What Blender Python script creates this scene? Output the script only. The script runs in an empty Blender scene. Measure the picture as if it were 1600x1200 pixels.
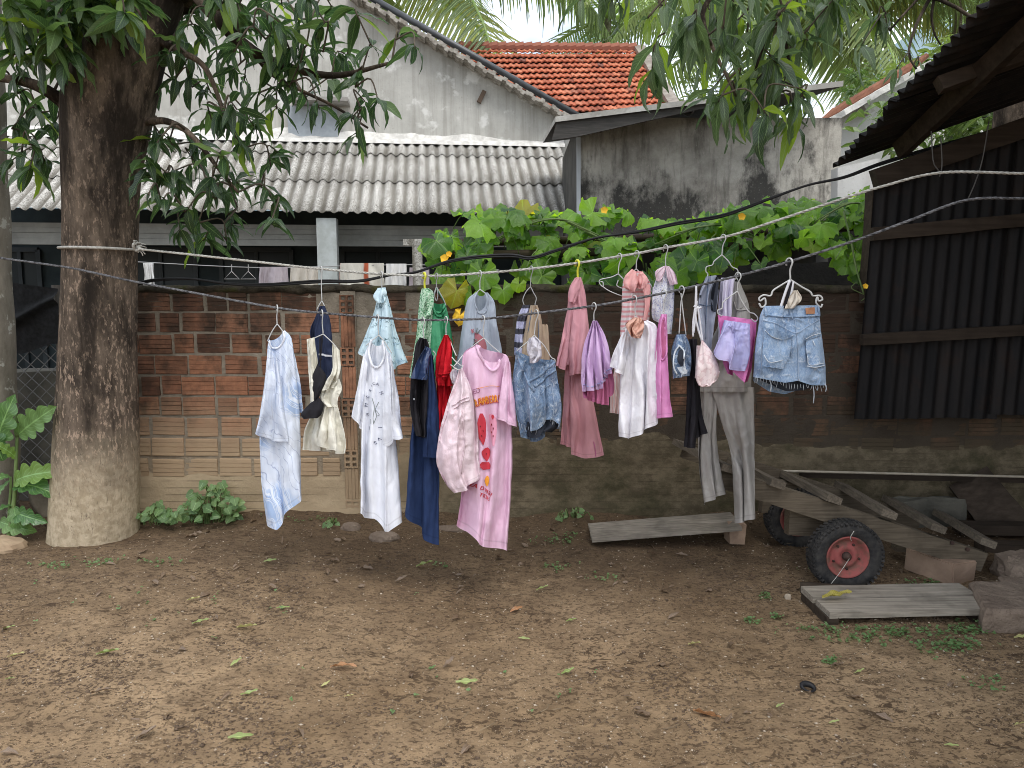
import bpy, bmesh, math, random
import numpy as np
from mathutils import Vector, Matrix, Quaternion

random.seed(7)
rng = np.random.default_rng(7)
C = bpy.context.scene.collection
SC = bpy.context.scene

# ------------------------------------------------------------------ camera, sky, sun, exposure
FPX, CAMZ, PITCH = 1200.0, 1.40, math.radians(7.1)
cam_data = bpy.data.cameras.new('camera')
cam_data.sensor_width = 36.0
cam_data.lens = 36.0 * FPX / 1600.0
cam_data.clip_start, cam_data.clip_end = 0.05, 6000
cam = bpy.data.objects.new('camera', cam_data)
C.objects.link(cam)
cam.location = (0, 0, CAMZ)
cam.rotation_euler = (math.pi / 2 - PITCH, 0, 0)
SC.camera = cam

SUN_EL, SUN_AZ = math.radians(60), math.radians(152)     # azimuth clockwise from +Y: behind the camera, a little to its right
world = bpy.data.worlds.new('World')
SC.world = world
world.use_nodes = True
wn = world.node_tree
wn.nodes.clear()
wo = wn.nodes.new('ShaderNodeOutputWorld')
wb = wn.nodes.new('ShaderNodeBackground')
sky = wn.nodes.new('ShaderNodeTexSky')
sky.sky_type = 'NISHITA'
sky.sun_disc = False
sky.sun_elevation = SUN_EL
sky.sun_rotation = SUN_AZ
sky.air_density, sky.dust_density, sky.ozone_density = 1.0, 2.5, 1.0
# broken bright cloud over the blue: a cloud layer in the sky dome itself
tc = wn.nodes.new('ShaderNodeTexCoord')
mp = wn.nodes.new('ShaderNodeMapping'); mp.inputs['Scale'].default_value = (1.6, 1.6, 3.2)
cn = wn.nodes.new('ShaderNodeTexNoise'); cn.inputs['Scale'].default_value = 2.4; cn.inputs['Detail'].default_value = 8
cr = wn.nodes.new('ShaderNodeValToRGB'); cr.color_ramp.elements[0].position = 0.40; cr.color_ramp.elements[1].position = 0.64
cr.color_ramp.elements[0].color = (0.25, 0.25, 0.25, 1); cr.color_ramp.elements[1].color = (0.95, 0.95, 0.95, 1)
cm = wn.nodes.new('ShaderNodeMix'); cm.data_type = 'RGBA'
cm.inputs['B'].default_value = (10.5, 10.8, 11.2, 1)
wb.inputs['Strength'].default_value = 0.10
wn.links.new(tc.outputs['Generated'], mp.inputs['Vector'])
wn.links.new(mp.outputs[0], cn.inputs['Vector'])
wn.links.new(cn.outputs['Fac'], cr.inputs['Fac'])
wn.links.new(cr.outputs['Color'], cm.inputs['Factor'])
wn.links.new(sky.outputs['Color'], cm.inputs['A'])
wn.links.new(cm.outputs['Result'], wb.inputs['Color'])
wn.links.new(wb.outputs[0], wo.inputs[0])

sun_data = bpy.data.lights.new('sun', 'SUN')
sun_data.energy, sun_data.angle, sun_data.color = 1.0, math.radians(32), (1.0, 0.96, 0.90)
sun = bpy.data.objects.new('sun', sun_data)
C.objects.link(sun)
sd = Vector((math.sin(SUN_AZ) * math.cos(SUN_EL), math.cos(SUN_AZ) * math.cos(SUN_EL), math.sin(SUN_EL)))
sun.rotation_euler = (-sd).to_track_quat('-Z', 'Y').to_euler()

SC.view_settings.view_transform = 'Standard'
SC.view_settings.look = 'None'
SC.view_settings.gamma = 1.0
SC.view_settings.use_curve_mapping = False
SC.view_settings.exposure = 1.06
SC.cycles.max_bounces = 8
SC.cycles.transparent_max_bounces = 8
SC.cycles.use_denoising = True
SC.cycles.filter_width = 0.95

# ------------------------------------------------------------------ geometry helpers
CP, SP = math.cos(PITCH), math.sin(PITCH)
def ray(px, py):
    dx, dy = (px - 800.0) / FPX, (600.0 - py) / FPX
    return Vector((dx, CP + dy * SP, -SP + dy * CP))
def at(px, py, Y):
    d = ray(px, py)
    return Vector((0, 0, CAMZ)) + d * (Y / d.y)
def gnd(px, py, z=0.0):
    d = ray(px, py)
    return Vector((0, 0, CAMZ)) + d * ((z - CAMZ) / d.z)
def onp(px, py, p0, n):
    d = ray(px, py); o = Vector((0, 0, CAMZ))
    return o + d * ((p0 - o).dot(n) / d.dot(n))
def at_np(px, py, Y):
    dx, dy = (px - 800.0) / FPX, (600.0 - py) / FPX
    d0, d1, d2 = dx, CP + dy * SP, -SP + dy * CP
    k = Y / d1
    return np.stack([d0 * k, Y + 0 * px, CAMZ + d2 * k], -1)

def _h(ix, iy, iz, seed):
    n = (ix * 374761393 + iy * 668265263 + iz * 2147483647 + seed * 974634777) & 0x7fffffff
    n = (n ^ (n >> 13)) * 1274126177 & 0x7fffffff
    n = (n ^ (n >> 16)) * 2246822519 & 0x7fffffff
    return ((n ^ (n >> 15)) & 0xffff) / 65535.0
def vnoise(x, y, z=0.0, seed=0):
    x, y, z = np.broadcast_arrays(np.asarray(x, float), np.asarray(y, float), np.asarray(z, float))
    ix, iy, iz = np.floor(x).astype(np.int64), np.floor(y).astype(np.int64), np.floor(z).astype(np.int64)
    fx, fy, fz = x - ix, y - iy, z - iz
    fx, fy, fz = fx * fx * (3 - 2 * fx), fy * fy * (3 - 2 * fy), fz * fz * (3 - 2 * fz)
    r = 0
    for a in (0, 1):
        for b in (0, 1):
            for c in (0, 1):
                w = (fx if a else 1 - fx) * (fy if b else 1 - fy) * (fz if c else 1 - fz)
                r = r + w * _h(ix + a, iy + b, iz + c, seed)
    return r * 2 - 1
def fbm(x, y, z=0.0, seed=0, o=4):
    r, a, s = 0, 0.5, 1.0
    for i in range(o):
        r = r + a * vnoise(np.asarray(x) * s, np.asarray(y) * s, np.asarray(z) * s, seed + i); a *= .5; s *= 2.03
    return r

def link(o, parent=None):
    C.objects.link(o)
    if parent is not None: o.parent = parent
    return o
def mesh(name, V, F, m, uv=None, smooth=True, m2=None, idx=None):
    me = bpy.data.meshes.new(name)
    me.from_pydata([tuple(map(float, v)) for v in V], [], [tuple(map(int, f)) for f in F])
    me.materials.append(m)
    if m2 is not None:
        for q in (m2 if isinstance(m2, (list, tuple)) else [m2]): me.materials.append(q)
        if idx is not None: me.polygons.foreach_set('material_index', np.asarray(idx, np.int32))
    if uv is not None:
        l = me.uv_layers.new(name='UVMap')
        vi = np.empty(len(me.loops), np.int32); me.loops.foreach_get('vertex_index', vi)
        l.data.foreach_set('uv', np.asarray(uv, np.float32)[vi].ravel())
    me.polygons.foreach_set('use_smooth', np.full(len(me.polygons), smooth))
    me.update()
    return me
def obj(name, V, F, m, parent=None, uv=None, smooth=True, **k):
    """one mesh object; vertices are in the parent's frame"""
    return link(bpy.data.objects.new(name, mesh(name, V, F, m, uv, smooth, **k)), parent)
def thing(name, label, cat, loc=(0, 0, 0), group=None, rot=(0, 0, 0)):
    o = bpy.data.objects.new(name, None)
    o.empty_display_size = .1
    C.objects.link(o); o.location = loc; o.rotation_euler = rot
    return tag(o, label, cat, group)
def tag(o, label, cat, group=None):
    o['label'] = label; o['category'] = cat
    if group: o['group'] = group
    return o
def struct(o):
    o['kind'] = 'structure'; return o
def stuff(o, label=None, cat=None):
    o['kind'] = 'stuff'
    if label: o['label'] = label
    if cat: o['category'] = cat
    return o

class MB:
    def __init__(s, origin=(0, 0, 0)): s.V, s.F, s.o, s.uv = [], [], Vector(origin), []
    def add(s, V, F):
        b = len(s.V)
        s.V += [tuple(Vector(v) - s.o) for v in V]
        s.F += [tuple(i + b for i in f) for f in F]
        return s
    def box(s, c, size, M=None, jit=0.0):
        c = Vector(c); x, y, z = [q / 2 for q in size]
        V = []
        for a in (-1, 1):
            for b in (-1, 1):
                for d in (-1, 1):
                    v = Vector((a * x + random.uniform(-jit, jit), b * y + random.uniform(-jit, jit), d * z + random.uniform(-jit, jit)))
                    V.append(c + (M @ v if M else v))
        return s.add(V, [(0, 1, 3, 2), (4, 6, 7, 5), (0, 4, 5, 1), (2, 3, 7, 6), (0, 2, 6, 4), (1, 5, 7, 3)])
    def bar(s, p, q, w, h, up=(0, 0, 1), n=6, wob=0.0):
        """a sawn timber from p to q, w wide, h high, slightly uneven along its length"""
        p, q = Vector(p), Vector(q); d = (q - p).normalized(); u = Vector(up)
        r = d.cross(u).normalized(); u = r.cross(d).normalized()
        V = []
        for i in range(n + 1):
            c = p.lerp(q, i / n)
            e = 1 + random.uniform(-wob, wob); g = 1 + random.uniform(-wob, wob)
            for a, b in ((-1, -1), (1, -1), (1, 1), (-1, 1)): V.append(c + r * (a * w / 2 * e) + u * (b * h / 2 * g))
        F = [(3, 2, 1, 0), tuple(4 * n + k for k in range(4))]
        for i in range(n):
            for k in range(4):
                F.append((4 * i + k, 4 * i + (k + 1) % 4, 4 * i + 4 + (k + 1) % 4, 4 * i + 4 + k))
        return s.add(V, F)
    def tube(s, pts, r, sides=6, cap=True, flat=None):
        V, F = tube_geo(pts, r, sides, cap)
        return s.add(V, F)
    def build(s, name, m, parent=None, smooth=False, **k): return obj(name, s.V, s.F, m, parent, None, smooth, **k)

def tube_geo(pts, r, sides=6, cap=True):
    pts = [Vector(p) for p in pts]; n = len(pts)
    rad = list(r) if hasattr(r, '__len__') else [r] * n
    V, F = [], []
    t0 = (pts[1] - pts[0]).normalized()
    ref = Vector((0, 0, 1)) if abs(t0.z) < .9 else Vector((1, 0, 0))
    a = t0.cross(ref).normalized()
    for i in range(n):
        t = (pts[min(i + 1, n - 1)] - pts[max(i - 1, 0)]).normalized()
        a = (a - t * a.dot(t)).normalized(); b = t.cross(a)
        for k in range(sides):
            th = 2 * math.pi * k / sides
            V.append(pts[i] + (a * math.cos(th) + b * math.sin(th)) * rad[i])
    for i in range(n - 1):
        for k in range(sides):
            k2 = (k + 1) % sides
            F.append((i * sides + k, i * sides + k2, (i + 1) * sides + k2, (i + 1) * sides + k))
    if cap: F += [tuple(range(sides))[::-1], tuple((n - 1) * sides + k for k in range(sides))]
    return V, F
def smooth_path(pts, n=40):
    """Catmull-Rom through points (any dimension)"""
    P = np.array([tuple(p) for p in pts], float)
    if len(P) == 2: return [P[0] + (P[1] - P[0]) * t for t in np.linspace(0, 1, n)]
    Q = np.vstack([2 * P[0] - P[1], P, 2 * P[-1] - P[-2]])
    seg = np.linalg.norm(np.diff(P, axis=0), axis=1); cum = np.concatenate([[0], np.cumsum(seg)])
    out = []
    for t in np.linspace(0, cum[-1], n):
        i = min(np.searchsorted(cum, t, side='right') - 1, len(seg) - 1)
        u = (t - cum[i]) / max(seg[i], 1e-9)
        a, b, c, d = Q[i], Q[i + 1], Q[i + 2], Q[i + 3]
        out.append(.5 * (2 * b + (c - a) * u + (2 * a - 5 * b + 4 * c - d) * u * u + (3 * b - a - 3 * c + d) * u ** 3))
    return out

# ------------------------------------------------------------------ material helpers
class NT:
    def __init__(s, name):
        s.m = bpy.data.materials.new(name); s.m.use_nodes = True
        s.t = s.m.node_tree; s.t.nodes.clear()
        s.out = s.n('ShaderNodeOutputMaterial')
    def n(s, typ, **k):
        q = s.t.nodes.new(typ)
        for a, b in k.items(): setattr(q, a, b)
        return q
    def put(s, sock, v):
        if isinstance(v, bpy.types.NodeSocket): s.t.links.new(v, sock)
        elif v is not None:
            if sock.type == 'RGBA' and not hasattr(v, '__len__'): v = (v, v, v, 1)
            if sock.type == 'RGBA' and len(v) == 3: v = (*v, 1)
            sock.default_value = v
    def pos(s): return s.n('ShaderNodeNewGeometry').outputs['Position']
    def uv(s): return s.n('ShaderNodeUVMap').outputs['UV']
    def ob(s): return s.n('ShaderNodeTexCoord').outputs['Object']
    def rnd(s): return s.n('ShaderNodeObjectInfo').outputs['Random']
    def sc(s, v, k):
        q = s.n('ShaderNodeMapping'); s.put(q.inputs[0], v); q.inputs['Scale'].default_value = k if hasattr(k, '__len__') else (k, k, k); return q.outputs[0]
    def noise(s, v, scale, detail=5, rough=.55, dist=0, col=False):
        q = s.n('ShaderNodeTexNoise'); s.put(q.inputs['Vector'], v); q.inputs['Scale'].default_value = scale
        q.inputs['Detail'].default_value = detail; q.inputs['Roughness'].default_value = rough; q.inputs['Distortion'].default_value = dist
        return q.outputs['Color' if col else 'Fac']
    def vor(s, v, scale, feature='F1', out='Distance', rand=1):
        q = s.n('ShaderNodeTexVoronoi', feature=feature); s.put(q.inputs['Vector'], v); q.inputs['Scale'].default_value = scale
        q.inputs['Randomness'].default_value = rand
        return q.outputs[out]
    def ramp(s, f, stops):
        q = s.n('ShaderNodeValToRGB'); s.put(q.inputs[0], f)
        e = q.color_ramp.elements
        while len(e) < len(stops): e.new(.5)
        for x, (p, c) in zip(e, stops):
            x.position = p; x.color = (*c, 1) if hasattr(c, '__len__') else (c, c, c, 1)
        return q.outputs[0]
    def mix(s, f, a, b, mode='MIX'):
        q = s.n('ShaderNodeMix', data_type='RGBA', blend_type=mode); s.put(q.inputs['Factor'], f); s.put(q.inputs['A'], a); s.put(q.inputs['B'], b)
        return q.outputs['Result']
    def math(s, op, a, b=0.0, c=0.0, clamp=False):
        q = s.n('ShaderNodeMath', operation=op, use_clamp=clamp); s.put(q.inputs[0], a); s.put(q.inputs[1], b); s.put(q.inputs[2], c); return q.outputs[0]
    def xyz(s, v):
        q = s.n('ShaderNodeSeparateXYZ'); s.put(q.inputs[0], v); return q.outputs
    def comb(s, x, y, z):
        q = s.n('ShaderNodeCombineXYZ')
        for i, v in enumerate((x, y, z)): s.put(q.inputs[i], v)
        return q.outputs[0]
    def rangef(s, v, a, b, c=0.0, d=1.0):
        q = s.n('ShaderNodeMapRange'); s.put(q.inputs[0], v)
        for i, x in enumerate((a, b, c, d)): q.inputs[i + 1].default_value = x
        return q.outputs[0]
    def hsv(s, col, h=.5, sat=1.0, v=1.0):
        q = s.n('ShaderNodeHueSaturation'); s.put(q.inputs['Hue'], h); s.put(q.inputs['Saturation'], sat); s.put(q.inputs['Value'], v); s.put(q.inputs['Color'], col); return q.outputs[0]
    def bump(s, h, strength=.3, dist=.01, normal=None):
        q = s.n('ShaderNodeBump'); s.put(q.inputs['Height'], h); q.inputs['Strength'].default_value = strength; q.inputs['Distance'].default_value = dist
        if normal is not None: s.put(q.inputs['Normal'], normal)
        return q.outputs[0]
    def done(s, col, rough=.8, normal=None, spec=.3, metal=0.0, trans=0.0, tcol=None, sheen=0.0, alpha=None):
        p = s.n('ShaderNodeBsdfPrincipled')
        s.put(p.inputs['Base Color'], col); s.put(p.inputs['Roughness'], rough)
        p.inputs['Specular IOR Level'].default_value = spec; p.inputs['Metallic'].default_value = metal
        if sheen: p.inputs['Sheen Weight'].default_value = sheen; p.inputs['Sheen Roughness'].default_value = .6
        if normal is not None: s.put(p.inputs['Normal'], normal)
        sh = p.outputs[0]
        if trans:
            t = s.n('ShaderNodeBsdfTranslucent'); s.put(t.inputs[0], tcol if tcol is not None else col)
            if normal is not None: s.put(t.inputs['Normal'], normal)
            x = s.n('ShaderNodeMixShader'); x.inputs[0].default_value = trans
            s.t.links.new(sh, x.inputs[1]); s.t.links.new(t.outputs[0], x.inputs[2]); sh = x.outputs[0]
        s.t.links.new(sh, s.out.inputs[0])
        return s.m

def simple(name, c1, c2=None, scale=6, rough=.8, bump=.25, bscale=60, dist=.004, rnd=.0, spec=.3, lo=.38, hi=.62, stretch=None, metal=0.0, local=False):
    t = NT(name); p = t.ob() if local else t.pos()
    if stretch: p = t.sc(p, stretch)
    col = c1
    if c2 is not None: col = t.mix(t.ramp(t.noise(p, scale, 6, .6), [(lo, 0), (hi, 1)]), c1, c2)
    if rnd: col = t.hsv(col, v=t.rangef(t.rnd(), 0, 1, 1 - rnd, 1 + rnd))
    nm = t.bump(t.noise(p, bscale, 5, .65), bump, dist) if bump else None
    return t.done(col, rough, nm, spec, metal)

# timber: grain along the piece is given by a stretch of world space
def wood(name, c1, c2, stretch=(3, 40, 40), rnd=.2, rough=.85):
    t = NT(name); p = t.pos(); g = t.noise(t.sc(p, stretch), 1.0, 6, .6)
    col = t.mix(t.ramp(g, [(.3, 0), (.7, 1)]), c1, c2)
    col = t.mix(t.ramp(t.noise(p, 9, 5), [(.45, 0), (.75, .55)]), col, tuple(q * .45 for q in c1))
    col = t.hsv(col, v=t.rangef(t.rnd(), 0, 1, 1 - rnd, 1 + rnd))
    return t.done(col, rough, t.bump(g, .5, .004), .2)
# ================================================================== SETTING
# ------------------------------------------------------------------ ground
def ground_height(x, y):
    h = .030 * fbm(x * .55, y * .55, 0, 3, 3) + .012 * fbm(x * 3.1, y * 3.1, 0, 9, 3) + .0085 * fbm(x * 14, y * 14, 0, 21, 3)
    near_wall = np.clip((np.asarray(y) - 4.15) / .45, 0, 1)
    h = h + .045 * near_wall ** 2 * (1 + fbm(x * 2.2, y * 2, 0, 5, 2))
    clod = np.clip(fbm(x * 26, y * 26, 0, 31, 2) - .12, 0, 1)
    return h + .022 * clod * (.35 + .65 * np.clip(vnoise(x * 1.3, y * 1.3, 0, 40) + .4, 0, 1))
def gz(x, y): return float(ground_height(np.array(x), np.array(y)))
def on_ground(px, py, dz=0.0):
    p = gnd(px, py)
    for _ in range(4): p = gnd(px, py, gz(p.x, p.y))
    return Vector((p.x, p.y, gz(p.x, p.y) + dz))

def soil_mat():
    t = NT('bare_soil'); p = t.pos()
    big = t.noise(p, .9, 5, .6)
    col = t.mix(t.ramp(big, [(.36, 0), (.64, 1)]), (.255, .173, .098), (.425, .303, .185))
    mid = t.noise(p, 7, 6, .65)
    col = t.mix(t.ramp(mid, [(.40, 0), (.62, 1)]), t.mix(.42, col, (.11, .074, .047)), col)
    damp = t.math('MULTIPLY', t.ramp(t.noise(t.sc(p, (1, 1.5, 1)), 19, 8, .74, .7), [(.535, 0), (.575, 1)]), t.ramp(t.noise(p, 2.0, 4), [(.36, .25), (.6, 1)]))
    damp = t.math('MAXIMUM', damp, t.math('MULTIPLY', t.ramp(t.noise(t.sc(p, (1, 1.4, 1)), 52, 5, .72), [(.545, 0), (.58, 1)]), .85))
    col = t.mix(t.math('MULTIPLY', damp, .88), col, (.055, .035, .022))
    grit = t.math('MAXIMUM', t.ramp(t.vor(p, 110), [(.14, 1), (.2, 0)]), t.ramp(t.vor(p, 52), [(.10, 1), (.13, 0)]))
    grit = t.math('MULTIPLY', grit, t.ramp(t.noise(p, 40, 3), [(.50, 0), (.58, 1)]))
    col = t.mix(t.math('MULTIPLY', grit, .8), col, (.52, .42, .31))
    # the soil colour darkens towards the wall
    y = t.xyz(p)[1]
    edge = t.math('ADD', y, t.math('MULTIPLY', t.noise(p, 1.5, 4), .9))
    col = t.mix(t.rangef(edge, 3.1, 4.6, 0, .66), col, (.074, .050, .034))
    h = t.math('ADD', t.math('MULTIPLY', t.noise(p, 55, 6, .7), 1), t.math('MULTIPLY', mid, .6))
    return t.done(col, .95, t.bump(h, 1.0, .016), .12)
xs = np.concatenate([[-300, -120, -50, -20, -10, -6.5], np.arange(-4.6, 4.6, .021), [6.5, 10, 20, 50, 120, 300]])
ys = np.concatenate([[-200, -80, -30, -10, -4, -1, .6, 1.4], np.arange(1.8, 4.86, .019), [5.5, 7, 9, 12, 18, 30, 60, 120, 300]])
GX, GY = np.meshgrid(xs, ys)
GZ = ground_height(GX, GY); far = (np.abs(GX) > 4.7) | (GY < 1.5) | (GY > 5)
GZ = np.where(far, 0.02 * vnoise(GX * .1, GY * .1), GZ)
nx, ny = len(xs), len(ys)
ii = (np.arange(ny - 1)[:, None] * nx + np.arange(nx - 1)[None]).ravel()
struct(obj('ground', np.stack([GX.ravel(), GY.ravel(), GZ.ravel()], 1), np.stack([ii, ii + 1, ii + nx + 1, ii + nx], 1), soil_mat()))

# ------------------------------------------------------------------ brick wall
WY = 4.60
WTOP = at(600, 447, WY).z
def brick_mat():
    t = NT('hollow_clay_brick'); p = t.pos(); x, y, z = t.xyz(p)
    r = t.rnd()
    col = t.ramp(r, [(0, (.13, .062, .039)), (.22, (.25, .118, .072)), (.5, (.385, .178, .100)), (.72, (.235, .120, .078)), (1, (.45, .222, .130))])
    col = t.mix(t.ramp(t.noise(p, 22, 6, .7), [(.35, 0), (.7, .6)]), col, (.10, .052, .034))
    fire = t.noise(t.sc(p, (14, 1, 55)), 1, 4)
    col = t.mix(t.ramp(fire, [(.5, 0), (.75, .35)]), col, (.33, .17, .10))
    # black weather film: heavy under the coping, in drips; to the right, painted shade with some moss
    mould_shade = t.math('ADD', t.math('ADD', t.math('MULTIPLY', t.noise(t.sc(p, (2.6, 1, 1.7)), 1, 6, .65), .7), t.math('MULTIPLY', t.noise(p, 13, 6, .7), .3)), t.rangef(x, -1.3, .2, 0, .085))
    mould_shade = t.math('ADD', mould_shade, t.rangef(z, .80, 1.45, 0, .17))
    col = t.mix(t.ramp(mould_shade, [(.50, 0), (.64, .86)]), col, (.032, .027, .021))
    dirt = t.math('SUBTRACT', t.math('MULTIPLY', t.noise(t.sc(p, (2.2, 1, 3)), 1, 5, .6), .5), z)
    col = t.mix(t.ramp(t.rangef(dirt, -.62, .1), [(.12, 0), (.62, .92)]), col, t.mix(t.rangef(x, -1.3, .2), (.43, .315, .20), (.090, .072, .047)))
    nm = t.bump(t.noise(p, 90, 5, .7), .5, .006)
    return t.done(col, .92, nm, .15)
def mortar_mat():
    t = NT('old_mortar'); p = t.pos(); x, y, z = t.xyz(p)
    col = t.mix(t.ramp(t.noise(p, 12, 6, .65), [(.35, 0), (.65, 1)]), (.21, .18, .138), (.31, .268, .208))
    col = t.mix(t.ramp(t.math('ADD', t.noise(t.sc(p, (2.6, 1, 1.5)), 1, 6), t.rangef(z, .9, 1.45, 0, .15)), [(.56, 0), (.72, .75)]), col, (.05, .046, .032))
    col = t.mix(t.rangef(x, -1.0, .2, 0, .88), col, (.052, .040, .030))  # joints darkened to the right: painted shade
    dirt = t.rangef(z, .55, .1)
    col = t.mix(t.math('MULTIPLY', dirt, .8), col, t.mix(t.rangef(x, -1.3, .2), (.40, .30, .195), (.12, .098, .064)))
    return t.done(col, .95, t.bump(t.noise(p, 60, 6, .7), .8, .012), .1)
def mud_coat_mat():
    t = NT('mud_splashed_render'); p = t.pos(); x, y, z = t.xyz(p)
    col = t.mix(t.ramp(t.noise(t.sc(p, (3, 1, 5)), 1, 6, .65), [(.35, 0), (.65, 1)]), (.31, .235, .15), (.43, .335, .22))
    dk = t.mix(t.ramp(t.noise(t.sc(p, (1, 1, 1.6)), 8, 9, .75), [(.42, 0), (.58, 1)]), (.105, .086, .056), (.185, .150, .100))
    moss = t.ramp(t.math('ADD', t.noise(p, 3.2, 6, .7), t.rangef(z, .5, .1, 0, .1)), [(.50, 0), (.68, .55)])
    dk = t.mix(moss, dk, (.032, .034, .014))
    col = t.mix(t.rangef(t.math('ADD', x, t.math('MULTIPLY', t.noise(p, 2, 4), .7)), -.75, .1), col, dk)  # coat darkened to the right: painted shade as well as moss
    # worn courses still show as thin dark lines
    ln = t.math('ABSOLUTE', t.math('SUBTRACT', t.math('FRACT', t.math('MULTIPLY', z, 1 / .042)), .5))
    ln = t.math('MULTIPLY', t.ramp(ln, [(.04, 1), (.12, 0)]), t.ramp(t.noise(t.sc(p, (4, 1, 9)), 1, 4), [(.48, 0), (.6, .5)]))
    col = t.mix(ln, col, (.06, .045, .03))
    return t.done(col, .95, t.bump(t.noise(p, 45, 6, .7), .6, .01), .1)
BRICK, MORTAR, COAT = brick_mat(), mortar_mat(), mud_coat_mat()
wall = thing('brick_wall', 'long low wall of bare hollow bricks with mossy top behind the washing', 'wall', (0, WY, 0))
WX0, WX1 = at(140, 600, WY).x, 4.6
# mortar core, roughly laid: a bumpy sheet with a top and a back
cx_ = np.linspace(WX0, WX1, 240); cz_ = np.linspace(-.1, WTOP - .012, 60)
MX, MZ = np.meshgrid(cx_, cz_)
MY = .0005 - .008 * fbm(MX * 9, MZ * 9, 0, 55, 3)
V = list(np.stack([MX.ravel(), MY.ravel(), MZ.ravel()], 1)); n0 = 240
F = [(j * n0 + i, j * n0 + i + 1, (j + 1) * n0 + i + 1, (j + 1) * n0 + i) for j in range(59) for i in range(n0 - 1)]
b0 = len(V); V += [(WX0, .11, -.1), (WX1, .11, -.1), (WX1, .11, WTOP - .012), (WX0, .11, WTOP - .012)]
F += [(b0 + 1, b0, b0 + 3, b0 + 2), (59 * n0, 60 * n0 - 1, b0 + 2, b0 + 3), (0, 59 * n0, b0 + 3, b0), (n0 - 1, b0 + 1, b0 + 2, 60 * n0 - 1)]
obj('mortar', V, F, MORTAR, wall)
def brick_mesh(Lx, h=.113, d=.07, seed=0):
    rr = random.Random(seed)
    prof = [(d, -h / 2), (.004, -h / 2), (0, -h / 2 + .005)]
    for zc in (-.028, 0, .028):
        zz = zc + rr.uniform(-.003, .003); g = rr.uniform(.004, .0075)
        prof += [(0, zz - .002), (g, zz), (0, zz + .002)]
    prof += [(0, h / 2 - .005), (.004, h / 2), (d, h / 2)]
    V, k = [], len(prof)
    for sx in (-1, 1):
        e = rr.uniform(-.005, .005)
        for (y, z) in prof: V.append((sx * Lx / 2 + (e if y < .02 else 0) + rr.uniform(-.0015, .0015), y + rr.uniform(-.0012, .0012), z + rr.uniform(-.0012, .0012)))
    F = [(i, i + 1, k + i + 1, k + i)[::-1] for i in range(k - 1)] + [tuple(range(k)), tuple(range(k, 2 * k))[::-1]]
    return mesh('brick', V, F, BRICK, smooth=False)
BM = [brick_mesh(.183 + .006 * (i % 3), seed=i) for i in range(8)]
PITCH_Z, PITCH_X = .1262, .203
rows = int(WTOP / PITCH_Z) + 1
PIER_X = at(548, 640, WY).x
nb = 0
for r in range(rows):
    zc = WTOP - .028 - PITCH_Z * (r + .5)
    if zc < .02: continue
    x = WX0 + .12 + (r % 2) * .1 + random.uniform(-.03, .03)
    while x < 3.35:
        ln = random.choice((1, 1, 1, 1, .62)) * PITCH_X
        c = x + ln / 2; x += ln + random.uniform(-.004, .012)
        if abs(c - PIER_X) < ln / 2 + .045: continue
        if c > 2.25 and zc > .74: continue          # covered by the shed's sheet wall
        if c > -.7 and zc < .40: continue           # sunk in the thick render
        if zc < .20: continue
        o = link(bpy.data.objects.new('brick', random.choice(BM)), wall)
        proud = -.004 - random.uniform(0, .006)
        o.location = (c, proud + (.006 if c > -.6 else 0), zc + random.uniform(-.004, .004))
        o.rotation_euler = (random.uniform(-.02, .02), random.uniform(-.022, .022), random.uniform(-.03, .03))
        o.scale = ((ln - .017) / .187, 1, random.uniform(.95, 1.02)); nb += 1
# the pier: bricks laid alternately on edge (rough face) and end on (six holes)
def end_brick(w, h, d=.1):
    V, F = [], []
    nx_, nz_ = 2, 3
    gx = [-w / 2] ; gz_ = [-h / 2]
    cw, ch = w / nx_, h / nz_
    for i in range(nx_): gx += [-w / 2 + cw * (i + .2), -w / 2 + cw * (i + .8)]
    for j in range(nz_): gz_ += [-h / 2 + ch * (j + .2), -h / 2 + ch * (j + .8)]
    gx.append(w / 2); gz_.append(h / 2)
    idx = {}
    for i, a in enumerate(gx):
        for j, b in enumerate(gz_): idx[i, j] = len(V); V.append((a, 0, b))
    for i in range(len(gx) - 1):
        for j in range(len(gz_) - 1):
            q = (idx[i, j], idx[i + 1, j], idx[i + 1, j + 1], idx[i, j + 1])
            if i % 2 and j % 2:
                b = len(V); V += [(V[k][0], .05, V[k][2]) for k in q]
                for k in range(4): F.append((q[k], q[(k + 1) % 4], b + (k + 1) % 4, b + k))
                F.append((b, b + 1, b + 2, b + 3))
            else: F.append(q)
    b = len(V); V += [(-w / 2, d, -h / 2), (w / 2, d, -h / 2), (w / 2, d, h / 2), (-w / 2, d, h / 2)]
    c = (idx[0, 0], idx[len(gx) - 1, 0], idx[len(gx) - 1, len(gz_) - 1], idx[0, len(gz_) - 1])
    for k in range(4): F.append((c[k], b + k, b + (k + 1) % 4, c[(k + 1) % 4]))
    return mesh('brick', V, F, BRICK, smooth=False)
EB = end_brick(.082, .108)
pm = MB((0, WY, 0)); pm.box((PIER_X + .003, WY + .035, WTOP / 2 - .02), (.09, .10, WTOP - .02)); pm.build('pier_core', MORTAR, wall)
z = WTOP - .07; k = 0
while z > .05:
    hgt = .112 if k % 2 == 0 else .188
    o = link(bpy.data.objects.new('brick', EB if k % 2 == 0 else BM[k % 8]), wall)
    if k % 2 == 0: o.location = (PIER_X + random.uniform(-.006, .006), -.032, z - hgt / 2 + .02)
    else: o.location = (PIER_X, -.026, z - hgt / 2 + .02); o.rotation_euler = (0, math.pi / 2, 0); o.scale = (.98, 1, .74)
    z -= hgt + .006; k += 1
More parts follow.
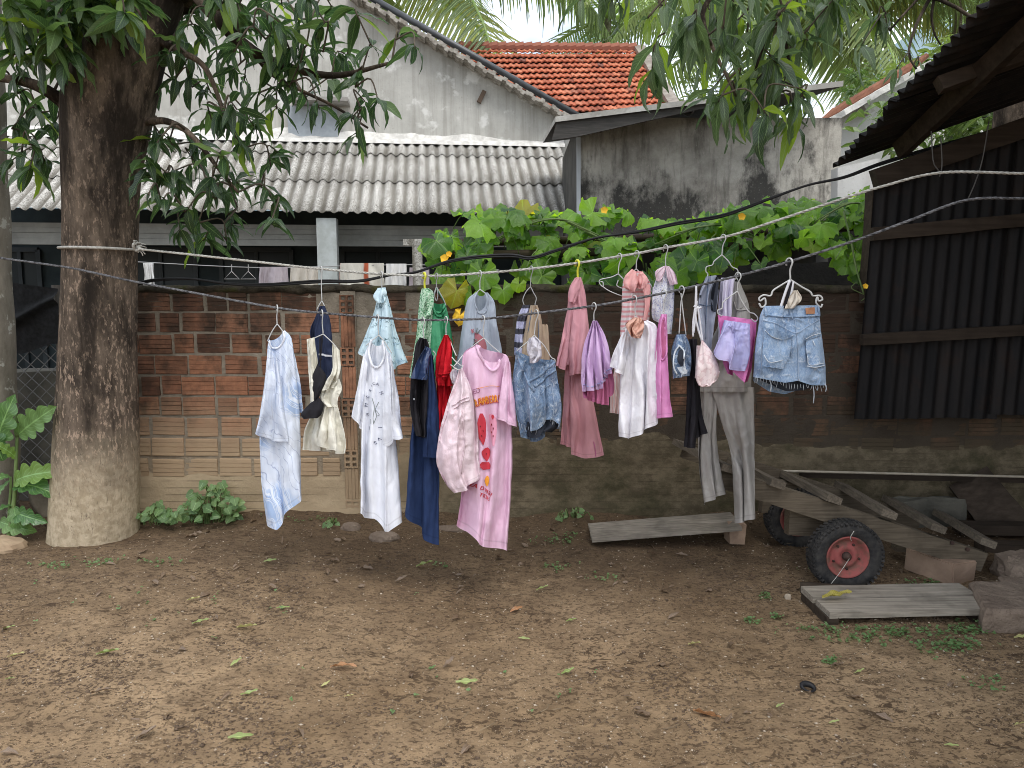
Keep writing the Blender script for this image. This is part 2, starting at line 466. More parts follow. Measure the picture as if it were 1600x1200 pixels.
# worn render / mud over the lowest courses, feathering into the brick
cx_ = np.linspace(WX0, WX1, 260); tt = np.linspace(0, 1, 34)
top = .30 + .06 * fbm(cx_ * 2.3, 0, 0, 61, 4) + .20 * np.clip((cx_ + 1.0) / .6, 0, 1) - .05 * np.clip((cx_ - 1.6) / .5, 0, 1)
V = []
for t_ in tt:
    zz = -.06 + (top + .06) * t_
    yy = -.017 - .010 * (1 - t_) ** 1.5 + .020 * t_ ** 6 - .007 * fbm(cx_ * 7, zz * 9, 0, 71, 4) - .02 * np.clip((.12 - zz) / .12, 0, 1)
    V += list(np.stack([cx_, yy, zz], 1))
obj('mud_render', V, [(j * 260 + i, j * 260 + i + 1, (j + 1) * 260 + i + 1, (j + 1) * 260 + i) for j in range(33) for i in range(259)], COAT, wall)
# ragged mossy coping
t = NT('mossy_coping'); p = t.pos()
col = t.mix(t.ramp(t.noise(p, 14, 6, .7), [(.38, 0), (.62, 1)]), (.035, .030, .022), (.085, .072, .052))
col = t.mix(t.ramp(t.noise(p, 6, 5), [(.55, 0), (.7, .8)]), col, (.07, .075, .018))
MOSS = t.done(col, .95, t.bump(t.noise(p, 70, 6, .75), 1, .02), .1)
n_ = 420; cx_ = np.linspace(WX0 - .01, WX1, n_); ang = np.linspace(-.55 * math.pi, .9 * math.pi, 10); V = []
for a in ang:
    rad = .028 + .014 * fbm(cx_ * 11, a * 1.2, 0, 81, 4)
    V += list(np.stack([cx_, .02 + 1.6 * rad * -np.cos(a) * .9 + (.05 if a > 1.5 else 0), WTOP - .02 + rad * np.sin(a) + .008 * fbm(cx_ * 3, 0, 0, 82, 3)], 1))
obj('coping', V, [(j * n_ + i, j * n_ + i + 1, (j + 1) * n_ + i + 1, (j + 1) * n_ + i)[::-1] for j in range(9) for i in range(n_ - 1)], MOSS, wall)

# ------------------------------------------------------------------ hill far behind
t = NT('wooded_hill_haze'); p = t.pos()
HILL = t.done(t.mix(t.ramp(t.noise(p, .03, 8, .7), [(.35, 0), (.65, 1)]), (.19, .26, .29), (.27, .345, .38)), 1, None, 0)  # distance haze painted into the colour as blue grey
hx = np.linspace(-700, 1500, 90); hy = np.linspace(900, 1300, 16); HX, HY = np.meshgrid(hx, hy)
prof = 385 * np.exp(-((HX - 610) / 170) ** 2) + 345 * np.exp(-((HX - 112) / 120) ** 2) + 240 * np.exp(-((HX + 420) / 330) ** 2)
HZ = prof * np.clip((HY - 900) / 200, 0, 1) + 10 * fbm(HX * .02, HY * .02, 0, 91, 5) - 6
ii = (np.arange(15)[:, None] * 90 + np.arange(89)[None]).ravel()
struct(obj('hill', np.stack([HX.ravel(), HY.ravel(), HZ.ravel()], 1), np.stack([ii, ii + 1, ii + 91, ii + 90], 1), HILL))

# ------------------------------------------------------------------ house with long corrugated lean-to roof
YAW = math.radians(6.2)
E = Vector((math.cos(YAW), math.sin(YAW), 0)); D = Vector((-math.sin(YAW), math.cos(YAW), 0)); Z = Vector((0, 0, 1))
P0 = at(700, 333, 9.6)                                   # a point on the eave
def hp(u, d, z): return P0 + E * u + D * d + Z * (z - P0.z)
def hpx(px, py, d): return onp(px, py, P0 + D * d, D)
def hu(px, py, d): return (hpx(px, py, d) - P0).dot(E)
def fibro_mat():
    t = NT('fibre_cement'); p = t.pos()
    col = t.mix(t.ramp(t.noise(p, 46, 7, .8), [(.40, 0), (.60, 1)]), (.22, .21, .19), (.64, .63, .59))
    col = t.mix(t.ramp(t.noise(t.sc(p, (9, 2, 2)), 1, 5, .6), [(.45, 0), (.7, .6)]), col, (.14, .125, .10))
    col = t.mix(t.ramp(t.noise(p, 80, 3, .6), [(.58, 0), (.64, .75)]), col, (.055, .05, .04))
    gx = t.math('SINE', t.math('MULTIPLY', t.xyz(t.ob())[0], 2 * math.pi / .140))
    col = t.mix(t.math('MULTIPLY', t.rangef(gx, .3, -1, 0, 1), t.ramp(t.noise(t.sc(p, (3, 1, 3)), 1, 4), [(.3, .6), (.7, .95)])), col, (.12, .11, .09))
    col = t.hsv(col, v=t.rangef(t.rnd(), 0, 1, .88, 1.12))
    return t.done(col, .9, t.bump(t.noise(p, 120, 4, .7), .35, .004), .15)
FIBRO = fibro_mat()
def plaster_mat(name, base, stain, streak, patch=(.55, .55, .52), k=.5, drip=(6, 6, .7)):
    t = NT(name); p = t.pos()
    col = t.mix(t.ramp(t.noise(p, 1.6, 7, .68), [(.38, 0), (.62, 1)]), base, stain)
    col = t.mix(t.ramp(t.noise(t.sc(p, drip), 1, 6, .65), [(.46, 0), (.70, k)]), col, streak)
    col = t.mix(t.ramp(t.noise(p, 2.9, 6, .6), [(.56, 0), (.64, .7)]), col, patch)
    col = t.mix(t.ramp(t.noise(p, 34, 4, .7), [(.60, 0), (.72, .5)]), col, streak)
    return t.done(col, .92, t.bump(t.noise(p, 26, 7, .7), .3, .012), .15)
GABLE = plaster_mat('grey_gable_plaster', (.36, .355, .325), (.47, .465, .43), (.23, .22, .195), (.66, .66, .63), .6, (11, 11, .5))
house = thing('concrete_house', 'grey rendered house with gable wall above a long corrugated fibre cement roof', 'house', P0)
HQ = P0
z_e = P0.z
top_pt = hpx(700, 226, 1.75); rise, run = top_pt.z - z_e, 1.75
u0, u1 = hu(-120, 326, 0), hu(908, 334, 0)
slope = Vector((0, run, rise)).normalized(); SL = math.hypot(run, rise)
PW, AMP, COLW = .140, .021, .140 * 7
def sheet_mesh(Ln, waves=7.6, mat_=FIBRO, amp=AMP, pitch=PW, sub=8, thick=.007):
    nn = int(waves * sub) + 1; V, F = [], []
    for j in range(2):
        for i in range(nn):
            x = pitch * i / sub; zz = amp * math.sin(2 * math.pi * i / sub)
            V += [(x, j * Ln, zz), (x, j * Ln, zz - thick)]
    for i in range(nn - 1):
        a, b = 2 * i, 2 * (nn + i)
        F += [(a, a + 2, b + 2, b), (a + 1, b + 1, b + 3, a + 3), (a, a + 1, a + 3, a + 2), (b, b + 2, b + 3, b + 1)]
    F += [(0, 2 * nn, 2 * nn + 1, 1), (2 * nn - 2, 2 * nn - 1, 4 * nn - 1, 4 * nn - 2)]
    me = mesh('roof_sheet', V, F, mat_, smooth=True)
    return me
fr = []
for yy in (333, 288, 246, 226):
    # fraction along the slope where the seam shows at this image row (x = 700)
    lo, hi = 0, 1
    for _ in range(40):
        m_ = (lo + hi) / 2; w = hp(0, run * m_, z_e + rise * m_); v = w - Vector((0, 0, CAMZ))
        cz = v.y * CP - v.z * SP; cy = v.y * SP + v.z * CP
        if 600 - cy / cz * FPX > yy: lo = m_
        else: hi = m_
    fr.append(lo)
fr[0], fr[3] = -.02, 1.01
ncol = int((u1 - u0) / COLW) + 1
MR = Matrix((E, D * (run / SL) + Z * (rise / SL), (-D * (rise / SL) + Z * (run / SL)))).transposed()
for r in range(3):
    Ln = (fr[r + 1] - fr[r]) * SL + .10
    me = sheet_mesh(Ln)
    for c in range(ncol):
        u = u1 - .05 - COLW * (c + 1)
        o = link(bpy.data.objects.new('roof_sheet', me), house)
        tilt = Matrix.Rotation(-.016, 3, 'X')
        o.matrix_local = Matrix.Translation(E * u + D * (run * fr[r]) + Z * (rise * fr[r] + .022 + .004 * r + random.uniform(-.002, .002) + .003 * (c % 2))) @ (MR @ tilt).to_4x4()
# gable wall above the roof
gd = run + .04
def gp(px, py, d=0): return hpx(px, py, gd + d) - HQ
zb = z_e + rise - .25
A_ = gp(-500, 226); B_ = gp(893, 226); R1 = gp(893, 192); R0 = gp(560, 8); RP = gp(330, -120); RL = gp(-500, 60)
V = [(A_.x, A_.y, zb - HQ.z), (B_.x, B_.y, zb - HQ.z), tuple(R1), tuple(R0), tuple(RP), tuple(RL)]
V += [tuple(Vector(v) + D * .15) for v in V]
F = [(0, 1, 2, 3, 4, 5), (6, 11, 10, 9, 8, 7)] + [(i, i + 6, (i + 1) % 6 + 6, (i + 1) % 6) for i in range(6)]
obj('gable_wall', V, F, GABLE, house, smooth=False)
# ragged cement fillet along the foot of the gable
WHITEC = simple('pale_cement', (.44, .43, .40), (.66, .65, .61), 9, .9, .4, 40, .01)
n_ = 160; us = np.linspace(hu(-100, 222, gd), hu(880, 222, gd), n_)
zt_ = z_e + rise
hgt = .05 + .10 * fbm(us * 1.6, 0, 0, 14, 5) + .22 * np.clip(vnoise(us * .45, 0, 0, 17), 0, 1)
V = []
for j, (dz, dd) in enumerate(((-.02, -.16), (.03, -.13), (.06, -.05), (1, -.018), (1.15, .03))):
    for u, h in zip(us, hgt):
        zz = zt_ + (dz if j < 3 else .06 + h * dz)
        V.append(tuple(hp(u, gd + dd + .012 * float(vnoise(u * 6, j * 3, 0, 5)), zz) - HQ))
obj('cement_fillet', V, [(j * n_ + i, j * n_ + i + 1, (j + 1) * n_ + i + 1, (j + 1) * n_ + i) for j in range(4) for i in range(n_ - 1)], WHITEC, house)
# blocked vent with a little concrete hood
fm = MB(HQ)
a, b = hpx(455, 157, gd - .16), hpx(545, 159, gd - .16); fm.bar(a, b, .32, .05, D.cross(E))
fm.build('window_hood', simple('hood_concrete', (.30, .29, .27), (.20, .19, .17), 8), house)
fm = MB(HQ); a, b = hpx(450, 190, gd - .02), hpx(527, 190, gd - .02); fm.bar(a, b, .045, .42, Z)
fm.build('vent_panel', simple('vent_grey_blue', (.36, .40, .43), (.28, .31, .33), 5), house)
# verge: concrete tile edge, dark drain pipe along the rake, and its bracket
pr = MB(HQ); e0, e1 = hpx(900, 190, gd - .12), hpx(545, -12, gd - .12)
N_ = 60; pts = [e0.lerp(e1, i / N_) for i in range(N_ + 1)]
dirr = (e1 - e0).normalized(); upr = dirr.cross(D) * -1
if upr.z < 0: upr = -upr
for i in range(N_):
    q = pts[i] - upr * (.03 + .018 * math.sin(i * 1.9) + .006 * random.random())
    pr.bar(q, pts[i + 1] - upr * (.03 + .018 * math.sin(i * 1.9)), .30, .045 + .02 * random.random(), upr, 1)
pr.build('verge', simple('weathered_verge', (.20, .18, .155), (.36, .34, .30), 14, .95, .6, 60, .01), house)
PIPE = simple('dark_pipe', (.030, .033, .038), (.05, .055, .06), 8, .35, .1, spec=.5)
pm = MB(HQ); pm.tube([e0 + upr * .07 - D * .05, e0.lerp(e1, .5) + upr * .075 - D * .05, e1 + upr * .07 - D * .05], .045, 10); pm.build('drain_pipe', PIPE, house, True)
pm = MB(HQ); pm.bar(hpx(757, 142, gd - .03), hpx(748, 160, gd - .03), .06, .05, D); pm.build('bracket', simple('rusty_bracket', (.10, .07, .05)), house)
# roof plane behind the rake (dark tiles, seen edge on)
rm = MB(HQ)
# veranda below the eave
DARKW = simple('dark_teal_wall', (.030, .045, .048), (.018, .028, .032), 3, .8)
ROLL = simple('grey_roller_panel', (.30, .31, .29), (.24, .25, .235), 6, .6, .1)
vm = MB(HQ); a, b = hpx(-150, 352, .5), hpx(905, 356, .5)
za, zb_ = hpx(400, 351, .5).z, hpx(400, 384, .5).z
bands = [(1.0, .80), (.79, .55), (.54, .30), (.29, .0)]
for (q0, q1) in bands:
    o = MB(HQ); zc = zb_ + (za - zb_) * (q0 + q1) / 2; hh = (za - zb_) * (q0 - q1)
    a_ = Vector((a.x, a.y, zc)); b_ = Vector((b.x, b.y, zc)); o.bar(a_, b_, .05 + .02 * (q1 > .5), hh, Z); o.build('fascia_board', ROLL, house)
vm = MB(HQ)
bw0, bw1 = hpx(-250, 400, 1.9), hpx(915, 400, 1.9)
vm.bar(Vector((bw0.x, bw0.y, 1.2)), Vector((bw1.x, bw1.y, 1.2)), .1, 2.6, Z); vm.build('back_wall', DARKW, house)
vm = MB(HQ)
for px in (-240, 912):
    p = hpx(px, 400, .3); q = hpx(px, 400, .3) + D * 1.6
    vm.bar(Vector((p.x, p.y, 1.2)), Vector((q.x, q.y, 1.2)), .08, 2.5, Z)
vm.build('side_wall', DARKW, house)
cm_ = MB(HQ)
for px, w in ((513, .235), (-60, .235)):
    p = hpx(px, 400, .15); cm_ = MB(HQ); cm_.bar(Vector((p.x, p.y, 0)), Vector((p.x, p.y, z_e - .07)), w, w, D, 2)
    cm_.build('column', simple('pale_blue_column', (.42, .46, .46), (.33, .36, .35), 7, .8), house)
# doors and window frames in the veranda wall
GLASS = simple('dark_glass', (.010, .018, .021), None, rough=.35, bump=0, spec=.25)
FRM = simple('dark_frame', (.022, .03, .034), (.035, .045, .05), 4, .5)
for i, px in enumerate((30, 250, 400, 590, 700)):
    w = MB(HQ); p = hpx(px, 410, 1.83); s = 110 if i else 60
    l, r_ = hpx(px - s / 2, 392, 1.83), hpx(px + s / 2, 392, 1.83)
    zt, zl = hpx(px, 390, 1.83).z, .15
    w.bar(Vector((l.x, l.y, zt)), Vector((r_.x, r_.y, zt)), .06, .06, Z)
    w.bar(Vector((l.x, l.y, zl)), Vector((l.x, l.y, zt)), .06, .06, D); w.bar(Vector((r_.x, r_.y, zl)), Vector((r_.x, r_.y, zt)), .06, .06, D)
    mid = l.lerp(r_, .5); w.bar(Vector((mid.x, mid.y, zl)), Vector((mid.x, mid.y, zt)), .05, .05, D)
    wo_ = w.build('window', FRM, house)
    g = MB(HQ); g.bar(Vector((l.x, l.y, (zt + zl) / 2)) + D * .02, Vector((r_.x, r_.y, (zt + zl) / 2)) + D * .02, .01, zt - zl, Z); g.build('pane', GLASS, wo_)

# small concrete post with a crossbar in the neighbour's yard
cp = thing('concrete_post', 'small weathered concrete post with a crossbar behind the wall', 'post', at(651, 440, 6.6))
o = Vector(cp.location); m_ = MB(o); m_.bar(at(652, 470, 6.6) - Vector((0, 0, .8)), at(652, 384, 6.6), .075, .075, (0, 1, 0), 3, .05); m_.build('shaft', FIBRO, cp)
m_ = MB(o); m_.bar(at(631, 379, 6.6), at(668, 379, 6.6), .09, .055, Z, 3, .08); m_.build('crossbar', FIBRO, cp)

# ------------------------------------------------------------------ red tiled house behind
TILE = None
t = NT('red_clay_tile'); p = t.pos()
col = t.ramp(t.rnd(), [(0, (.20, .065, .045)), (.14, (.36, .11, .065)), (.6, (.46, .15, .085)), (.9, (.52, .20, .12)), (1, (.15, .07, .06))])
col = t.mix(t.ramp(t.noise(p, 5, 6, .7), [(.52, 0), (.72, .6)]), col, (.085, .055, .045))
TILE = t.done(col, .85, t.bump(t.noise(p, 30, 4), .3, .01), .2)
tl, tr = at(640, 76, 22.6), at(991, 79, 22.6); bl, br = at(640, 190, 19.3), at(1046, 172, 19.3)
rh = thing('tiled_house', 'distant house with a bright orange red clay tile roof', 'house', (bl + br) / 2); RO = Vector(rh.location)
NR, NC = 12, 40
tw = (br - bl).length / NC * 1.0
def tile_mesh(w, l):
    V, F, k = [], [], 7
    for j, yy in enumerate((0, l)):
        for i in range(k):
            a = i / (k - 1); zz = w * .12 * math.sin(a * 2 * math.pi) + (.085 if j == 0 else .0)
            V += [((a - .5) * w * 1.04, yy, zz), ((a - .5) * w * 1.04, yy, zz - .035)]
    for i in range(k - 1):
        a, b = 2 * i, 2 * (k + i)
        F += [(a, a + 2, b + 2, b), (a, a + 1, a + 3, a + 2)]
    return mesh('roof_tile', V, F, TILE, smooth=False)
exm = (br - bl).normalized(); upv = ((tl + tr) / 2 - (bl + br) / 2); lrow = upv.length / NR
TM = tile_mesh(tw, lrow * 1.12)
ny_ = upv.normalized(); nz = exm.cross(ny_).normalized(); ny_ = nz.cross(exm)
MT = Matrix((exm, ny_, nz)).transposed()
TV, TF = [], []
for r in range(NR):
    f = r / NR; l_, r_ = bl.lerp(tl, f), br.lerp(tr, f)
    for c in range(NC):
        g = (c + .5) / NC
        j = Matrix.Rotation(random.uniform(-.03, .03), 3, 'Z')
        MM = Matrix.Translation(l_.lerp(r_, g) - RO + nz * random.uniform(0, .015)) @ (MT @ j).to_4x4() @ Matrix.Scale((r_ - l_).length / (br - bl).length, 4, (1, 0, 0))
        if c >= 15: o = link(bpy.data.objects.new('roof_tile', TM), rh); o.matrix_local = MM
        else:
            b_ = len(TV); TV += [tuple(MM @ v.co) for v in TM.vertices]; TF += [tuple(i + b_ for i in q.vertices) for q in TM.polygons]
stuff(obj('roof_tiles', TV, TF, TILE, rh, None, False))
m_ = MB(RO)
m_.add([bl - nz * .08 - exm * 3, br - nz * .08, tr - nz * .08, tl - nz * .08 - exm * 3], [(0, 1, 2, 3)])
m_.build('roof_deck', simple('dark_deck', (.05, .035, .03)), rh)
m_ = MB(RO); m_.bar(br + exm * .12 + nz * .05, tr + exm * .12 + nz * .05, .28, .22, nz, 8, .05); m_.build('verge', simple('grey_verge', (.30, .27, .24), (.20, .17, .15), 6), rh)
m_ = MB(RO)
for i in range(26):
    a, b = tl.lerp(tr, i / 26), tl.lerp(tr, (i + 1) / 26 + .01); m_.tube([a + nz * .04, b + nz * .10], .13, 8)
m_.build('ridge', TILE, rh)
m_ = MB(RO); m_.bar(Vector((bl.x - 3, bl.y + .6, bl.z / 2)), Vector((br.x - .2, br.y + .6, br.z / 2)), .2, bl.z, Z); m_.build('wall', GABLE, rh)

# ------------------------------------------------------------------ concrete outbuilding with a lean-to slab roof
def mould_mat():
    t = NT('mouldy_concrete'); p = t.pos(); x, y, z = t.xyz(p)
    col = t.mix(t.ramp(t.noise(p, 2.2, 8, .7), [(.35, 0), (.65, 1)]), (.27, .255, .225), (.54, .52, .465))
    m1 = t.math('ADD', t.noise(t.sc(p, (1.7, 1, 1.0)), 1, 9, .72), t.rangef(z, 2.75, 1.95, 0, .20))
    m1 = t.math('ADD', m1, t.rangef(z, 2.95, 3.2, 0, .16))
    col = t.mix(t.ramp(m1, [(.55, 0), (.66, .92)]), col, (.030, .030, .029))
    col = t.mix(t.ramp(t.noise(t.sc(p, (9, 1, 1.2)), 1, 6, .7), [(.50, 0), (.64, .6)]), col, (.07, .066, .058))
    col = t.mix(t.ramp(t.noise(p, 40, 4, .7), [(.60, 0), (.72, .55)]), col, (.48, .47, .43))
    return t.done(col, .93, t.bump(t.noise(p, 30, 8, .75), .5, .014), .12)
MOULD = mould_mat()
BY = 8.0
ob_ = thing('concrete_outbuilding', 'small flat walled outbuilding of black stained concrete under a tilted roof slab', 'outbuilding', (at(1108, 330, BY).x, BY, 0)); OO = Vector(ob_.location)
xl, xr = at(903, 250, BY).x, at(1313, 250, BY).x; zt = at(1100, 184, BY).z; zo = at(1100, 384, BY).z
m_ = MB(OO); m_.box(((xl + xr) / 2, BY + .07, (zt + zo) / 2), (xr - xl, .14, zt - zo)); m_.build('front_wall', MOULD, ob_)
m_ = MB(OO); m_.box((xl + .07, BY + 1.3, zt / 2 - .004), (.14, 2.3, zt)); m_.box((xr - .07, BY + 1.3, zt / 2 - .004), (.14, 2.3, zt)); m_.box(((xl + xr) / 2, BY + 2.5, zt / 2), (xr - xl - .3, .1, zt)); m_.build('side_wall', simple('dark_inner_wall', (.05, .05, .048), (.09, .088, .08), 3), ob_)  # side and back walls in a dark tone
p1 = MB(OO); p1.bar(at(904, 190, BY - .03), at(904, 420, BY - .03), .04, .02, (0, 1, 0)); p1.build('corner_strip', simple('pale_strip', (.48, .51, .54)), ob_)
pp = MB(OO); q = at(938, 203, BY); pp.tube([q + Vector((0, .05, 0)), q - Vector((0, .05, .01))], .022, 10); pp.build('drain_hole', simple('black_hole', (.01, .01, .01)), ob_)
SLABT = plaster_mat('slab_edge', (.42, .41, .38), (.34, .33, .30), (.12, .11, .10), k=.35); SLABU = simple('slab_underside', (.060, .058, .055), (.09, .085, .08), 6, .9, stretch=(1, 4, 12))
f0, f1 = at(868, 182, BY - .55), at(1318, 126, BY - .55)
bk = Vector((0, 2.9, .34))
dn = Vector((0, 0, -.05))
V = [f0, f1, f1 + bk, f0 + bk]; V = V + [v + dn for v in V]
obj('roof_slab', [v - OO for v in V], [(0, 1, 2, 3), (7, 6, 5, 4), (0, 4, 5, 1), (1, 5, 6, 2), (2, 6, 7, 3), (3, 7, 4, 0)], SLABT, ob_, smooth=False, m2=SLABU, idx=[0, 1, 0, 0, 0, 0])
# wedge-shaped dark fascia closing the gap at the low side
fa = [f0 + Vector((.01, .03, -.053)), at(1140, 160, BY - .5), at(904, 213, BY - .5), at(862, 219, BY - .5)]
V = fa + [v + Vector((0, .03, 0)) for v in fa]
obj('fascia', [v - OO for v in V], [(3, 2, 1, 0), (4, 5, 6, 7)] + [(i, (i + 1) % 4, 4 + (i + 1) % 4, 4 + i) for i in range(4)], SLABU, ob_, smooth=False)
m_ = MB(OO); pts = [at(1075 + 7 * math.cos(a), 172 + 7 * math.sin(a), BY - .25) for a in np.linspace(0, 6.3, 16)]; m_.tube(pts, .018, 6); tag(m_.build('wire_coil', PIPE, None), 'dark coil of wire hanging under the roof slab', 'coil')
bpy.data.objects['wire_coil'].location = OO

# ------------------------------------------------------------------ white house at the right
WHITE = plaster_mat('white_wash', (.66, .67, .66), (.72, .73, .72), (.34, .33, .30), (.74, .75, .74), .22)
HY_ = 10.5
wh = thing('white_house', 'white gabled house with brown tile edge between outbuilding and shed', 'house', (at(1380, 200, HY_).x, HY_, 0)); WO = Vector(wh.location)
g = [at(1300, 600, HY_), at(1700, 600, HY_), at(1700, 20, HY_), at(1424, 118, HY_), at(1300, 190, HY_)]
g[0].z = g[1].z = 0
V = g + [v + Vector((0, .2, 0)) for v in g]
obj('gable_wall', [v - WO for v in V], [(0, 1, 2, 3, 4), (9, 8, 7, 6, 5)] + [(i, i + 5, (i + 1) % 5 + 5, (i + 1) % 5) for i in range(5)], WHITE, wh, smooth=False)
m_ = MB(WO); m_.bar(at(1284, 196, HY_ - .2), at(1440, 106, HY_ - .2), .5, .07, (0, 0, 1), 14, .12); m_.build('verge', WHITEC, wh)
m_ = MB(WO)
for i in range(26):
    f = i / 26; a = at(1284 + 150 * f, 186 - 88 * f, HY_ - .1); m_.tube([a - Vector((0, 0, .03)), a + Vector((.16, 0, .12))], .036, 6)
stuff(m_.build('tile_edge', simple('old_brown_tile', (.17, .075, .048), (.26, .12, .075), 9, .9), wh))
m_ = MB(WO); m_.bar(at(1350, 174, HY_ - .12), at(1358, 168, HY_ - .12), .16, .14, Z); m_.build('bracket', WHITEC, wh)
lw = thing('white_yard_wall', 'short white yard wall with grey splashed foot beside the shed', 'wall', at(1340, 300, 7.2)); LO = Vector(lw.location)
STW = plaster_mat('splashed_white', (.60, .60, .58), (.66, .66, .64), (.30, .28, .25), (.68, .68, .66), .3)
g = [at(1309, 600, 7.2), at(1374, 600, 7.2), at(1374, 247, 7.2), at(1309, 262, 7.2)]; g[0].z = g[1].z = 0
V = g + [v + Vector((0, .15, 0)) for v in g]
obj('panel', [v - LO for v in V], [(0, 1, 2, 3), (7, 6, 5, 4)] + [(i, i + 4, (i + 1) % 4 + 4, (i + 1) % 4) for i in range(4)], STW, lw, smooth=False)
# ================================================================== SHED at the right
OLDW = wood('old_dark_timber', (.030, .022, .016), (.062, .046, .034))
t = NT('rusty_dark_sheet'); p = t.pos()
col = t.mix(t.ramp(t.noise(t.sc(p, (9, 9, .8)), 1, 6, .65), [(.38, 0), (.66, 1)]), (.008, .008, .009), (.022, .019, .018))
col = t.mix(t.ramp(t.noise(p, 6, 6, .7), [(.54, 0), (.68, .7)]), col, (.026, .016, .012))
RUST = t.done(col, .7, t.bump(t.noise(p, 50, 5, .7), .4, .006), .3, .25)
SY = 4.46
shed = thing('corrugated_shed', 'dark open shed of rusty corrugated sheets and rough beams over brick wall', 'shed', (2.9, SY, 0)); SO = Vector(shed.location)
def vsheet(x0, x1, ztop0, ztop1, zbot, y, slant=0.0, pitch=.076, amp=.011, sub=6):
    n = int((x1 - x0) / pitch * sub); V, F = [], []
    for j in (0, 1, 2):
        for i in range(n + 1):
            f = i / n; x = x0 + (x1 - x0) * f; zt_ = ztop0 + (ztop1 - ztop0) * f
            yy = y + amp * math.sin(2 * math.pi * i / sub) + .006 * float(vnoise(x * 4, j * 1.3, 0, 3))
            zz = zbot + (zt_ - zbot) * j / 2 + (.012 * float(vnoise(x * 5, 0, 0, 8)) if j == 0 else 0)
            V.append((x + slant * (2 - j) / 2, yy, zz))
    for j in range(2):
        for i in range(n):
            a = j * (n + 1) + i; F.append((a, a + 1, a + n + 2, a + n + 1))
    return [Vector(v) - SO for v in V], F
w0, w1 = at(1368, 276, SY), at(1610, 192, SY); zb_s = at(1350, 655, SY).z
rise_w = (w1.z - w0.z) / (w1.x - w0.x)
x = w0.x; k = 0
while x < 4.6:
    wd = .78; zt0 = w0.z + rise_w * (x - w0.x)
    V, F = vsheet(x, x + wd + .05, zt0, zt0 + rise_w * (wd + .05), zb_s + .03 * (k % 2), SY - .012 * (k % 2), -.045)
    obj('wall_sheet', V, F, RUST, shed); x += wd; k += 1
for (a, b, h) in (((1362, 366), (1640, 340), .075), ((1346, 531), (1640, 513), .062)):
    m_ = MB(SO); m_.bar(at(*a, SY - .045), at(*b, SY - .045), .05, h, Z, 8, .06); m_.build('batten', OLDW, shed)
m_ = MB(SO); m_.bar(at(1366, 281, SY - .03), at(1640, 186, SY - .03), .07, .11, Z, 8, .05); m_.build('wall_plate', OLDW, shed)
for px in (1362, 1548):
    m_ = MB(SO); q = at(px, 400, SY + .06); m_.bar(Vector((q.x, q.y, WTOP - .1)), Vector((q.x, q.y, w0.z + rise_w * (q.x - w0.x) - .08)), .08, .08, D, 6, .05); m_.build('post', OLDW, shed)
# roof: eave edge runs towards the camera and climbs; sheets slope up to the right
RA, RB = at(1313, 262, SY + .22), at(1572, -14, 3.25)
RR = Vector((4.6, 0, 1.60))
edge = (RB - RA); eu = edge.normalized(); EL = edge.length * 1.25
nrm = RR.cross(edge).normalized()
if nrm.z < 0: nrm = -nrm
ru = RR.normalized()
nsheet, pk = 0, .068
ELT = EL + 4.3
def eave(s):
    return RA + eu * s if s < EL else RA + eu * EL + Vector((.02, -1, .04)) * (s - EL)  # past EL the unseen roof runs level, added to darken the shed
wd = pk * 10
s0 = 0.0
while s0 < ELT:
    V, F = [], []; sub = 6; n = 10 * sub + 4
    end = random.uniform(-.03, .03)
    for j in range(2):
        for i in range(n + 1):
            s = s0 + i * pk / sub
            hh = .018 * math.sin(2 * math.pi * i / sub) + .006 * (nsheet % 2)
            r0 = end + .012 * float(vnoise(s * 30, 1, 0, 77)) + .02 * float(vnoise(s * 6, 2, 0, 78)) if j == 0 else 4.8
            for tk in (0, -.006): V.append(eave(s) + ru * r0 + nrm * (hh + tk + .02) - SO)
    for i in range(n):
        a, b = 2 * i, 2 * (n + 1 + i)
        F += [(a, b, b + 2, a + 2), (a + 1, a + 3, b + 3, b + 1), (a, a + 2, a + 3, a + 1)]
    obj('roof_sheet', V, F, RUST, shed); s0 += wd; nsheet += 1
for (off, w_, h_, drop) in ((.24, .06, .09, .075), (1.15, .07, .10, .08)):
    m_ = MB(SO); a = RA + ru * off - nrm * drop + eu * .0; m_.bar(a + eu * .18, a + eu * EL, w_, h_, nrm, 10, .07); m_.build('purlin', OLDW, shed)
for s in (.9, 1.6, 2.7, 3.6):
    m_ = MB(SO); a = eave(s) + ru * .05 - nrm * .055; m_.bar(a, a + ru * 4.6, .06, .07, nrm, 6, .06); m_.build('rafter', OLDW, shed)
# the shed's right side, unseen outside the frame, closed to keep it dark inside
V, F = vsheet(4.55, 4.62, 3.6, 3.6, 0, SY)
m_ = MB(SO); m_.box((4.64, 2.35, 1.7), (.04, 4.25, 3.4)); m_.build('side_wall', RUST, shed)
wr_ = simple('thin_wire', (.10, .095, .09), rough=.5, bump=0)
m_ = MB(SO)
for pts in ([(1455, 205), (1458, 250), (1463, 262), (1470, 270)], [(1470, 215), (1472, 258), (1468, 276)], [(1545, 190), (1535, 250), (1522, 290), (1512, 312)]):
    m_.tube(smooth_path([at(x_, y_, SY - .35) for x_, y_ in pts], 12), .0035, 4)
m_.build('hanging_wire', wr_, shed, True)

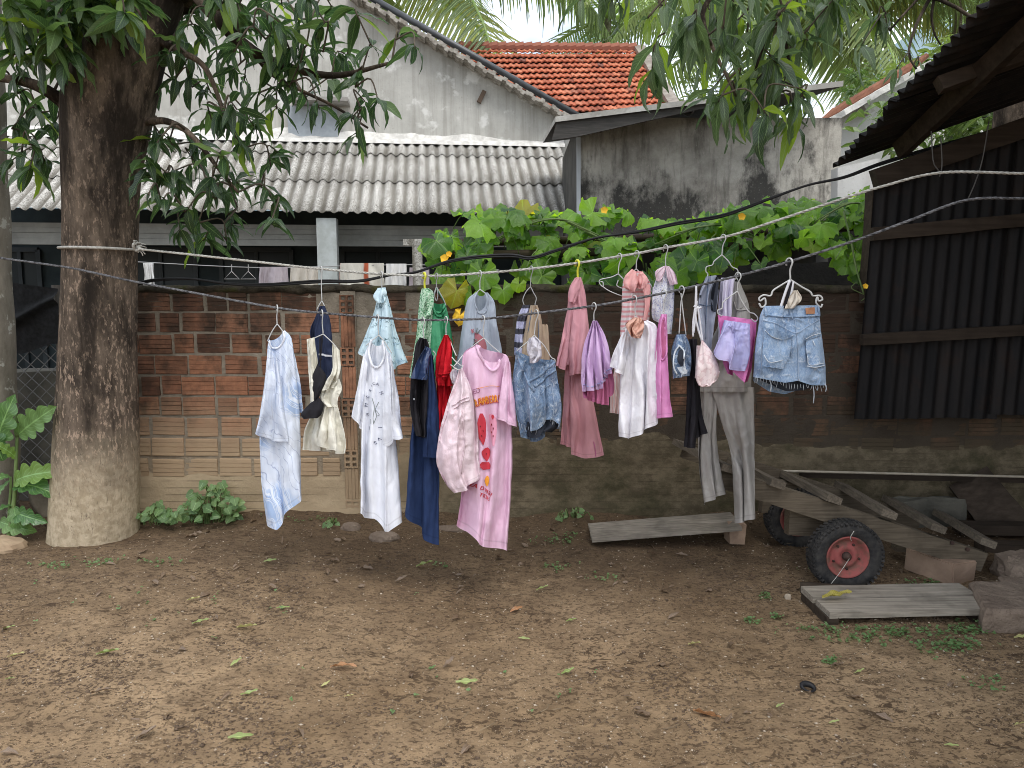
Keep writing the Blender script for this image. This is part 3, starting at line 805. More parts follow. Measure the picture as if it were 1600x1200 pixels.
# ================================================================== TREES
def bark_mat():
    t = NT('mango_bark'); p = t.pos(); x, y, z = t.xyz(p)
    col = t.mix(t.ramp(t.noise(t.sc(p, (12, 12, 4)), 1, 7, .7), [(.38, 0), (.62, 1)]), (.055, .043, .034), (.185, .143, .108))
    sp = t.ramp(t.noise(t.sc(p, (60, 60, 22)), 1, 4, .7), [(.54, 0), (.61, 1)])
    col = t.mix(t.math('MULTIPLY', sp, t.rangef(z, 2.6, .6, .3, 1)), col, (.40, .30, .225))
    blk = t.ramp(t.math('ADD', t.noise(t.sc(p, (6, 6, 1.1)), 1, 5, .6), t.rangef(z, 1.0, 2.6, -.03, .05)), [(.49, 0), (.60, .85)])
    col = t.mix(blk, col, (.021, .017, .014))
    cr_ = t.noise(t.sc(p, (48, 48, 15)), 1, 8, .78, 1.2); fin = t.noise(t.sc(p, (120, 120, 60)), 1, 4, .7)
    d = t.math('ADD', z, t.math('MULTIPLY', t.noise(p, 5, 5), .36))
    col = t.mix(t.rangef(d, .86, .42, 0, .92), col, t.mix(t.ramp(t.noise(p, 30, 4), [(.4, 0), (.6, 1)]), (.44, .355, .24), (.60, .50, .355)))
    col = t.mix(t.ramp(cr_, [(.33, .8), (.43, 0)]), col, (.030, .023, .018))
    h = t.math('ADD', t.math('MULTIPLY', t.ramp(cr_, [(.3, 0), (.62, 1)]), 1), t.math('MULTIPLY', fin, .45))
    return t.done(col, .95, t.bump(h, .6, .014), .1)
BARK = bark_mat()
TWIG = simple('twig_bark', (.060, .048, .036), (.11, .09, .065), 12, .9, .4)
def leaf_mat(name, dark, light, young=None, trans=.32, ycut=.86, vk=1.0):
    t = NT(name); uv = t.uv(); u, v, _ = t.xyz(uv); r = t.rnd(); p = t.pos()
    col = t.mix(t.ramp(t.math('ADD', t.math('MULTIPLY', r, .7), t.math('MULTIPLY', t.noise(p, 7, 3), .5)), [(.25, 0), (.8, 1)]), dark, light)
    if young: col = t.mix(t.ramp(r, [(ycut, 0), (ycut + .06, 1)]), col, young)
    mid = t.math('ABSOLUTE', t.math('SUBTRACT', v, .5))
    vein = t.math('ABSOLUTE', t.math('SUBTRACT', t.math('FRACT', t.math('ADD', t.math('MULTIPLY', u, 13), t.math('MULTIPLY', mid, -5))), .5))
    vf = t.math('MAXIMUM', t.ramp(mid, [(.018, .75 * vk), (.045, 0)]), t.ramp(vein, [(.04, .28 * vk), (.16, 0)]))
    col = t.mix(vf, col, tuple(min(1, q * 1.9 + .03) for q in light))
    nm = t.bump(vein, .35, .004)
    tr = t.hsv(col, .49, 1.15, 2.2)
    return t.done(col, t.rangef(r, 0, 1, .26, .5), nm, .6, 0, trans, tr)
MANGO = leaf_mat('mango_leaf', (.028, .060, .025), (.10, .168, .056), (.19, .29, .05), trans=.42, ycut=.84, vk=.7)
def leaf_geo(L=1.0, W=.25, droop=.5, fold=.25, twist=0.0, wave=0.0, n=8, tip=1.25):
    V, F, UV = [], [], []
    x = z = 0.0; ang = 0.0
    for i in range(n + 1):
        f = i / n
        w = W * .5 * (math.sin(math.pi * min(1, f ** .8 * 1.0)) ** .8 * (1 - .25 * f) if 0 < f < 1 else 0.012)
        for k in (-1, -.5, 0, .5, 1):
            y = k * w; zz = abs(k) * w * fold + wave * W * .12 * math.sin(f * 14 + k * 2) * abs(k)
            tw = twist * f
            V.append((x, y * math.cos(tw) - zz * math.sin(tw) * .5, z + zz + y * math.sin(tw))); UV.append((f, .5 + k * .5))
        ang = -droop * f * 1.6
        x += L / n * math.cos(ang); z += L / n * math.sin(ang)
    for i in range(n):
        for k in range(4):
            a = i * 5 + k; F.append((a, a + 5, a + 6, a + 1))
    return V, F, UV
def leaf_meshes(name, m, count, n=6, **r):
    out = []
    for i in range(count):
        a = {k: (random.uniform(*v) if isinstance(v, tuple) else v) for k, v in r.items()}
        V, F, UV = leaf_geo(n=n, **a); out.append(mesh(name, V, F, m, UV))
    return out
MLEAF_A = leaf_meshes('leaf', MANGO, 10, W=(.27, .37), droop=(.2, 1.0), fold=(.05, .38), twist=(-.5, .5), wave=(.2, 1.4))
MLGEO = [leaf_geo(n=5, W=random.uniform(.27, .36), droop=random.uniform(.3, 1.0), fold=random.uniform(.05, .4), twist=random.uniform(-.6, .6), wave=.8) for _ in range(6)]

def frame(dirv, roll=0.0, up=(0, 0, 1)):
    d = Vector(dirv).normalized(); u = Vector(up)
    y = u.cross(d)
    if y.length < 1e-3: y = Vector((1, 0, 0)).cross(d)
    y.normalize(); z = d.cross(y)
    M = Matrix((d, y, z)).transposed()
    return M @ Matrix.Rotation(roll, 3, 'X')
def grow(tree, root_pts, clusters, TO, leafL, part_budget, twig_r=.006, whorl=(6, 10), zr=(-.75, .3), MLEAF=None, MG=None):
    """clusters: world points with a count; twigs join each to the nearest branch; leaves whorl round the twig tips"""
    nodes = [(Vector(p), r) for p, r in root_pts]
    tw = MB(TO); placed = []
    order = sorted(clusters, key=lambda c: min((c[0] - n[0]).length for n in nodes))
    for (c, cnt, sz) in order:
        b = min(nodes, key=lambda n: (c - n[0]).length + (.25 if n[0].z < c.z - .25 else 0))
        a = b[0]; mid = a.lerp(c, .55) + Vector((random.uniform(-.05, .05), random.uniform(-.06, .06), .05 + .12 * (c - a).length))
        pts = [Vector(q) for q in smooth_path([a, mid, c], 9)]
        r0 = min(b[1] * .8, twig_r + .010 * (c - a).length)
        rad = list(np.linspace(max(r0, .005), .0035, 9)); tw.tube(pts, rad, 5)
        for q, r_ in zip(pts[3:], rad[3:]): nodes.append((q, r_))
        placed.append((c, (c - mid).normalized(), cnt, sz))
        if cnt > 3 and random.random() < .6: placed.append((pts[6], (pts[7] - pts[5]).normalized(), max(2, cnt // 3), sz))
    stuff(tw.build('twigs', TWIG, tree, True))
    leaves = []
    for (c, d, cnt, sz) in placed:
        n = cnt if cnt else random.randint(*whorl)
        base = random.uniform(0, 6.28)
        for k in range(n):
            a = base + k * 2.4 + random.uniform(-.3, .3)
            side = Vector((math.cos(a), math.sin(a), 0)); side = (side - d * side.dot(d) * .7)
            dv = side * random.uniform(.6, 1.0) + d * random.uniform(.0, .8) + Vector((0, 0, random.uniform(*zr)))
            L = leafL * sz * random.uniform(.72, 1.15)
            leaves.append((c - d * random.uniform(0, .05) , dv.normalized(), L, random.uniform(-.7, .7)))
    leaves.sort(key=lambda q: -q[2] / max(.5, q[0].y) * (1 if -40 < 0 else 1))
    st = []
    for i, (p, dv, L, roll) in enumerate(leaves):
        M = Matrix.Translation(p - TO) @ frame(dv, roll).to_4x4() @ Matrix.Scale(L, 4)
        if i < part_budget:
            o = link(bpy.data.objects.new('leaf', random.choice(MLEAF or MLEAF_A)), tree); o.matrix_local = M
        else: st.append(M)
    if st:
        V, F, UV = [], [], []
        for M in st:
            v, f, uv = random.choice(MLGEO); b = len(V)
            V += [tuple(M @ Vector(q)) for q in v]; F += [tuple(i + b for i in q) for q in f]; UV += uv
        stuff(obj('leaves', V, F, MG or MANGO, tree, UV))
    return len(leaves)

# --- mango tree on the left
TY = 4.24
mango = thing('mango_tree', 'thick dark mango trunk with a white rope tied round it and drooping leaves', 'tree', (at(145, 868, TY).x, TY, 0)); TO = Vector(mango.location)
prof = [(890, 74, 214), (868, 78, 211), (840, 82, 211), (800, 85, 212), (740, 88, 213), (690, 91, 214), (620, 95, 211), (540, 98, 209), (470, 101, 209), (400, 103, 209), (340, 104, 210), (280, 103, 214),
        (220, 102, 226), (170, 101, 237), (125, 106, 246), (85, 124, 255), (40, 144, 272), (0, 158, 285), (-60, 180, 300), (-140, 205, 322)]
py_ = np.linspace(890, -140, 110); ys_ = [q[0] for q in prof][::-1]
lx = np.interp(py_, ys_, [q[1] for q in prof][::-1]); rx = np.interp(py_, ys_, [q[2] for q in prof][::-1])
def sm(a, k=9): return np.convolve(np.pad(a, k // 2, mode='edge'), np.ones(k) / k, 'valid')
lx, rx = sm(lx), sm(rx)
V = []; ns = 64
for y_, a, b in zip(py_, lx, rx):
    pa, pb = at(a, y_, TY), at(b, y_, TY); c = (pa + pb) / 2; r_ = (pb - pa).length / 2
    th = np.arange(ns) / ns * 2 * np.pi
    nz_ = 1 + .035 * fbm(np.cos(th) * 2.2, np.sin(th) * 2.2, c.z * 1.7, 6, 3) + .022 * fbm(np.cos(th) * 9, np.sin(th) * 9, c.z * 6, 12, 3)
    for k in range(ns): V.append((c.x + r_ * nz_[k] * math.cos(th[k]) - TO.x, c.y + r_ * nz_[k] * math.sin(th[k]) - TO.y, c.z))
F = [(j * ns + k, j * ns + (k + 1) % ns, (j + 1) * ns + (k + 1) % ns, (j + 1) * ns + k) for j in range(109) for k in range(ns)]
obj('trunk', V, F, BARK, mango)
def limb(name, pts, r0, r1, n=26, sides=14):
    pp = [Vector(q) for q in smooth_path(pts, n)]; rad = list(np.linspace(r0, r1, n)); m_ = MB(TO); m_.tube(pp, rad, sides); m_.build(name, BARK, mango, True); return list(zip(pp, rad))
L1 = limb('branch', [at(150, 120, TY), at(105, 60, TY - .02), at(40, -10, TY - .1), at(-60, -90, TY - .3)], .13, .07)
L2 = limb('branch', [at(245, 10, TY), at(292, -20, TY - .1), at(332, 20, TY - .2), at(372, 62, TY - .2), at(430, 98, TY - .15), at(520, 118, TY - .1), at(612, 98, TY - .1)], .05, .008, 40, 8)
L3 = limb('branch', [at(228, 190, TY), at(262, 190, TY - .15), at(300, 212, TY - .2), at(345, 268, TY - .2), at(372, 300, TY - .2)], .022, .007, 24, 7)
L4 = limb('branch', [at(238, 60, TY), at(275, 78, TY - .1), at(320, 105, TY - .2), at(350, 175, TY - .2), at(368, 215, TY - .2)], .022, .007, 24, 7)
L5 = limb('branch', [at(112, 170, TY), at(70, 140, TY - .1), at(25, 125, TY - .1), at(-40, 120, TY - .1)], .04, .012, 20, 8)
L6 = limb('branch', [at(390, 75, TY - .17), at(430, 120, TY), at(520, 165, TY), at(575, 200, TY)], .012, .006, 20, 6)
L7 = limb('branch', [at(290, 0, TY), at(260, -120, TY), at(150, -170, TY - .5), at(0, -150, TY - .9)], .16, .06, 20, 12)
roots = L1[8:] + L2[4:] + L3[4:] + L4[4:] + L5[4:] + L6[4:]
lm = [(15, 10), (30, 60), (60, 30), (75, 75), (100, 20), (120, 62), (62, 110), (150, 20), (20, 100), (140, 5), (180, 5), (205, 10), (110, 100), (40, 20), (90, 50), (128, 30), (10, 50), (165, 30), (196, 40),
      (28, 160), (60, 190), (18, 215), (48, 240), (80, 215), (30, 130), (70, 265), (18, 265), (85, 160), (45, 280),
      (268, 18), (292, 55), (305, 20), (340, 15), (380, 25), (402, 15), (425, 40), (352, 55), (440, 20), (460, 45), (270, 60), (320, 70), (480, 10),
      (340, 108), (362, 125), (300, 150), (272, 140), (245, 150), (330, 160), (382, 140), (420, 110), (452, 90), (470, 120), (500, 58), (522, 30), (560, 38), (542, 100), (582, 86), (622, 75), (648, 90), (555, 150),
      (520, 140), (592, 176), (548, 200), (556, 228), (432, 185), (480, 170), (452, 150), (402, 165), (370, 185), (350, 205), (300, 225), (268, 240), (240, 235), (400, 215), (382, 245), (350, 262),
      (300, 265), (262, 285), (332, 295), (372, 300), (408, 308), (280, 305), (252, 330), (290, 345), (338, 325), (310, 362), (356, 350), (282, 375), (250, 292), (232, 275), (430, 330), (318, 390), (438, 255),
      (345, 30), (285, 95), (395, 55), (415, 75), (372, 90), (330, 200), (505, 95), (440, 60), (260, 100)]
cl = []
for (x_, y_) in lm:
    near = y_ < 120 and x_ < 215
    Y_ = (TY - random.uniform(.25, .6)) if near else TY + random.uniform(-.45, .25)
    if 95 < x_ < 225 and not near: Y_ = TY + random.uniform(.3, .5)
    cl.append((at(x_, y_ - 14, Y_), random.randint(4, 6) if not near else random.randint(8, 11), random.uniform(.8, 1.1) if not near else 1.15))
for (c_, n_, s_) in list(cl)[60::2]:
    cl.append((c_ + Vector((random.gauss(0, .09), random.gauss(0, .15), random.gauss(0, .08))), random.randint(3, 6), random.uniform(.55, .85)))
# crown above the frame: shades the yard and the trunk
nl = grow(mango, roots, cl, TO, .18, 300, zr=(-.7, .45))
def mass(tree, TO, centre, size, n, L, m, name='foliage'):
    V, F, UV = [], [], []
    cs = [(random.gauss(0, .5), random.gauss(0, .5), random.gauss(0, .4)) for _ in range(max(6, n // 60))]
    for i in range(n):
        c = random.choice(cs); q = Vector((c[0] * size[0] + random.gauss(0, .22), c[1] * size[1] + random.gauss(0, .22), c[2] * size[2] + random.gauss(0, .16))) + Vector(centre)
        a = random.uniform(0, 6.28); M = Matrix.Translation(q - TO) @ frame((math.cos(a), math.sin(a), random.uniform(-.9, .1)), random.uniform(-.8, .8)).to_4x4() @ Matrix.Scale(L * random.uniform(.7, 1.2), 4)
        v, f, uv = random.choice(MLGEO); b = len(V)
        V += [tuple(M @ Vector(w)) for w in v]; F += [tuple(k + b for k in w) for w in f]; UV += uv
    return stuff(obj(name, V, F, m, tree, UV))
mass(mango, TO, (-1.9, 3.6, 4.6), (2.2, 1.8, .9), 2200, .2, MANGO)

MANGO2 = leaf_mat('long_mango_leaf', (.040, .072, .034), (.110, .165, .070), (.20, .30, .05), trans=.40, ycut=.78, vk=.9)
# --- second mango: only its hanging branches come into view from above, its trunk stands behind the shed
TO2 = Vector((3.9, 6.2, 0))
mango2 = thing('mango_tree', 'mango tree branches hanging in from the top right before the outbuilding', 'tree', TO2)
TO_keep = TO; TO = TO2
def limb2(pts, r0, r1, n=26, sides=10):
    pp = [Vector(q) for q in smooth_path(pts, n)]; m_ = MB(TO2); rad = list(np.linspace(r0, r1, n)); m_.tube(pp, rad, sides); m_.build('branch', BARK, mango2, True); return list(zip(pp, rad))
m_ = MB(TO2); m_.tube(smooth_path([TO2 - Vector((0, 0, .1)), TO2 + Vector((.05, 0, 1.5)), TO2 + Vector((-.1, -.2, 3.0)), TO2 + Vector((-.3, -.5, 4.2))], 20), list(np.linspace(.2, .13, 20)), 14); m_.build('trunk', BARK, mango2, True)
ctr = TO2 + Vector((-.3, -.5, 4.2))
K0 = limb2([ctr, Vector((2.9, 4.9, 4.6)), Vector((2.0, 4.3, 4.4)), Vector((1.3, 4.0, 3.9)), at(1150, -60, 3.9), at(1010, -40, 3.9)], .12, .02)
K1 = limb2([at(1300, -110, 4.1), at(1250, -20, 3.9), at(1205, 40, 3.85), at(1180, 110, 3.85)], .018, .006, 18, 7)
K2 = limb2([at(1150, -60, 3.9), at(1110, -5, 3.9), at(1100, 40, 3.9), at(1150, 150, 3.85)], .016, .006, 18, 7)
K3 = limb2([at(1240, -80, 4.2), at(1225, 20, 4.1), at(1235, 110, 4.1), at(1248, 160, 4.1)], .014, .005, 18, 7)
K4 = limb2([at(1020, -50, 3.9), at(1030, 0, 3.9), at(1040, 50, 3.9)], .012, .005, 12, 7)
K5 = limb2([ctr, Vector((3.0, 5.4, 4.4)), at(1470, -60, 5.0), at(1432, 0, 5.0), at(1405, 30, 5.0), at(1390, 48, 5.0)], .03, .006, 24, 7)
K6 = limb2([at(1480, -50, 5.0), at(1446, 10, 5.0), at(1428, 48, 5.0), at(1420, 85, 5.0), at(1432, 108, 5.0)], .014, .006, 20, 7)
K7 = limb2([ctr, Vector((3.2, 5.4, 4.2)), at(1440, -30, 5.0), at(1478, 2, 5.0), at(1500, 15, 5.0), at(1516, 26, 5.0)], .02, .011, 20, 7)
K8 = limb2([at(1470, -40, 5.0), at(1456, 18, 5.0), at(1460, 52, 5.0), at(1470, 70, 5.0)], .012, .005, 14, 7)
rm_ = [(905, 18), (942, 6), (962, 20), (980, 10), (1012, 50), (1040, 30), (1062, 70), (1032, 95), (1090, 30), (1102, 80), (1120, 55), (1150, 30), (1172, 15), (1200, 22), (1130, 105), (1160, 85), (1192, 60),
       (1222, 80), (1100, 122), (1182, 125), (1212, 120), (1150, 150), (1122, 182), (1160, 190), (1190, 180), (1222, 165), (1242, 190), (1200, 205), (1250, 160), (1232, 120), (1252, 40), (1282, 15), (1292, 55),
       (1322, 12), (1018, 140), (1075, 10), (1135, 10), (1225, 40), (1262, 85), (1180, 95), (1145, 60), (1240, 215), (1110, 165), (1210, 60), (1085, 60), (1260, 5), (1305, 30), (1170, 160), (1200, 145)]
cl = [(at(x_, y_ - 22, 3.9 + random.uniform(-.3, .35)), random.randint(3, 6), random.uniform(.85, 1.15)) for x_, y_ in rm_]
cl[0] = (at(905, 5, 3.7), 2, 1.0)
cl += [(at(1345, 72, 4.6), 3, 1.1), (at(1385, 22, 4.8), 6, .95), (at(1372, 32, 4.8), 5, .95), (at(1400, 108, 4.9), 3, .6), (at(1435, 100, 5.0), 3, .55)]
nl2 = grow(mango2, K0[16:] + K1[3:] + K2[3:] + K3[3:] + K4[2:] + K5[10:] + K6[5:], cl, TO2, .225, 300, zr=(-.9, .2), MLEAF=leaf_meshes('leaf', MANGO2, 10, n=8, W=(.21, .28), droop=(.4, 1.2), fold=(.1, .45), twist=(-.4, .4), wave=(.4, 1.6)), MG=MANGO2)
mass(mango2, TO2, (2.6, 2.7, 5.2), (2.2, 1.9, .6), 3000, .2, MANGO)  # unseen canopy added above the frame to shade the right side
TO = TO_keep

# --- slim pale trunk at the left edge
LICH = NT('lichen_bark'); t = LICH; p = t.pos()
col = t.mix(t.ramp(t.noise(t.sc(p, (5, 5, 2)), 1, 6, .65), [(.38, 0), (.64, 1)]), (.13, .118, .092), (.27, .245, .20))
col = t.mix(t.ramp(t.noise(p, 13, 5, .65), [(.585, 0), (.63, .85)]), col, (.42, .42, .37))
LICH = t.done(col, .95, t.bump(t.noise(p, 40, 6, .7), .5, .01), .1)
sl = thing('slim_tree', 'slim pale lichen spotted tree trunk left of the mango trunk', 'tree', at(-24, 850, 4.35)); sl.location.z = 0; q0 = Vector(sl.location)
m_ = MB(q0); pts = [at(-24, 890, 4.35), at(-22, 700, 4.35), at(-30, 500, 4.35), at(-40, 250, 4.35), at(-50, 0, 4.35), at(-60, -250, 4.35)]
m_.tube(smooth_path(pts, 50), list(.172 - .024 * np.linspace(0, 1, 50) + .004 * np.sin(np.linspace(0, 40, 50))), 22); m_.build('trunk', LICH, sl, True)

# --- coconut palms
PALM = leaf_mat('palm_leaflet', (.10, .15, .075), (.22, .285, .125), (.32, .33, .12), .45, .93)
def frond_mesh(L, seed, pairs=46, stiff=.5):
    rr = random.Random(seed); V, F, UV = [], [], []
    pts = []; x = z = 0; a = rr.uniform(.5, .9)
    n = 24
    for i in range(n + 1):
        pts.append(Vector((x, .02 * math.sin(i), z))); a -= (1.5 + rr.uniform(-.2, .2)) / n * (.4 + 1.3 * i / n) ; x += L / n * math.cos(a); z += L / n * math.sin(a)
    v, f = tube_geo(pts, list(np.linspace(.05, .008, n + 1)), 5); V += [tuple(q) for q in v]; F += f; UV += [(0, .5)] * len(v)
    for k in range(pairs):
        f_ = .12 + .88 * k / pairs; i = min(int(f_ * n), n - 1); c = pts[i].lerp(pts[i + 1], f_ * n - i); tang = (pts[i + 1] - pts[i]).normalized()
        ll = L * .27 * math.sin(math.pi * min(1, .18 + .80 * f_)) * rr.uniform(.85, 1.1)
        for s in (-1, 1):
            d = (tang * .55 + Vector((0, s, 0)) * .9 + Vector((0, 0, -.25 + rr.uniform(-.2, .2)))).normalized()
            b = len(V); w = .022 * L / 4
            q = c; dn_ = d.copy()
            for j in range(4):
                sd_ = dn_.cross(Vector((0, 0, 1))).normalized() * w * (1, 1.2, .8, .1)[j]
                V += [tuple(q - sd_), tuple(q + sd_)]; UV += [(j / 3, .2), (j / 3, .8)]
                q = q + dn_ * ll / 3; dn_ = (dn_ + Vector((0, 0, -.55 * stiff))).normalized()
            for j in range(3): F.append((b + 2 * j, b + 2 * j + 1, b + 2 * j + 3, b + 2 * j + 2))
    return mesh('frond', V, F, PALM, UV)
FR = [frond_mesh(4.0, i, stiff=.6 + .25 * (i % 3)) for i in range(5)]
def palm(label, px, py, Y, n, scale, lean=0.0, rot=0.0, skip=()):
    c = at(px, py, Y); base = Vector((c.x + lean, c.y + .5, 0))
    o = thing('coconut_palm', label, 'palm tree', base, 'coconut palms behind the houses')
    m_ = MB(base); m_.tube(smooth_path([base, base.lerp(c, .5) + Vector((lean * -.2, 0, 0)), c], 20), list(np.linspace(.2, .12, 20)), 10); m_.build('trunk', LICH, o, True)
    for k in range(n):
        f = link(bpy.data.objects.new('frond', FR[k % 5]), o); tier = k % 3
        a = rot + k * 2.399
        f.matrix_local = Matrix.Translation(c - base) @ Matrix.Rotation(a, 4, 'Z') @ Matrix.Rotation((-.35, .05, .5)[tier] + random.uniform(-.15, .15), 4, 'Y') @ Matrix.Scale(scale * random.uniform(.85, 1.1), 4)
    return o
palm('coconut palm with long drooping fronds rising behind the red tiled roof', 590, -40, 27, 26, 2.5, -.8, .5)
palm('coconut palm showing its crown shaft above the right end of red roof', 950, 30, 28, 11, 1.25, -.3, 2.1)
palm('coconut palm with broad fronds behind the tilted slab roof', 1215, 30, 25, 30, 1.75, .3, .2)
palm('coconut palm partly hidden behind the mango branches near the shed', 1500, -30, 24, 26, 1.8, .6, 1.4)

# --- bushy trees at the back
BUSH = leaf_mat('bright_bush_leaf', (.055, .105, .030), (.14, .20, .055), (.26, .27, .09), .35, .9)
def bushy(label, px, py, Y, size, n, L, m, name='leafy_tree'):
    c = at(px, py, Y); base = Vector((c.x, c.y, 0)); o = thing(name, label, 'tree', base)
    m_ = MB(base); m_.tube(smooth_path([base, base.lerp(c, .6), c], 10), list(np.linspace(.13, .05, 10)), 8)
    for k in range(7):
        a = k * 2.4; e = c + Vector((math.cos(a) * size[0] * .7, math.sin(a) * size[1] * .7, random.uniform(-.2, .6) * size[2])); m_.tube(smooth_path([base.lerp(c, .7), c.lerp(e, .5), e], 7), list(np.linspace(.05, .01, 7)), 5)
    m_.build('trunk', TWIG, o, True)
    V, F, UV = [], [], []
    lobes = [Vector((random.gauss(0, .55) * size[0], random.gauss(0, .55) * size[1], random.gauss(0, .5) * size[2])) for _ in range(26)]
    for i in range(n):
        q = c + random.choice(lobes) + Vector((random.gauss(0, .16) * size[0], random.gauss(0, .16) * size[1], random.gauss(0, .14) * size[2]))
        a = random.uniform(0, 6.28); M = Matrix.Translation(q - base) @ frame((math.cos(a), math.sin(a), random.uniform(-.8, .5)), random.uniform(-1, 1)).to_4x4() @ Matrix.Scale(L * random.uniform(.7, 1.2), 4)
        v, f, uv = random.choice(LG4); b = len(V)
        V += [tuple(M @ Vector(w)) for w in v]; F += [tuple(k_ + b for k_ in w) for w in f]; UV += uv
    obj('crown', V, F, m, o, UV); return o
LG4 = [leaf_geo(n=3, W=.34, droop=random.uniform(.2, .9), fold=.3, twist=random.uniform(-.5, .5)) for _ in range(5)]
bushy('yellow green bushy tree with pale flower sprays behind the shed roof', 1480, 122, 13, (.9, .9, .62), 2000, .22, BUSH)
bushy('bright green bush between palm fronds and the white house', 1375, 150, 14.5, (.7, .7, .45), 1400, .2, BUSH)
bushy('dark green tree behind the tilted slab roof and red roof', 1150, 150, 30, (2.0, 1.2, 1.0), 2200, .30, PALM)
bushy('pale green tree at far right behind the shed wall', 1580, 150, 9.0, (1.2, 1.0, .8), 2200, .22, BUSH)

# ================================================================== SQUASH VINE on its trellis
VY = 4.95
VINE = leaf_mat('squash_leaf', (.042, .115, .038), (.23, .39, .06), (.36, .30, .05), .55, .955, .35)
def squash_geo(seed):
    rr = random.Random(seed); V, F, UV = [], [], []
    n = 25; cup = rr.uniform(-.9, .3)
    V.append((.08, 0, 0)); UV.append((0, .5))
    for ring in (.45, .75, 1.0):
        for k in range(n):
            a = -math.pi * .88 + 2 * math.pi * .88 * k / (n - 1)
            lob = .90 + .10 * math.cos(a * 2.5) ** 2 - .045 * (k % 2) * (ring == 1.0)
            if abs(a) > 2.4: lob *= .92
            r = .5 * ring * lob * (1 + .05 * rr.uniform(-1, 1))
            z = cup * (r * r) * 1.9 + .10 * ring * ring * math.cos(a * 5.0 + seed) + .05 * ring * math.sin(a * 9 + seed * 2) + rr.uniform(-.03, .03) * ring
            V.append((.08 + r * math.cos(a), r * math.sin(a), z)); UV.append((ring * .9, .5 + .5 * math.sin(a * 2.86 * .5)))
    for k in range(n - 1):
        F.append((0, 1 + k, 2 + k))
        for q in range(2):
            a = 1 + q * n + k; F.append((a, a + n, a + n + 1, a + 1))
    return V, F, UV
SQ = [mesh('leaf', *squash_geo(i)[:2], VINE, squash_geo(i)[2]) for i in range(9)]
vo = at(1000, 440, VY); vine = thing('squash_vine', 'squash vine sprawling along a trellis above the brick wall with yellow flowers', 'vine', vo); VO = Vector(vine.location)
top_px = [(668, 385), (690, 350), (720, 333), (760, 325), (800, 325), (840, 330), (880, 332), (920, 330), (960, 325), (1000, 335), (1040, 340), (1080, 350), (1120, 335), (1160, 325), (1200, 322), (1250, 312), (1300, 308), (1350, 306), (1385, 306)]
bot_px = [(668, 420), (690, 455), (720, 462), (760, 470), (800, 455), (850, 450), (900, 452), (950, 455), (1000, 470), (1040, 468), (1080, 440), (1120, 435), (1160, 425), (1200, 415), (1250, 405), (1300, 405), (1345, 440)]
STEM = simple('vine_stem', (.10, .16, .05), (.16, .22, .08), 10, .7, .2)
placed = 0; stems = MB(VO); pv = []
for i in range(640):
    if placed >= 288: break
    px = random.uniform(672, 1378)
    yt = np.interp(px, [q[0] for q in top_px], [q[1] for q in top_px]); yb = np.interp(px, [q[0] for q in bot_px], [q[1] for q in bot_px])
    f = random.random() ** 1.7
    py = yt + (yb - yt) * f
    if px < 800 and f > .75 and random.random() < .4: continue
    Y_ = VY + random.uniform(-.25, .25) + (.35 * (1 - f) * random.random() if f < .4 else -.05)
    if f > .8: Y_ = VY - .2 - random.random() * .12
    c = at(px, py, Y_)
    s = random.uniform(.10, .24) * (1.05 if f < .5 else .95)
    # leaf faces the light: upper ones tilt skyward, lower ones hang
    tilt = random.uniform(.5, 2.2) if f < .5 else random.uniform(-.35, .6)
    yaw = random.uniform(-1.2, 1.2)
    fwd = Vector((math.sin(yaw) * .9, -math.cos(yaw) * (.9 if f < .5 else .6), -.25 if f < .45 else -1.0))
    nrm_ = Vector((random.uniform(-.9, .9), -1.0 + random.uniform(-.2, .5), tilt * 1.3 + random.uniform(-.2, .2)))
    xa = (fwd - nrm_ * (fwd.dot(nrm_) / nrm_.length_squared)).normalized(); za = nrm_.normalized(); ya = za.cross(xa)
    o = link(bpy.data.objects.new('leaf', random.choice(SQ)), vine)
    o.matrix_local = Matrix.Translation(c - VO) @ Matrix((xa, ya, za)).transposed().to_4x4() @ Matrix.Scale(s, 4)
    placed += 1
    pv.append(c)
    b = c + Vector((random.uniform(-.08, .08), random.uniform(.05, .2), random.uniform(-.16, -.05) if f < .5 else random.uniform(.02, .14)))
    stems.tube(smooth_path([c, c.lerp(b, .5) + Vector((0, .03, .02)), b], 5), .0035, 4)
for k in range(9):
    pts = []
    x_ = 680 + 75 * k
    for j in range(7):
        px = x_ + j * 40; yt = np.interp(px, [q[0] for q in top_px], [q[1] for q in top_px]); pts.append(at(px, yt + 35 + 25 * math.sin(k * 2 + j), VY + .1 * math.sin(j + k)))
    stems.tube(smooth_path(pts, 30), .006, 5)
stems.build('stems', STEM, vine, True)
m_ = MB(VO); m_.tube(smooth_path([at(1318, 330, 4.6), at(1330, 380, 4.55), at(1338, 420, 4.53), at(1350, 460, 4.5)], 20), .006, 5)
m_.tube(smooth_path([at(1332, 372, 4.55), at(1318, 384, 4.54), at(1305, 405, 4.5)], 10), .0025, 4); m_.tube(smooth_path([at(1340, 440, 4.5), at(1330, 450, 4.5), at(1352, 462, 4.5), at(1346, 470, 4.5)], 10), .0025, 4)
m_.build('stem', STEM, vine, True)
FLOW = simple('squash_flower', (.75, .42, .02), (.85, .55, .05), 20, .6, 0)
def flower_mesh():
    V, F = [(0, 0, 0)], []
    for k in range(10):
        a = k * math.pi / 5; r = .5 if k % 2 == 0 else .40; V.append((r * math.cos(a), r * math.sin(a), .30 if k % 2 == 0 else .42))
    for k in range(10): F.append((0, 1 + k, 1 + (k + 1) % 10))
    return mesh('flower', V, F, FLOW)
FM = flower_mesh()
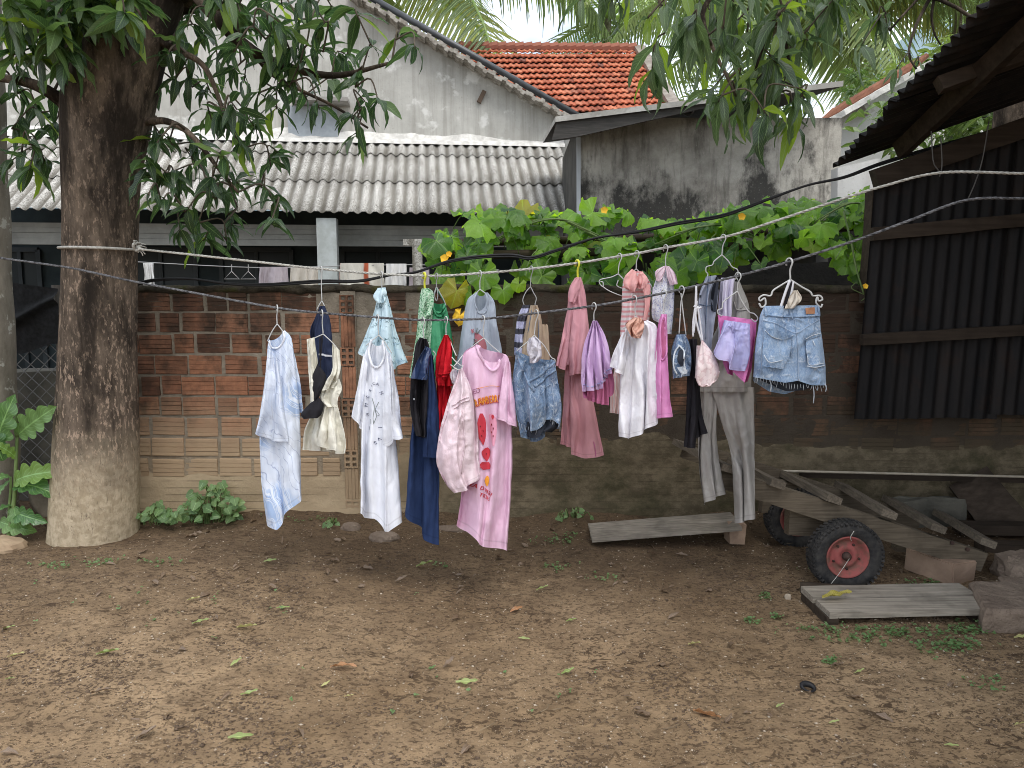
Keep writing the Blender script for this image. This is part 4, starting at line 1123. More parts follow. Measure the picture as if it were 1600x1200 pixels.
for px, py, Y_, s in ((944, 330, 4.62, .048), (1158, 340, 4.62, .05), (695, 405, 4.62, .055), (1351, 448, 4.45, .035), (702, 398, 4.62, .04)):
    o = link(bpy.data.objects.new('flower', FM), vine); o.matrix_local = Matrix.Translation(at(px, py, Y_) - VO) @ frame((1, 0, .2), 0, (0, -1, .3)).to_4x4() @ Matrix.Scale(s, 4)
    
# hanging vine leaves in front of the wall, and the yellow one
for px, py, s, dz in ((715, 470, .2, 0), (738, 478, .17, 0), (812, 462, .1, 0), (720, 510, .12, 1), (785, 470, .15, 0), (755, 445, .2, 0), (1060, 440, .22, 0), (1020, 455, .2, 0), (1090, 425, .15, 0), (1130, 420, .13, 0)):
    o = link(bpy.data.objects.new('leaf', random.choice(SQ)), vine)
    xa = Vector((random.uniform(-.5, .5), -.2, -1)).normalized(); za = Vector((random.uniform(-.3, .3), -1, .1)); za = (za - xa * za.dot(xa)).normalized()
    o.matrix_local = Matrix.Translation(at(px, py - 20, 4.5) - VO) @ Matrix((xa, za.cross(xa), za)).transposed().to_4x4() @ Matrix.Scale(s, 4)
    if dz: o.data = o.data.copy(); o.data.materials.clear(); o.data.materials.append(FLOW); o['label'] = 'bright yellow withered leaf'
trl = thing('trellis', 'rough wooden trellis of poles carrying the squash vine', 'trellis', at(1000, 440, 5.0)); q0 = Vector(trl.location)
for a, b in (((680, 400, 5.05), (1390, 372, 5.0)), ((700, 380, 5.5), (1390, 352, 5.5))):
    m_ = MB(q0); m_.tube(smooth_path([at(*a), at((a[0] + b[0]) / 2, (a[1] + b[1]) / 2 + 4, a[2]), at(*b)], 20), .028, 7); m_.build('pole', OLDW, trl, True)
for px in (705, 1060, 1375):
    m_ = MB(q0); a = at(px, 385, 5.2); m_.tube([Vector((a.x, a.y, 0)), a + Vector((0, 0, .05))], .035, 7); m_.build('post', OLDW, trl, True)
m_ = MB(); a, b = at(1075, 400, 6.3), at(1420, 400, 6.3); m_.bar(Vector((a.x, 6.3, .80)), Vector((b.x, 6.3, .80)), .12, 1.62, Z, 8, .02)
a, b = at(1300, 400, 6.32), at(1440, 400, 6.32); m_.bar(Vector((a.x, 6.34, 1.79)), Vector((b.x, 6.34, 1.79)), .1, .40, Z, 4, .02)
tag(m_.build('shade_panel', simple('shade_black', (.006, .006, .006), (.014, .013, .012), 4, .95, .5, 30, .02)), 'added black panel standing in for the shade under the squash vine', 'wall')
# black panel above is added; its colour stands in for shade under the vine

# ================================================================== FENCE, TARP at far left
fo = at(60, 700, 4.75); fence = thing('wire_fence', 'chain link fence between the slim trunk and the mango trunk', 'fence', (fo.x, 4.75, 0)); FO = Vector(fence.location)
WIRE = simple('grey_wire', (.16, .16, .155), rough=.6, bump=0)
m_ = MB(FO); x0, x1 = at(-120, 600, 4.75).x, at(150, 600, 4.75).x
s = .085; n = int((x1 - x0) / s)
for i in range(-14, n + 1):
    for sg in (1, -1):
        pts = []
        for j in range(0, 15):
            xx = x0 + (i + (j if sg > 0 else 14 - j)) * s
            if x0 <= xx <= x1: pts.append(Vector((xx, 4.75 + .004 * (j % 2) * sg, .08 + j * s)))
        if len(pts) > 1: m_.tube(pts, .0032, 4, False)
stuff(m_.build('chain_link', WIRE, fence, True))
for px in (94, -60):
    m_ = MB(FO); q = at(px, 500, 4.78); m_.tube([Vector((q.x, q.y, 0)), Vector((q.x, q.y, 1.42))], .035, 8); m_.build('post', simple('old_post', (.07, .06, .05), (.11, .1, .085), 8), fence, True)
TARP = simple('black_shade_cloth', (.010, .011, .012), (.020, .021, .023), 40, .85, .3, 120)
cxs = np.linspace(at(-10, 500, 4.7).x, at(93, 500, 4.7).x, 44); V = []; UVt = []
for j in range(40):
    f = j / 39
    for i, x_ in enumerate(cxs):
        g = i / 43; zt_ = at(60, 437 + 14 * g, 4.7).z; zb2 = at(60, 545 + 8 * math.sin(g * 5), 4.7).z
        z_ = zt_ + (zb2 - zt_) * f
        roll = .05 * math.exp(-((f - (.62 - .45 * g ** 1.5)) / .07) ** 2)
        V.append((x_ - FO.x, 4.70 - 4.75 - roll - .02 * float(fbm(g * 3, f * 3, 0, 2, 3)), z_))
tarp = obj('shade_cloth', [Vector(v) + FO for v in V], [(j * 44 + i, j * 44 + i + 1, (j + 1) * 44 + i + 1, (j + 1) * 44 + i) for j in range(39) for i in range(43)], TARP)
tag(tarp, 'black shade cloth folded over the wire fence', 'tarp')
DARKC = simple('damp_slab', (.060, .058, .048), (.115, .108, .088), 6, .95, .6, 40, .01)
m_ = MB(); q = at(70, 660, 4.86); m_.box((q.x, 4.86, .44), (.50, .07, .88), None, .015); tag(m_.build('concrete_slab', DARKC), 'damp grey slab standing behind the wire fence', 'slab')
# a low dark rubble wall farther behind
m_ = MB(); a, b = at(-200, 600, 5.2), at(150, 600, 5.2); m_.bar(Vector((a.x, 5.2, .42)), Vector((b.x, 5.2, .42)), .2, .85, Z, 12, .05); tag(m_.build('rubble_wall', simple('dark_rubble', (.045, .043, .037), (.085, .08, .068), 5, .95, .8, 25, .03)), 'low dark mossy wall behind the wire fence', 'wall')
# round concrete disc leaning on the trunk's back
dc = at(97, 782, 4.5); Rr = at(143, 782, 4.5).x - dc.x
V, F = [], []
for (r_, y_) in ((0, -.02), (Rr * .82, -.02), (Rr * .84, -.035), (Rr, -.035), (Rr * 1.02, 0), (Rr, .05), (0, .05)):
    for k in range(40): V.append((r_ * math.cos(k * math.pi / 20) * (1 + .01 * math.sin(k * 3)), y_, r_ * math.sin(k * math.pi / 20)))
for j in range(6):
    for k in range(40): F.append((j * 40 + k, j * 40 + (k + 1) % 40, (j + 1) * 40 + (k + 1) % 40, (j + 1) * 40 + k))
disc = obj('well_lid', V, F, simple('lid_concrete', (.15, .125, .095), (.24, .21, .165), 8, .95, .5, 50, .008)); disc.location = dc + Vector((0, 0, .02)); disc.rotation_euler = (.22, 0, 0)
tag(disc, 'round concrete lid with raised rim leaning behind the mango trunk', 'lid')

# ================================================================== PLANTS
BREAD = leaf_mat('breadfruit_leaf', (.06, .145, .048), (.12, .225, .07), (.14, .24, .05), .3, .8)
def lobed_geo(seed, droop=.6, fold=.35):
    """a big leaf with rounded finger lobes along both edges"""
    rr = random.Random(seed); V, F, UV = [], [], []; n = 30; x = z = 0
    for i in range(n + 1):
        f = i / n; env = math.sin(math.pi * min(1, f ** .75)) ** .75
        lob = 1 - .42 * (.5 + .5 * math.cos(f * math.pi * 2 * 4.5)) * (f < .9)
        w = .215 * env * lob + .006
        for k in (-1, -.5, 0, .5, 1): V.append((x + abs(k) * w * .25, k * w, z + abs(k) * w * fold + .02 * math.sin(f * 28) * abs(k))); UV.append((f, .5 + k * .5))
        a = -droop * f * 1.5 + .25; x += math.cos(a) / n; z += math.sin(a) / n
    for i in range(n):
        for k in range(4): q = i * 5 + k; F.append((q, q + 5, q + 6, q + 1))
    return V, F, UV
BL = []
for i in range(5):
    g_ = lobed_geo(i, .35 + .25 * i, .2 + .1 * (i % 3)); BL.append(mesh('leaf', g_[0], g_[1], BREAD, g_[2]))
PYb = 3.95
po = on_ground(12, 848); seed_ = thing('breadfruit_sapling', 'young breadfruit sapling with large lobed leaves beside the mango trunk', 'plant', po); PO = Vector(seed_.location); PYb = PO.y + .05
m_ = MB(PO); m_.tube(smooth_path([PO, at(22, 780, PYb), at(25, 720, PYb), at(27, 680, PYb)], 16), list(np.linspace(.013, .008, 16)), 7)
m_.tube(smooth_path([PO, at(14, 800, PYb), at(17, 760, PYb), at(16, 745, PYb)], 10), .007, 6); m_.build('stem', STEM, seed_, True)
m_ = MB(PO); m_.tube(smooth_path([at(27, 682, PYb), at(25, 660, PYb), at(26, 640, PYb)], 8), [.012, .014, .014, .012, .010, .008, .005, .001], 7); m_.build('bud', STEM, seed_, True)
for (bx, by, tx, ty, L, roll, k) in ((28, 680, 92, 632, .27, .6, 0), (25, 715, -8, 690, .25, .3, 1), (24, 752, 84, 728, .24, .2, 2), (23, 760, 85, 752, .22, -.3, 3), (22, 790, 28, 842, .26, .1, 4), (20, 790, -15, 800, .26, .4, 1), (22, 800, 62, 815, .22, .3, 2),
                                 (16, 745, -12, 742, .22, 0, 3), (16, 750, -5, 780, .25, .5, 0), (-8, 700, 18, 618, .24, .7, 1), (5, 720, -20, 650, .25, .2, 2), (0, 815, 40, 830, .2, .3, 4)):
    a, b = at(bx, by, PYb), at(tx, ty, PYb - .12); d = (b - a)
    o = link(bpy.data.objects.new('leaf', BL[k]), seed_); o.matrix_local = Matrix.Translation(a - PO) @ frame(d, roll, (.1, -.8, .6)).to_4x4() @ Matrix.Scale(d.length * .95, 4)
WEED = leaf_mat('weed_leaf', (.085, .165, .062), (.15, .25, .095), (.19, .27, .11), .35, .85)
def heart_geo(seed):
    rr = random.Random(seed); V, F, UV = [(0, 0, 0)], [], [(0, .5)]; n = 15
    for ring in (.55, 1):
        for k in range(n):
            a = -2.75 + 5.5 * k / (n - 1); r = .52 * ring * (1 - .32 * abs(a) / 2.75 + .12 * math.exp(-(a / .35) ** 2) + .10 * math.cos(a * 3.2))
            V.append((.12 * ring + r * math.cos(a), r * math.sin(a), -.18 * r * r * 2 + .06 * abs(math.sin(a)) * ring + rr.uniform(-.02, .02))); UV.append((ring, .5 + math.sin(a) * .5))
    for k in range(n - 1): F += [(0, 1 + k, 2 + k), (1 + k, 1 + n + k, 2 + n + k, 2 + k)]
    return V, F, UV
HG = [heart_geo(i) for i in range(5)]; HM = [mesh('leaf', g[0], g[1], WEED, g[2]) for g in HG]
def weed(label, px0, px1, pytop, pybase, n, s, Y):
    c = on_ground((px0 + px1) / 2, pybase); o = thing('weed', label, 'weed', c); O = Vector(o.location); st = MB(O)
    for i in range(n):
        f = random.random(); px = px0 + (px1 - px0) * f
        top = pytop + (pybase - pytop) * (abs(f - .55) * 1.5) ** 1.6
        py = random.uniform(top, pybase - 5); q = at(px, py, Y + random.uniform(-.16, .12))
        o2 = link(bpy.data.objects.new('leaf', random.choice(HM)), o)
        nrm_ = Vector((random.uniform(-.6, .6), -1, random.uniform(.2, 1.4))).normalized(); fw = Vector((random.uniform(-1, 1), -.3, random.uniform(-1, .2))); xa = (fw - nrm_ * fw.dot(nrm_)).normalized()
        o2.matrix_local = Matrix.Translation(q - O) @ Matrix((xa, nrm_.cross(xa), nrm_)).transposed().to_4x4() @ Matrix.Scale(s * random.uniform(.65, 1.15), 4)
        r_ = Vector((O.x + (q.x - O.x) * .5, Y + random.uniform(-.02, .06), gz(q.x, Y))); st.tube(smooth_path([r_, r_.lerp(q, .6) + Vector((0, .02, .03)), q], 6), .003, 4)
    st.build('stems', STEM, o, True)
weed('heart leaved weed clump growing at the wall foot right of the trunk', 278, 376, 746, 818, 90, .058, 4.42)
weed('small low weed patch touching the right side of the mango trunk', 212, 275, 784, 820, 36, .05, 4.38)
weed('tiny weed on the ground beneath the cream dress', 500, 530, 812, 826, 6, .05, 4.35)
weed('sprig of thin weeds by the left end of the raised plank', 868, 925, 795, 815, 14, .035, 4.48)
# ================================================================== WASHING LINES
def fy(px): return 3.70 - (px - 155) * .70 / 1355 if px > 155 else 3.95 - (px + 60) * .25 / 215
def ry(px): return 4.00 - (px - 210) * .62 / 1260
FL = [(-60, 394), (0, 403), (100, 417), (155, 428), (210, 440), (300, 457), (433, 481), (505, 489), (590, 496), (661, 500), (755, 498), (838, 489), (928, 478), (995, 466), (1065, 452), (1153, 431), (1233, 409), (1330, 378), (1420, 345), (1510, 313), (1600, 310), (1700, 309)]
RL = [(216, 389), (300, 398), (400, 409), (500, 420), (596, 428), (682, 431), (750, 427), (830, 420), (902, 411), (995, 396), (1040, 387), (1130, 371), (1210, 346), (1300, 316), (1380, 291), (1470, 270), (1600, 271), (1700, 271)]
def fline(px): return float(np.interp(px, [q[0] for q in FL], [q[1] for q in FL]))
def rline(px): return float(np.interp(px, [q[0] for q in RL], [q[1] for q in RL]))
def rope_mat(name, a, b):
    t = NT(name); col = t.mix(t.ramp(t.noise(t.pos(), 60, 4, .7), [(.35, 0), (.65, 1)]), a, b); return t.done(col, .9, None, .1)
def twisted(m_, pts, r, pitch=.022, n=900):
    P = [Vector(q) for q in smooth_path(pts, n)]; L = 0; acc = [0]
    for a, b in zip(P, P[1:]): L += (b - a).length; acc.append(L)
    for s in range(3):
        Q = []
        for i, c in enumerate(P):
            t_ = (P[min(i + 1, n - 1)] - P[max(i - 1, 0)]).normalized(); a = t_.cross(Vector((0, 1, 0.01))).normalized(); b = t_.cross(a); th = acc[i] / pitch * 2.09 + s * 2.094
            Q.append(c + (a * math.cos(th) + b * math.sin(th)) * r * .55)
        m_.tube(Q, r * .62, 5)
m_ = MB(); twisted(m_, [at(x, y, fy(x) if x < 1520 else fy(1510)) for x, y in FL], .0050)
tag(m_.build('clothesline', rope_mat('grey_rope', (.045, .045, .048), (.20, .20, .21)), None, True), 'dark grey twisted front washing line passing before the mango trunk', 'clothesline')
m_ = MB(); twisted(m_, [at(x, y, ry(x)) for x, y in RL], .0056)
ROPEW = rope_mat('pale_rope', (.30, .29, .26), (.55, .54, .50))
rear = m_.build('clothesline', ROPEW, None, True)
tag(rear, 'pale twisted rear washing line tied to the mango trunk with a frayed knot', 'clothesline')
m_ = MB(); tr_ = []
cx0, rr0 = at(157, 390, TY).x, (at(211, 390, TY) - at(103, 390, TY)).length / 2 + .008
for k in range(25):
    a = math.pi * (1.02 + .96 * k / 24); tr_.append(Vector((cx0 + rr0 * math.cos(a), TY + rr0 * 1.04 * math.sin(a), at(157, 388 + k * .12, TY).z)))
m_.tube(tr_, .0075, 7); m_.build('trunk_loop', ROPEW, rear, True)
m_ = MB(); kc = at(214, 386, TY - .12)
m_.tube([kc + Vector((.016 * math.cos(a), .012 * math.sin(a * 2), .02 * math.sin(a))) for a in np.linspace(0, 6.28, 14)], .009, 6)
for k in range(17):
    a = random.uniform(-1.0, 1.7); l = random.uniform(.03, .065); m_.tube(smooth_path([kc, kc + Vector((math.cos(a) * l * .5, random.uniform(-.03, .01), math.sin(a) * l * .6)), kc + Vector((math.cos(a) * l, random.uniform(-.04, .01), math.sin(a) * l * .8 - .012))], 5), .0028, 4)
m_.tube([kc, at(222, 390, ry(222))], .007, 6)
m_.build('frayed_knot', ROPEW, rear, True)
CAB = [(205, 446), (240, 437), (300, 436), (360, 444), (420, 446), (500, 441), (560, 440), (610, 430), (650, 425), (700, 408), (750, 400), (800, 398), (830, 402), (870, 390), (930, 372), (1000, 362), (1060, 350), (1130, 338), (1200, 312), (1260, 290), (1320, 276), (1372, 256), (1450, 232), (1600, 190)]
m_ = MB()
for dy, r in ((0, .0075), (3, .006)): m_.tube(smooth_path([at(x, y + dy * math.sin(x * .01), 4.5 - .02 * (x > 560)) for x, y in CAB], 160), r, 6)
tag(m_.build('power_cable', simple('black_cable', (.012, .012, .013), rough=.5, bump=0), None, True), 'sagging black double cable running along the wall top and before the vine', 'cable')

# ================================================================== HANGERS
HW = simple('white_coated_wire', (.50, .50, .49), rough=.35, bump=0, spec=.5)
HG_ = simple('grey_coated_wire', (.33, .33, .33), rough=.4, bump=0, spec=.5)
HY = simple('yellow_plastic', (.62, .62, .05), rough=.35, bump=0, spec=.5)
def hanger(what, px, line, polys, m=HW, r=.0026, hook=True, ytop=None, dY=0.0, hk=1, color='white wire'):
    Y = (fy(px) if line == 'f' else ry(px)) - dY; ly = fline(px) if line == 'f' else rline(px)
    o = at(px, ly, Y); m_ = MB(o)
    s = Y / FPX
    if hook:
        c = at(px, ly + 2, Y); R_ = .017; n = 12
        pts = [c + Vector((hk * R_ * math.sin(a) * .45 , -R_ * math.sin(a) * .9, R_ * math.cos(a) + .002)) for a in np.linspace(-2.3, .9 * math.pi / 2 + .6, n)]
        end = Vector(at(*polys[0][0], Y)); pts.append(c.lerp(end, .45) + Vector((0, -.004, 0))); pts.append(end)
        m_.tube(smooth_path(pts, 26), r, 6)
    for p in polys:
        if len(p) > 1: m_.tube(smooth_path([at(q[0], q[1], Y + (q[2] if len(q) > 2 else 0)) for q in p], 6 * len(p)), r, 6)
    h = m_.build('hanger', m, None, True); h.location = o
    tag(h, f'{color} hanger {what}', 'hanger')
    return h
hanger('carrying the white and blue marbled tee', 433, 'f', [[(433, 506), (425, 518), (418, 533)], [(433, 506), (440, 515), (450, 530)]])
hanger('carrying the cream tied dress', 503, 'f', [[(505, 522), (492, 528), (482, 534)], [(505, 522), (518, 534), (530, 548)]])
hanger('with the navy sleeveless top on the rear line', 502, 'r', [[(503, 470), (499, 476), (495, 484)], [(503, 470), (506, 476), (509, 484)]])
hanger('holding the long white lettered tee', 590, 'f', [[(592, 524), (584, 530), (572, 540)], [(592, 524), (600, 533), (612, 552)]])
hanger('under the pale blue palm print shirt', 596, 'r', [[(597, 452), (590, 462)], [(597, 452), (604, 462)]])
hanger('holding the navy polo and black jacket', 661, 'f', [[(662, 528), (655, 536)], [(662, 528), (670, 536)], [(676, 548, -.05), (680, 553, -.05), (677, 562, -.05)]])
hanger('under the green leaf print blouse', 663, 'r', [[(664, 452), (660, 460)], [(664, 452), (668, 460)]], HY, .0055, color='yellow plastic')
hanger('with the plain green camisole', 682, 'r', [[(682, 448), (675, 466), (668, 482)], [(682, 448), (693, 468), (697, 478)], [(681, 452), (679, 462), (682, 470), (684, 462), (683, 452)]], HG_, color='grey wire')
hanger('in the red gathered top', 697, 'f', [[(697, 522), (692, 532)], [(697, 522), (703, 532), (708, 545, -.04), (713, 556, -.06)]])
hanger('holding the pink strawberry tee and blush shorts', 755, 'f', [[(756, 528), (745, 536), (725, 553), (715, 566, -.06), (709, 574, -.07), (719, 578, -.07), (724, 570, -.06)], [(756, 528), (768, 540), (781, 551)], [(706, 558, -.05), (712, 565, -.06), (721, 572, -.06)], [(704, 570, -.05), (716, 578, -.06)]])
hanger('under the grey pineapple tee', 750, 'r', [[(750, 452), (742, 460), (733, 468)], [(750, 452), (760, 460), (770, 472)]])
hanger('with beige trousers on the rear line', 830, 'r', [[(829, 448), (822, 456), (817, 468), (819, 477)], [(829, 448), (834, 458), (838, 466), (836, 476), (840, 478)]], HG_, color='grey clip')
hanger('clipping the frayed mid blue denim shorts', 838, 'f', [[(835, 524), (822, 536), (810, 546), (806, 552)], [(835, 524), (850, 540), (861, 558), (867, 562), (866, 570), (862, 572)]])
hanger('inside the dusty rose shirt', 902, 'r', [[(903, 436), (898, 444)], [(903, 436), (908, 444)]], HY, .0055, color='yellow plastic')
hanger('gathering the lilac pleated skirt', 928, 'f', [[(928, 500), (924, 508)], [(928, 500), (933, 508)]])
hanger('hanging empty beside the coral striped shirt', 968, 'r', [[(966, 428), (955, 433), (938, 437), (937, 443), (942, 448), (942, 441), (938, 440)], [(939, 446), (955, 456), (985, 467), (998, 470)], [(966, 428), (975, 437), (990, 452), (998, 462)], [(966, 438), (964, 446), (971, 450), (980, 451)]])
hanger('inside the coral striped shirt', 995, 'r', [[(994, 420), (984, 430)], [(994, 420), (1004, 430), (1016, 444), (1019, 452), (1016, 458)]])
hanger('under the crinkled white tee with salmon cloth', 991, 'f', [[(993, 494), (984, 504), (974, 514)], [(993, 494), (1005, 502), (1018, 508)]])
hanger('inside the small floral blouse', 1040, 'r', [[(1040, 418), (1034, 426)], [(1040, 418), (1048, 426)]])
hanger('inside the bright pink tank top', 1037, 'f', [[(1037, 488), (1032, 496)], [(1037, 488), (1041, 496)]])
hanger('above the small dark denim shorts', 1065, 'f', [[(1063, 490), (1061, 522)], [(1064, 458), (1067, 485), (1072, 524)]])
hanger('with notches spreading grey denim and grey trousers', 1130, 'r', [[(1128, 398), (1116, 408), (1113, 414), (1104, 417), (1103, 424), (1106, 428), (1105, 434)], [(1128, 398), (1138, 408), (1144, 417), (1152, 421), (1153, 428), (1150, 432), (1153, 438)]])
hanger('behind the lilac satin shorts', 1153, 'f', [[(1152, 455), (1140, 464), (1130, 472), (1128, 482), (1122, 484), (1122, 490), (1128, 494)], [(1152, 455), (1160, 472), (1170, 487), (1178, 490), (1184, 497), (1180, 503), (1174, 498)]])
hanger('with two end clips holding the pale blue denim shorts', 1233, 'f', [[(1235, 437), (1220, 446), (1208, 454), (1204, 462), (1193, 461), (1186, 466), (1188, 470), (1195, 466), (1196, 476), (1190, 480), (1186, 474)], [(1235, 437), (1252, 448), (1266, 456), (1270, 462), (1281, 462), (1285, 468), (1279, 470), (1277, 464), (1275, 473), (1282, 480), (1285, 475)]], r=.0038)

# ================================================================== GARMENTS
def rail(pts, n=200):
    P = np.array(pts, float)
    if len(P) > 2: P = np.array(smooth_path(P, n))
    seg = np.linalg.norm(np.diff(P, axis=0), axis=1); c = np.concatenate([[0], np.cumsum(seg)]); c /= c[-1]
    return c, P
class Cloth:
    """an open tube of cloth between two edges; folds, sag and wrinkles are displaced geometry"""
    def __init__(s, L, R, Y, B=.035, fold=.010, nf=4, seed=0, neckF=None, neckB=None, hem=None, hemB=None, wr=.0035, top=.45, twist=0.0, diag=.0, w0=None):
        s.L, s.R, s.Y, s.B, s.fold, s.nf, s.seed = rail(L), rail(R), Y, B, fold, nf, seed
        s.fold = min(s.fold * 2.6, .032); wr *= .75
        s.neckF, s.neckB, s.hem, s.hemB, s.wr, s.top, s.twist, s.diag = neckF, neckB, hem, hemB, wr, top, twist, diag
        r = random.Random(seed); s.ph = [(r.uniform(0, 6.28), r.uniform(-1.6, 1.6), r.uniform(.5, 1)) for _ in range(5)]
        s.w0 = s.width(.6)
    def width(s, q):
        l = [np.interp(q, s.L[0], s.L[1][:, k]) for k in (0, 1)]; r = [np.interp(q, s.R[0], s.R[1][:, k]) for k in (0, 1)]
        return math.hypot(l[0] - r[0], l[1] - r[1])
    def S(s, phi, q, off=0.0):
        phi, q = np.asarray(phi, float), np.asarray(q, float)
        t = -np.cos(phi); sn = np.sin(phi); front = sn >= 0
        for nk, msk in ((s.neckF, front), (s.neckB if s.neckB is not None else (None if s.neckF is None else (s.neckF[0], s.neckF[1], s.neckF[2] * .25)), ~front)):
            if nk is not None:
                d = np.clip(1 - ((t - nk[0]) / nk[1]) ** 2, 0, 1) ** .6 * nk[2]
                q = np.where(msk, d + (1 - d) * q, q)
        a = (1 + t) / 2
        l = [np.interp(q, s.L[0], s.L[1][:, k]) for k in (0, 1)]; r = [np.interp(q, s.R[0], s.R[1][:, k]) for k in (0, 1)]
        px = l[0] + (r[0] - l[0]) * a; py = l[1] + (r[1] - l[1]) * a
        if s.hem is not None:
            hs = np.interp(t, np.linspace(-1, 1, len(s.hem)), s.hem); hb = np.interp(t, np.linspace(-1, 1, len(s.hemB)), s.hemB) if s.hemB is not None else hs
            py = py + np.where(front, hs, hb) * np.clip(q, 0, 1) ** 3
        w = s.top + (1 - s.top) * np.clip(q * 1.6, 0, 1)
        y = -np.sign(sn) * np.abs(sn) ** .75 * s.B * w
        amp = s.fold * (.35 + .65 * q) * (1.25 if True else 1)
        f = 0
        nzq = vnoise(t * 1.7 + s.seed, q * 3.0, np.where(front, 0, 5), 100 + s.seed)
        for i, (p0, dr, aa) in enumerate(s.ph):
            k = s.nf * (.6 + .38 * i); x = k * (t + s.diag * q) * 1.6 + p0 + dr * q * 1.3 + nzq * 1.5 + np.where(front, 0, 2.1)
            f = f + aa * (.42 * np.sin(x) + .58 * (1 - 2 * np.abs(np.sin(x / 2)) ** .75)) / (1 + .45 * i)
        y = y + amp * f * 1.15
        px = px + amp * FPX / s.Y * .30 * np.sin(s.nf * t * 2 + s.ph[1][0] + q * 2.2) * np.clip(q * 2, 0, 1)
        sc = FPX / s.Y
        wn_ = fbm(px / 26.0 + s.seed * 3.1, py / 34.0, np.where(front, 0, 9), 200 + s.seed, 4)
        rid = 1 - 2 * np.abs(fbm(px / 20 + py / 55 + s.seed, py / 46 - px / 60, np.where(front, 3, 11), 300 + s.seed, 3)) * 1.6
        cr1 = np.exp(-(fbm(px / 19 + py / 40 + s.seed, py / 30 - px / 44, np.where(front, 3, 11), 500 + s.seed, 2) / .055) ** 2)
        cr2 = np.exp(-(fbm(px / 24 - py / 36 + s.seed, py / 44 + px / 30, np.where(front, 5, 17), 600 + s.seed, 2) / .05) ** 2)
        msk = np.clip(vnoise(px / 40, py / 50, s.seed, 700) + .35, 0, 1)
        y = y + s.wr * (1.5 * wn_ + 1.2 * rid) - (.0012 + .55 * s.wr) * 1.5 * (cr1 + cr2) * msk
        e = fbm(px / 30, py / 30, 1.0, 400 + s.seed, 3)
        px = px + e * 1.6
        return at_np(px, py, s.Y + y - off)
    def geo(s, n=30, m=46):
        n, m = int(n * 1.45), int(m * 1.55)
        ph = np.concatenate([np.linspace(0, np.pi, n + 1), np.linspace(np.pi, 2 * np.pi, n + 1)[1:-1]]); N = len(ph)
        q = np.linspace(0, 1, m + 1); PH, Q = np.meshgrid(ph, q)
        V = s.S(PH, Q).reshape(-1, 3)
        uv = np.stack([(PH / (2 * np.pi)).ravel(), 1 - Q.ravel()], 1)
        F = [(j * N + i, j * N + (i + 1) % N, (j + 1) * N + (i + 1) % N, (j + 1) * N + i) for j in range(m) for i in range(N)]
        return V, F, uv
    def inv(s, px, py):
        q = np.full(np.shape(px), .5); px, py = np.asarray(px, float), np.asarray(py, float)
        t = np.zeros_like(q)
        for _ in range(14):
            l = [np.interp(q, s.L[0], s.L[1][:, k]) for k in (0, 1)]; r = [np.interp(q, s.R[0], s.R[1][:, k]) for k in (0, 1)]
            t = np.clip((px - l[0]) / np.maximum(r[0] - l[0], 1e-3) * 2 - 1, -.985, .985)
            ym = l[1] + (r[1] - l[1]) * (1 + t) / 2
            if s.hem is not None: ym = ym + np.interp(t, np.linspace(-1, 1, len(s.hem)), s.hem) * q ** 3
            H = max(s.L[1][-1, 1] - s.L[1][0, 1], 20)
            q = np.clip(q + (py - ym) / H * .8, 0, .995)
        # undo the neck remap on the front
        if s.neckF is not None:
            d = np.clip(1 - ((t - s.neckF[0]) / s.neckF[1]) ** 2, 0, 1) ** .6 * s.neckF[2]; q = np.clip((q - d) / (1 - d), 0, 1)
        return np.arccos(-t), q
def cloth_obj(name, cl, m, parent, n=30, mm=46):
    V, F, uv = cl.geo(n, mm); o = Vector(parent.location) if parent else Vector((0, 0, 0))
    V = V - np.array(o)
    return obj(name, V, F, m, parent, uv)
def patch(name, cl, L, R, m, parent, n=8, mm=12, off=.004):
    (a, P), (b, Q) = rail(L), rail(R); q = np.linspace(0, 1, mm + 1); f = np.linspace(0, 1, n + 1)
    px = np.array([[np.interp(y, a, P[:, 0]) * (1 - x) + np.interp(y, b, Q[:, 0]) * x for x in f] for y in q]); py = np.array([[np.interp(y, a, P[:, 1]) * (1 - x) + np.interp(y, b, Q[:, 1]) * x for x in f] for y in q])
    ph, qq = cl.inv(px.ravel(), py.ravel()); V = cl.S(ph, qq, off) - np.array(parent.location)
    F = [(j * (n + 1) + i, j * (n + 1) + i + 1, (j + 1) * (n + 1) + i + 1, (j + 1) * (n + 1) + i) for j in range(mm) for i in range(n)]
    uv = [(i / n, 1 - j / mm) for j in range(mm + 1) for i in range(n + 1)]
    return obj(name, V, F, m, parent, uv)
def seam(name, cl, lines, m, parent, r=.0022, off=.004):
    m_ = MB(parent.location)
    for pts in lines:
        P = np.array(smooth_path(pts, 7 * len(pts))); ph, q = cl.inv(P[:, 0], P[:, 1]); V = cl.S(ph, q, off)
        m_.tube([Vector(v) for v in V], r, 4)
    return m_.build(name, m, parent, True)
_glyph = {}
def glyph(ch):
    if ch not in _glyph:
        cu = bpy.data.curves.new('glyph', 'FONT'); cu.body = ch; cu.size = 1; cu.resolution_u = 3; cu.align_x = 'CENTER'
        o = bpy.data.objects.new('glyph', cu); C.objects.link(o); dg = bpy.context.evaluated_depsgraph_get(); me = o.evaluated_get(dg).to_mesh()
        _glyph[ch] = ([tuple(v.co) for v in me.vertices], [tuple(p.vertices) for p in me.polygons])
        o.evaluated_get(dg).to_mesh_clear(); bpy.data.objects.remove(o); bpy.data.curves.remove(cu)
    return _glyph[ch]
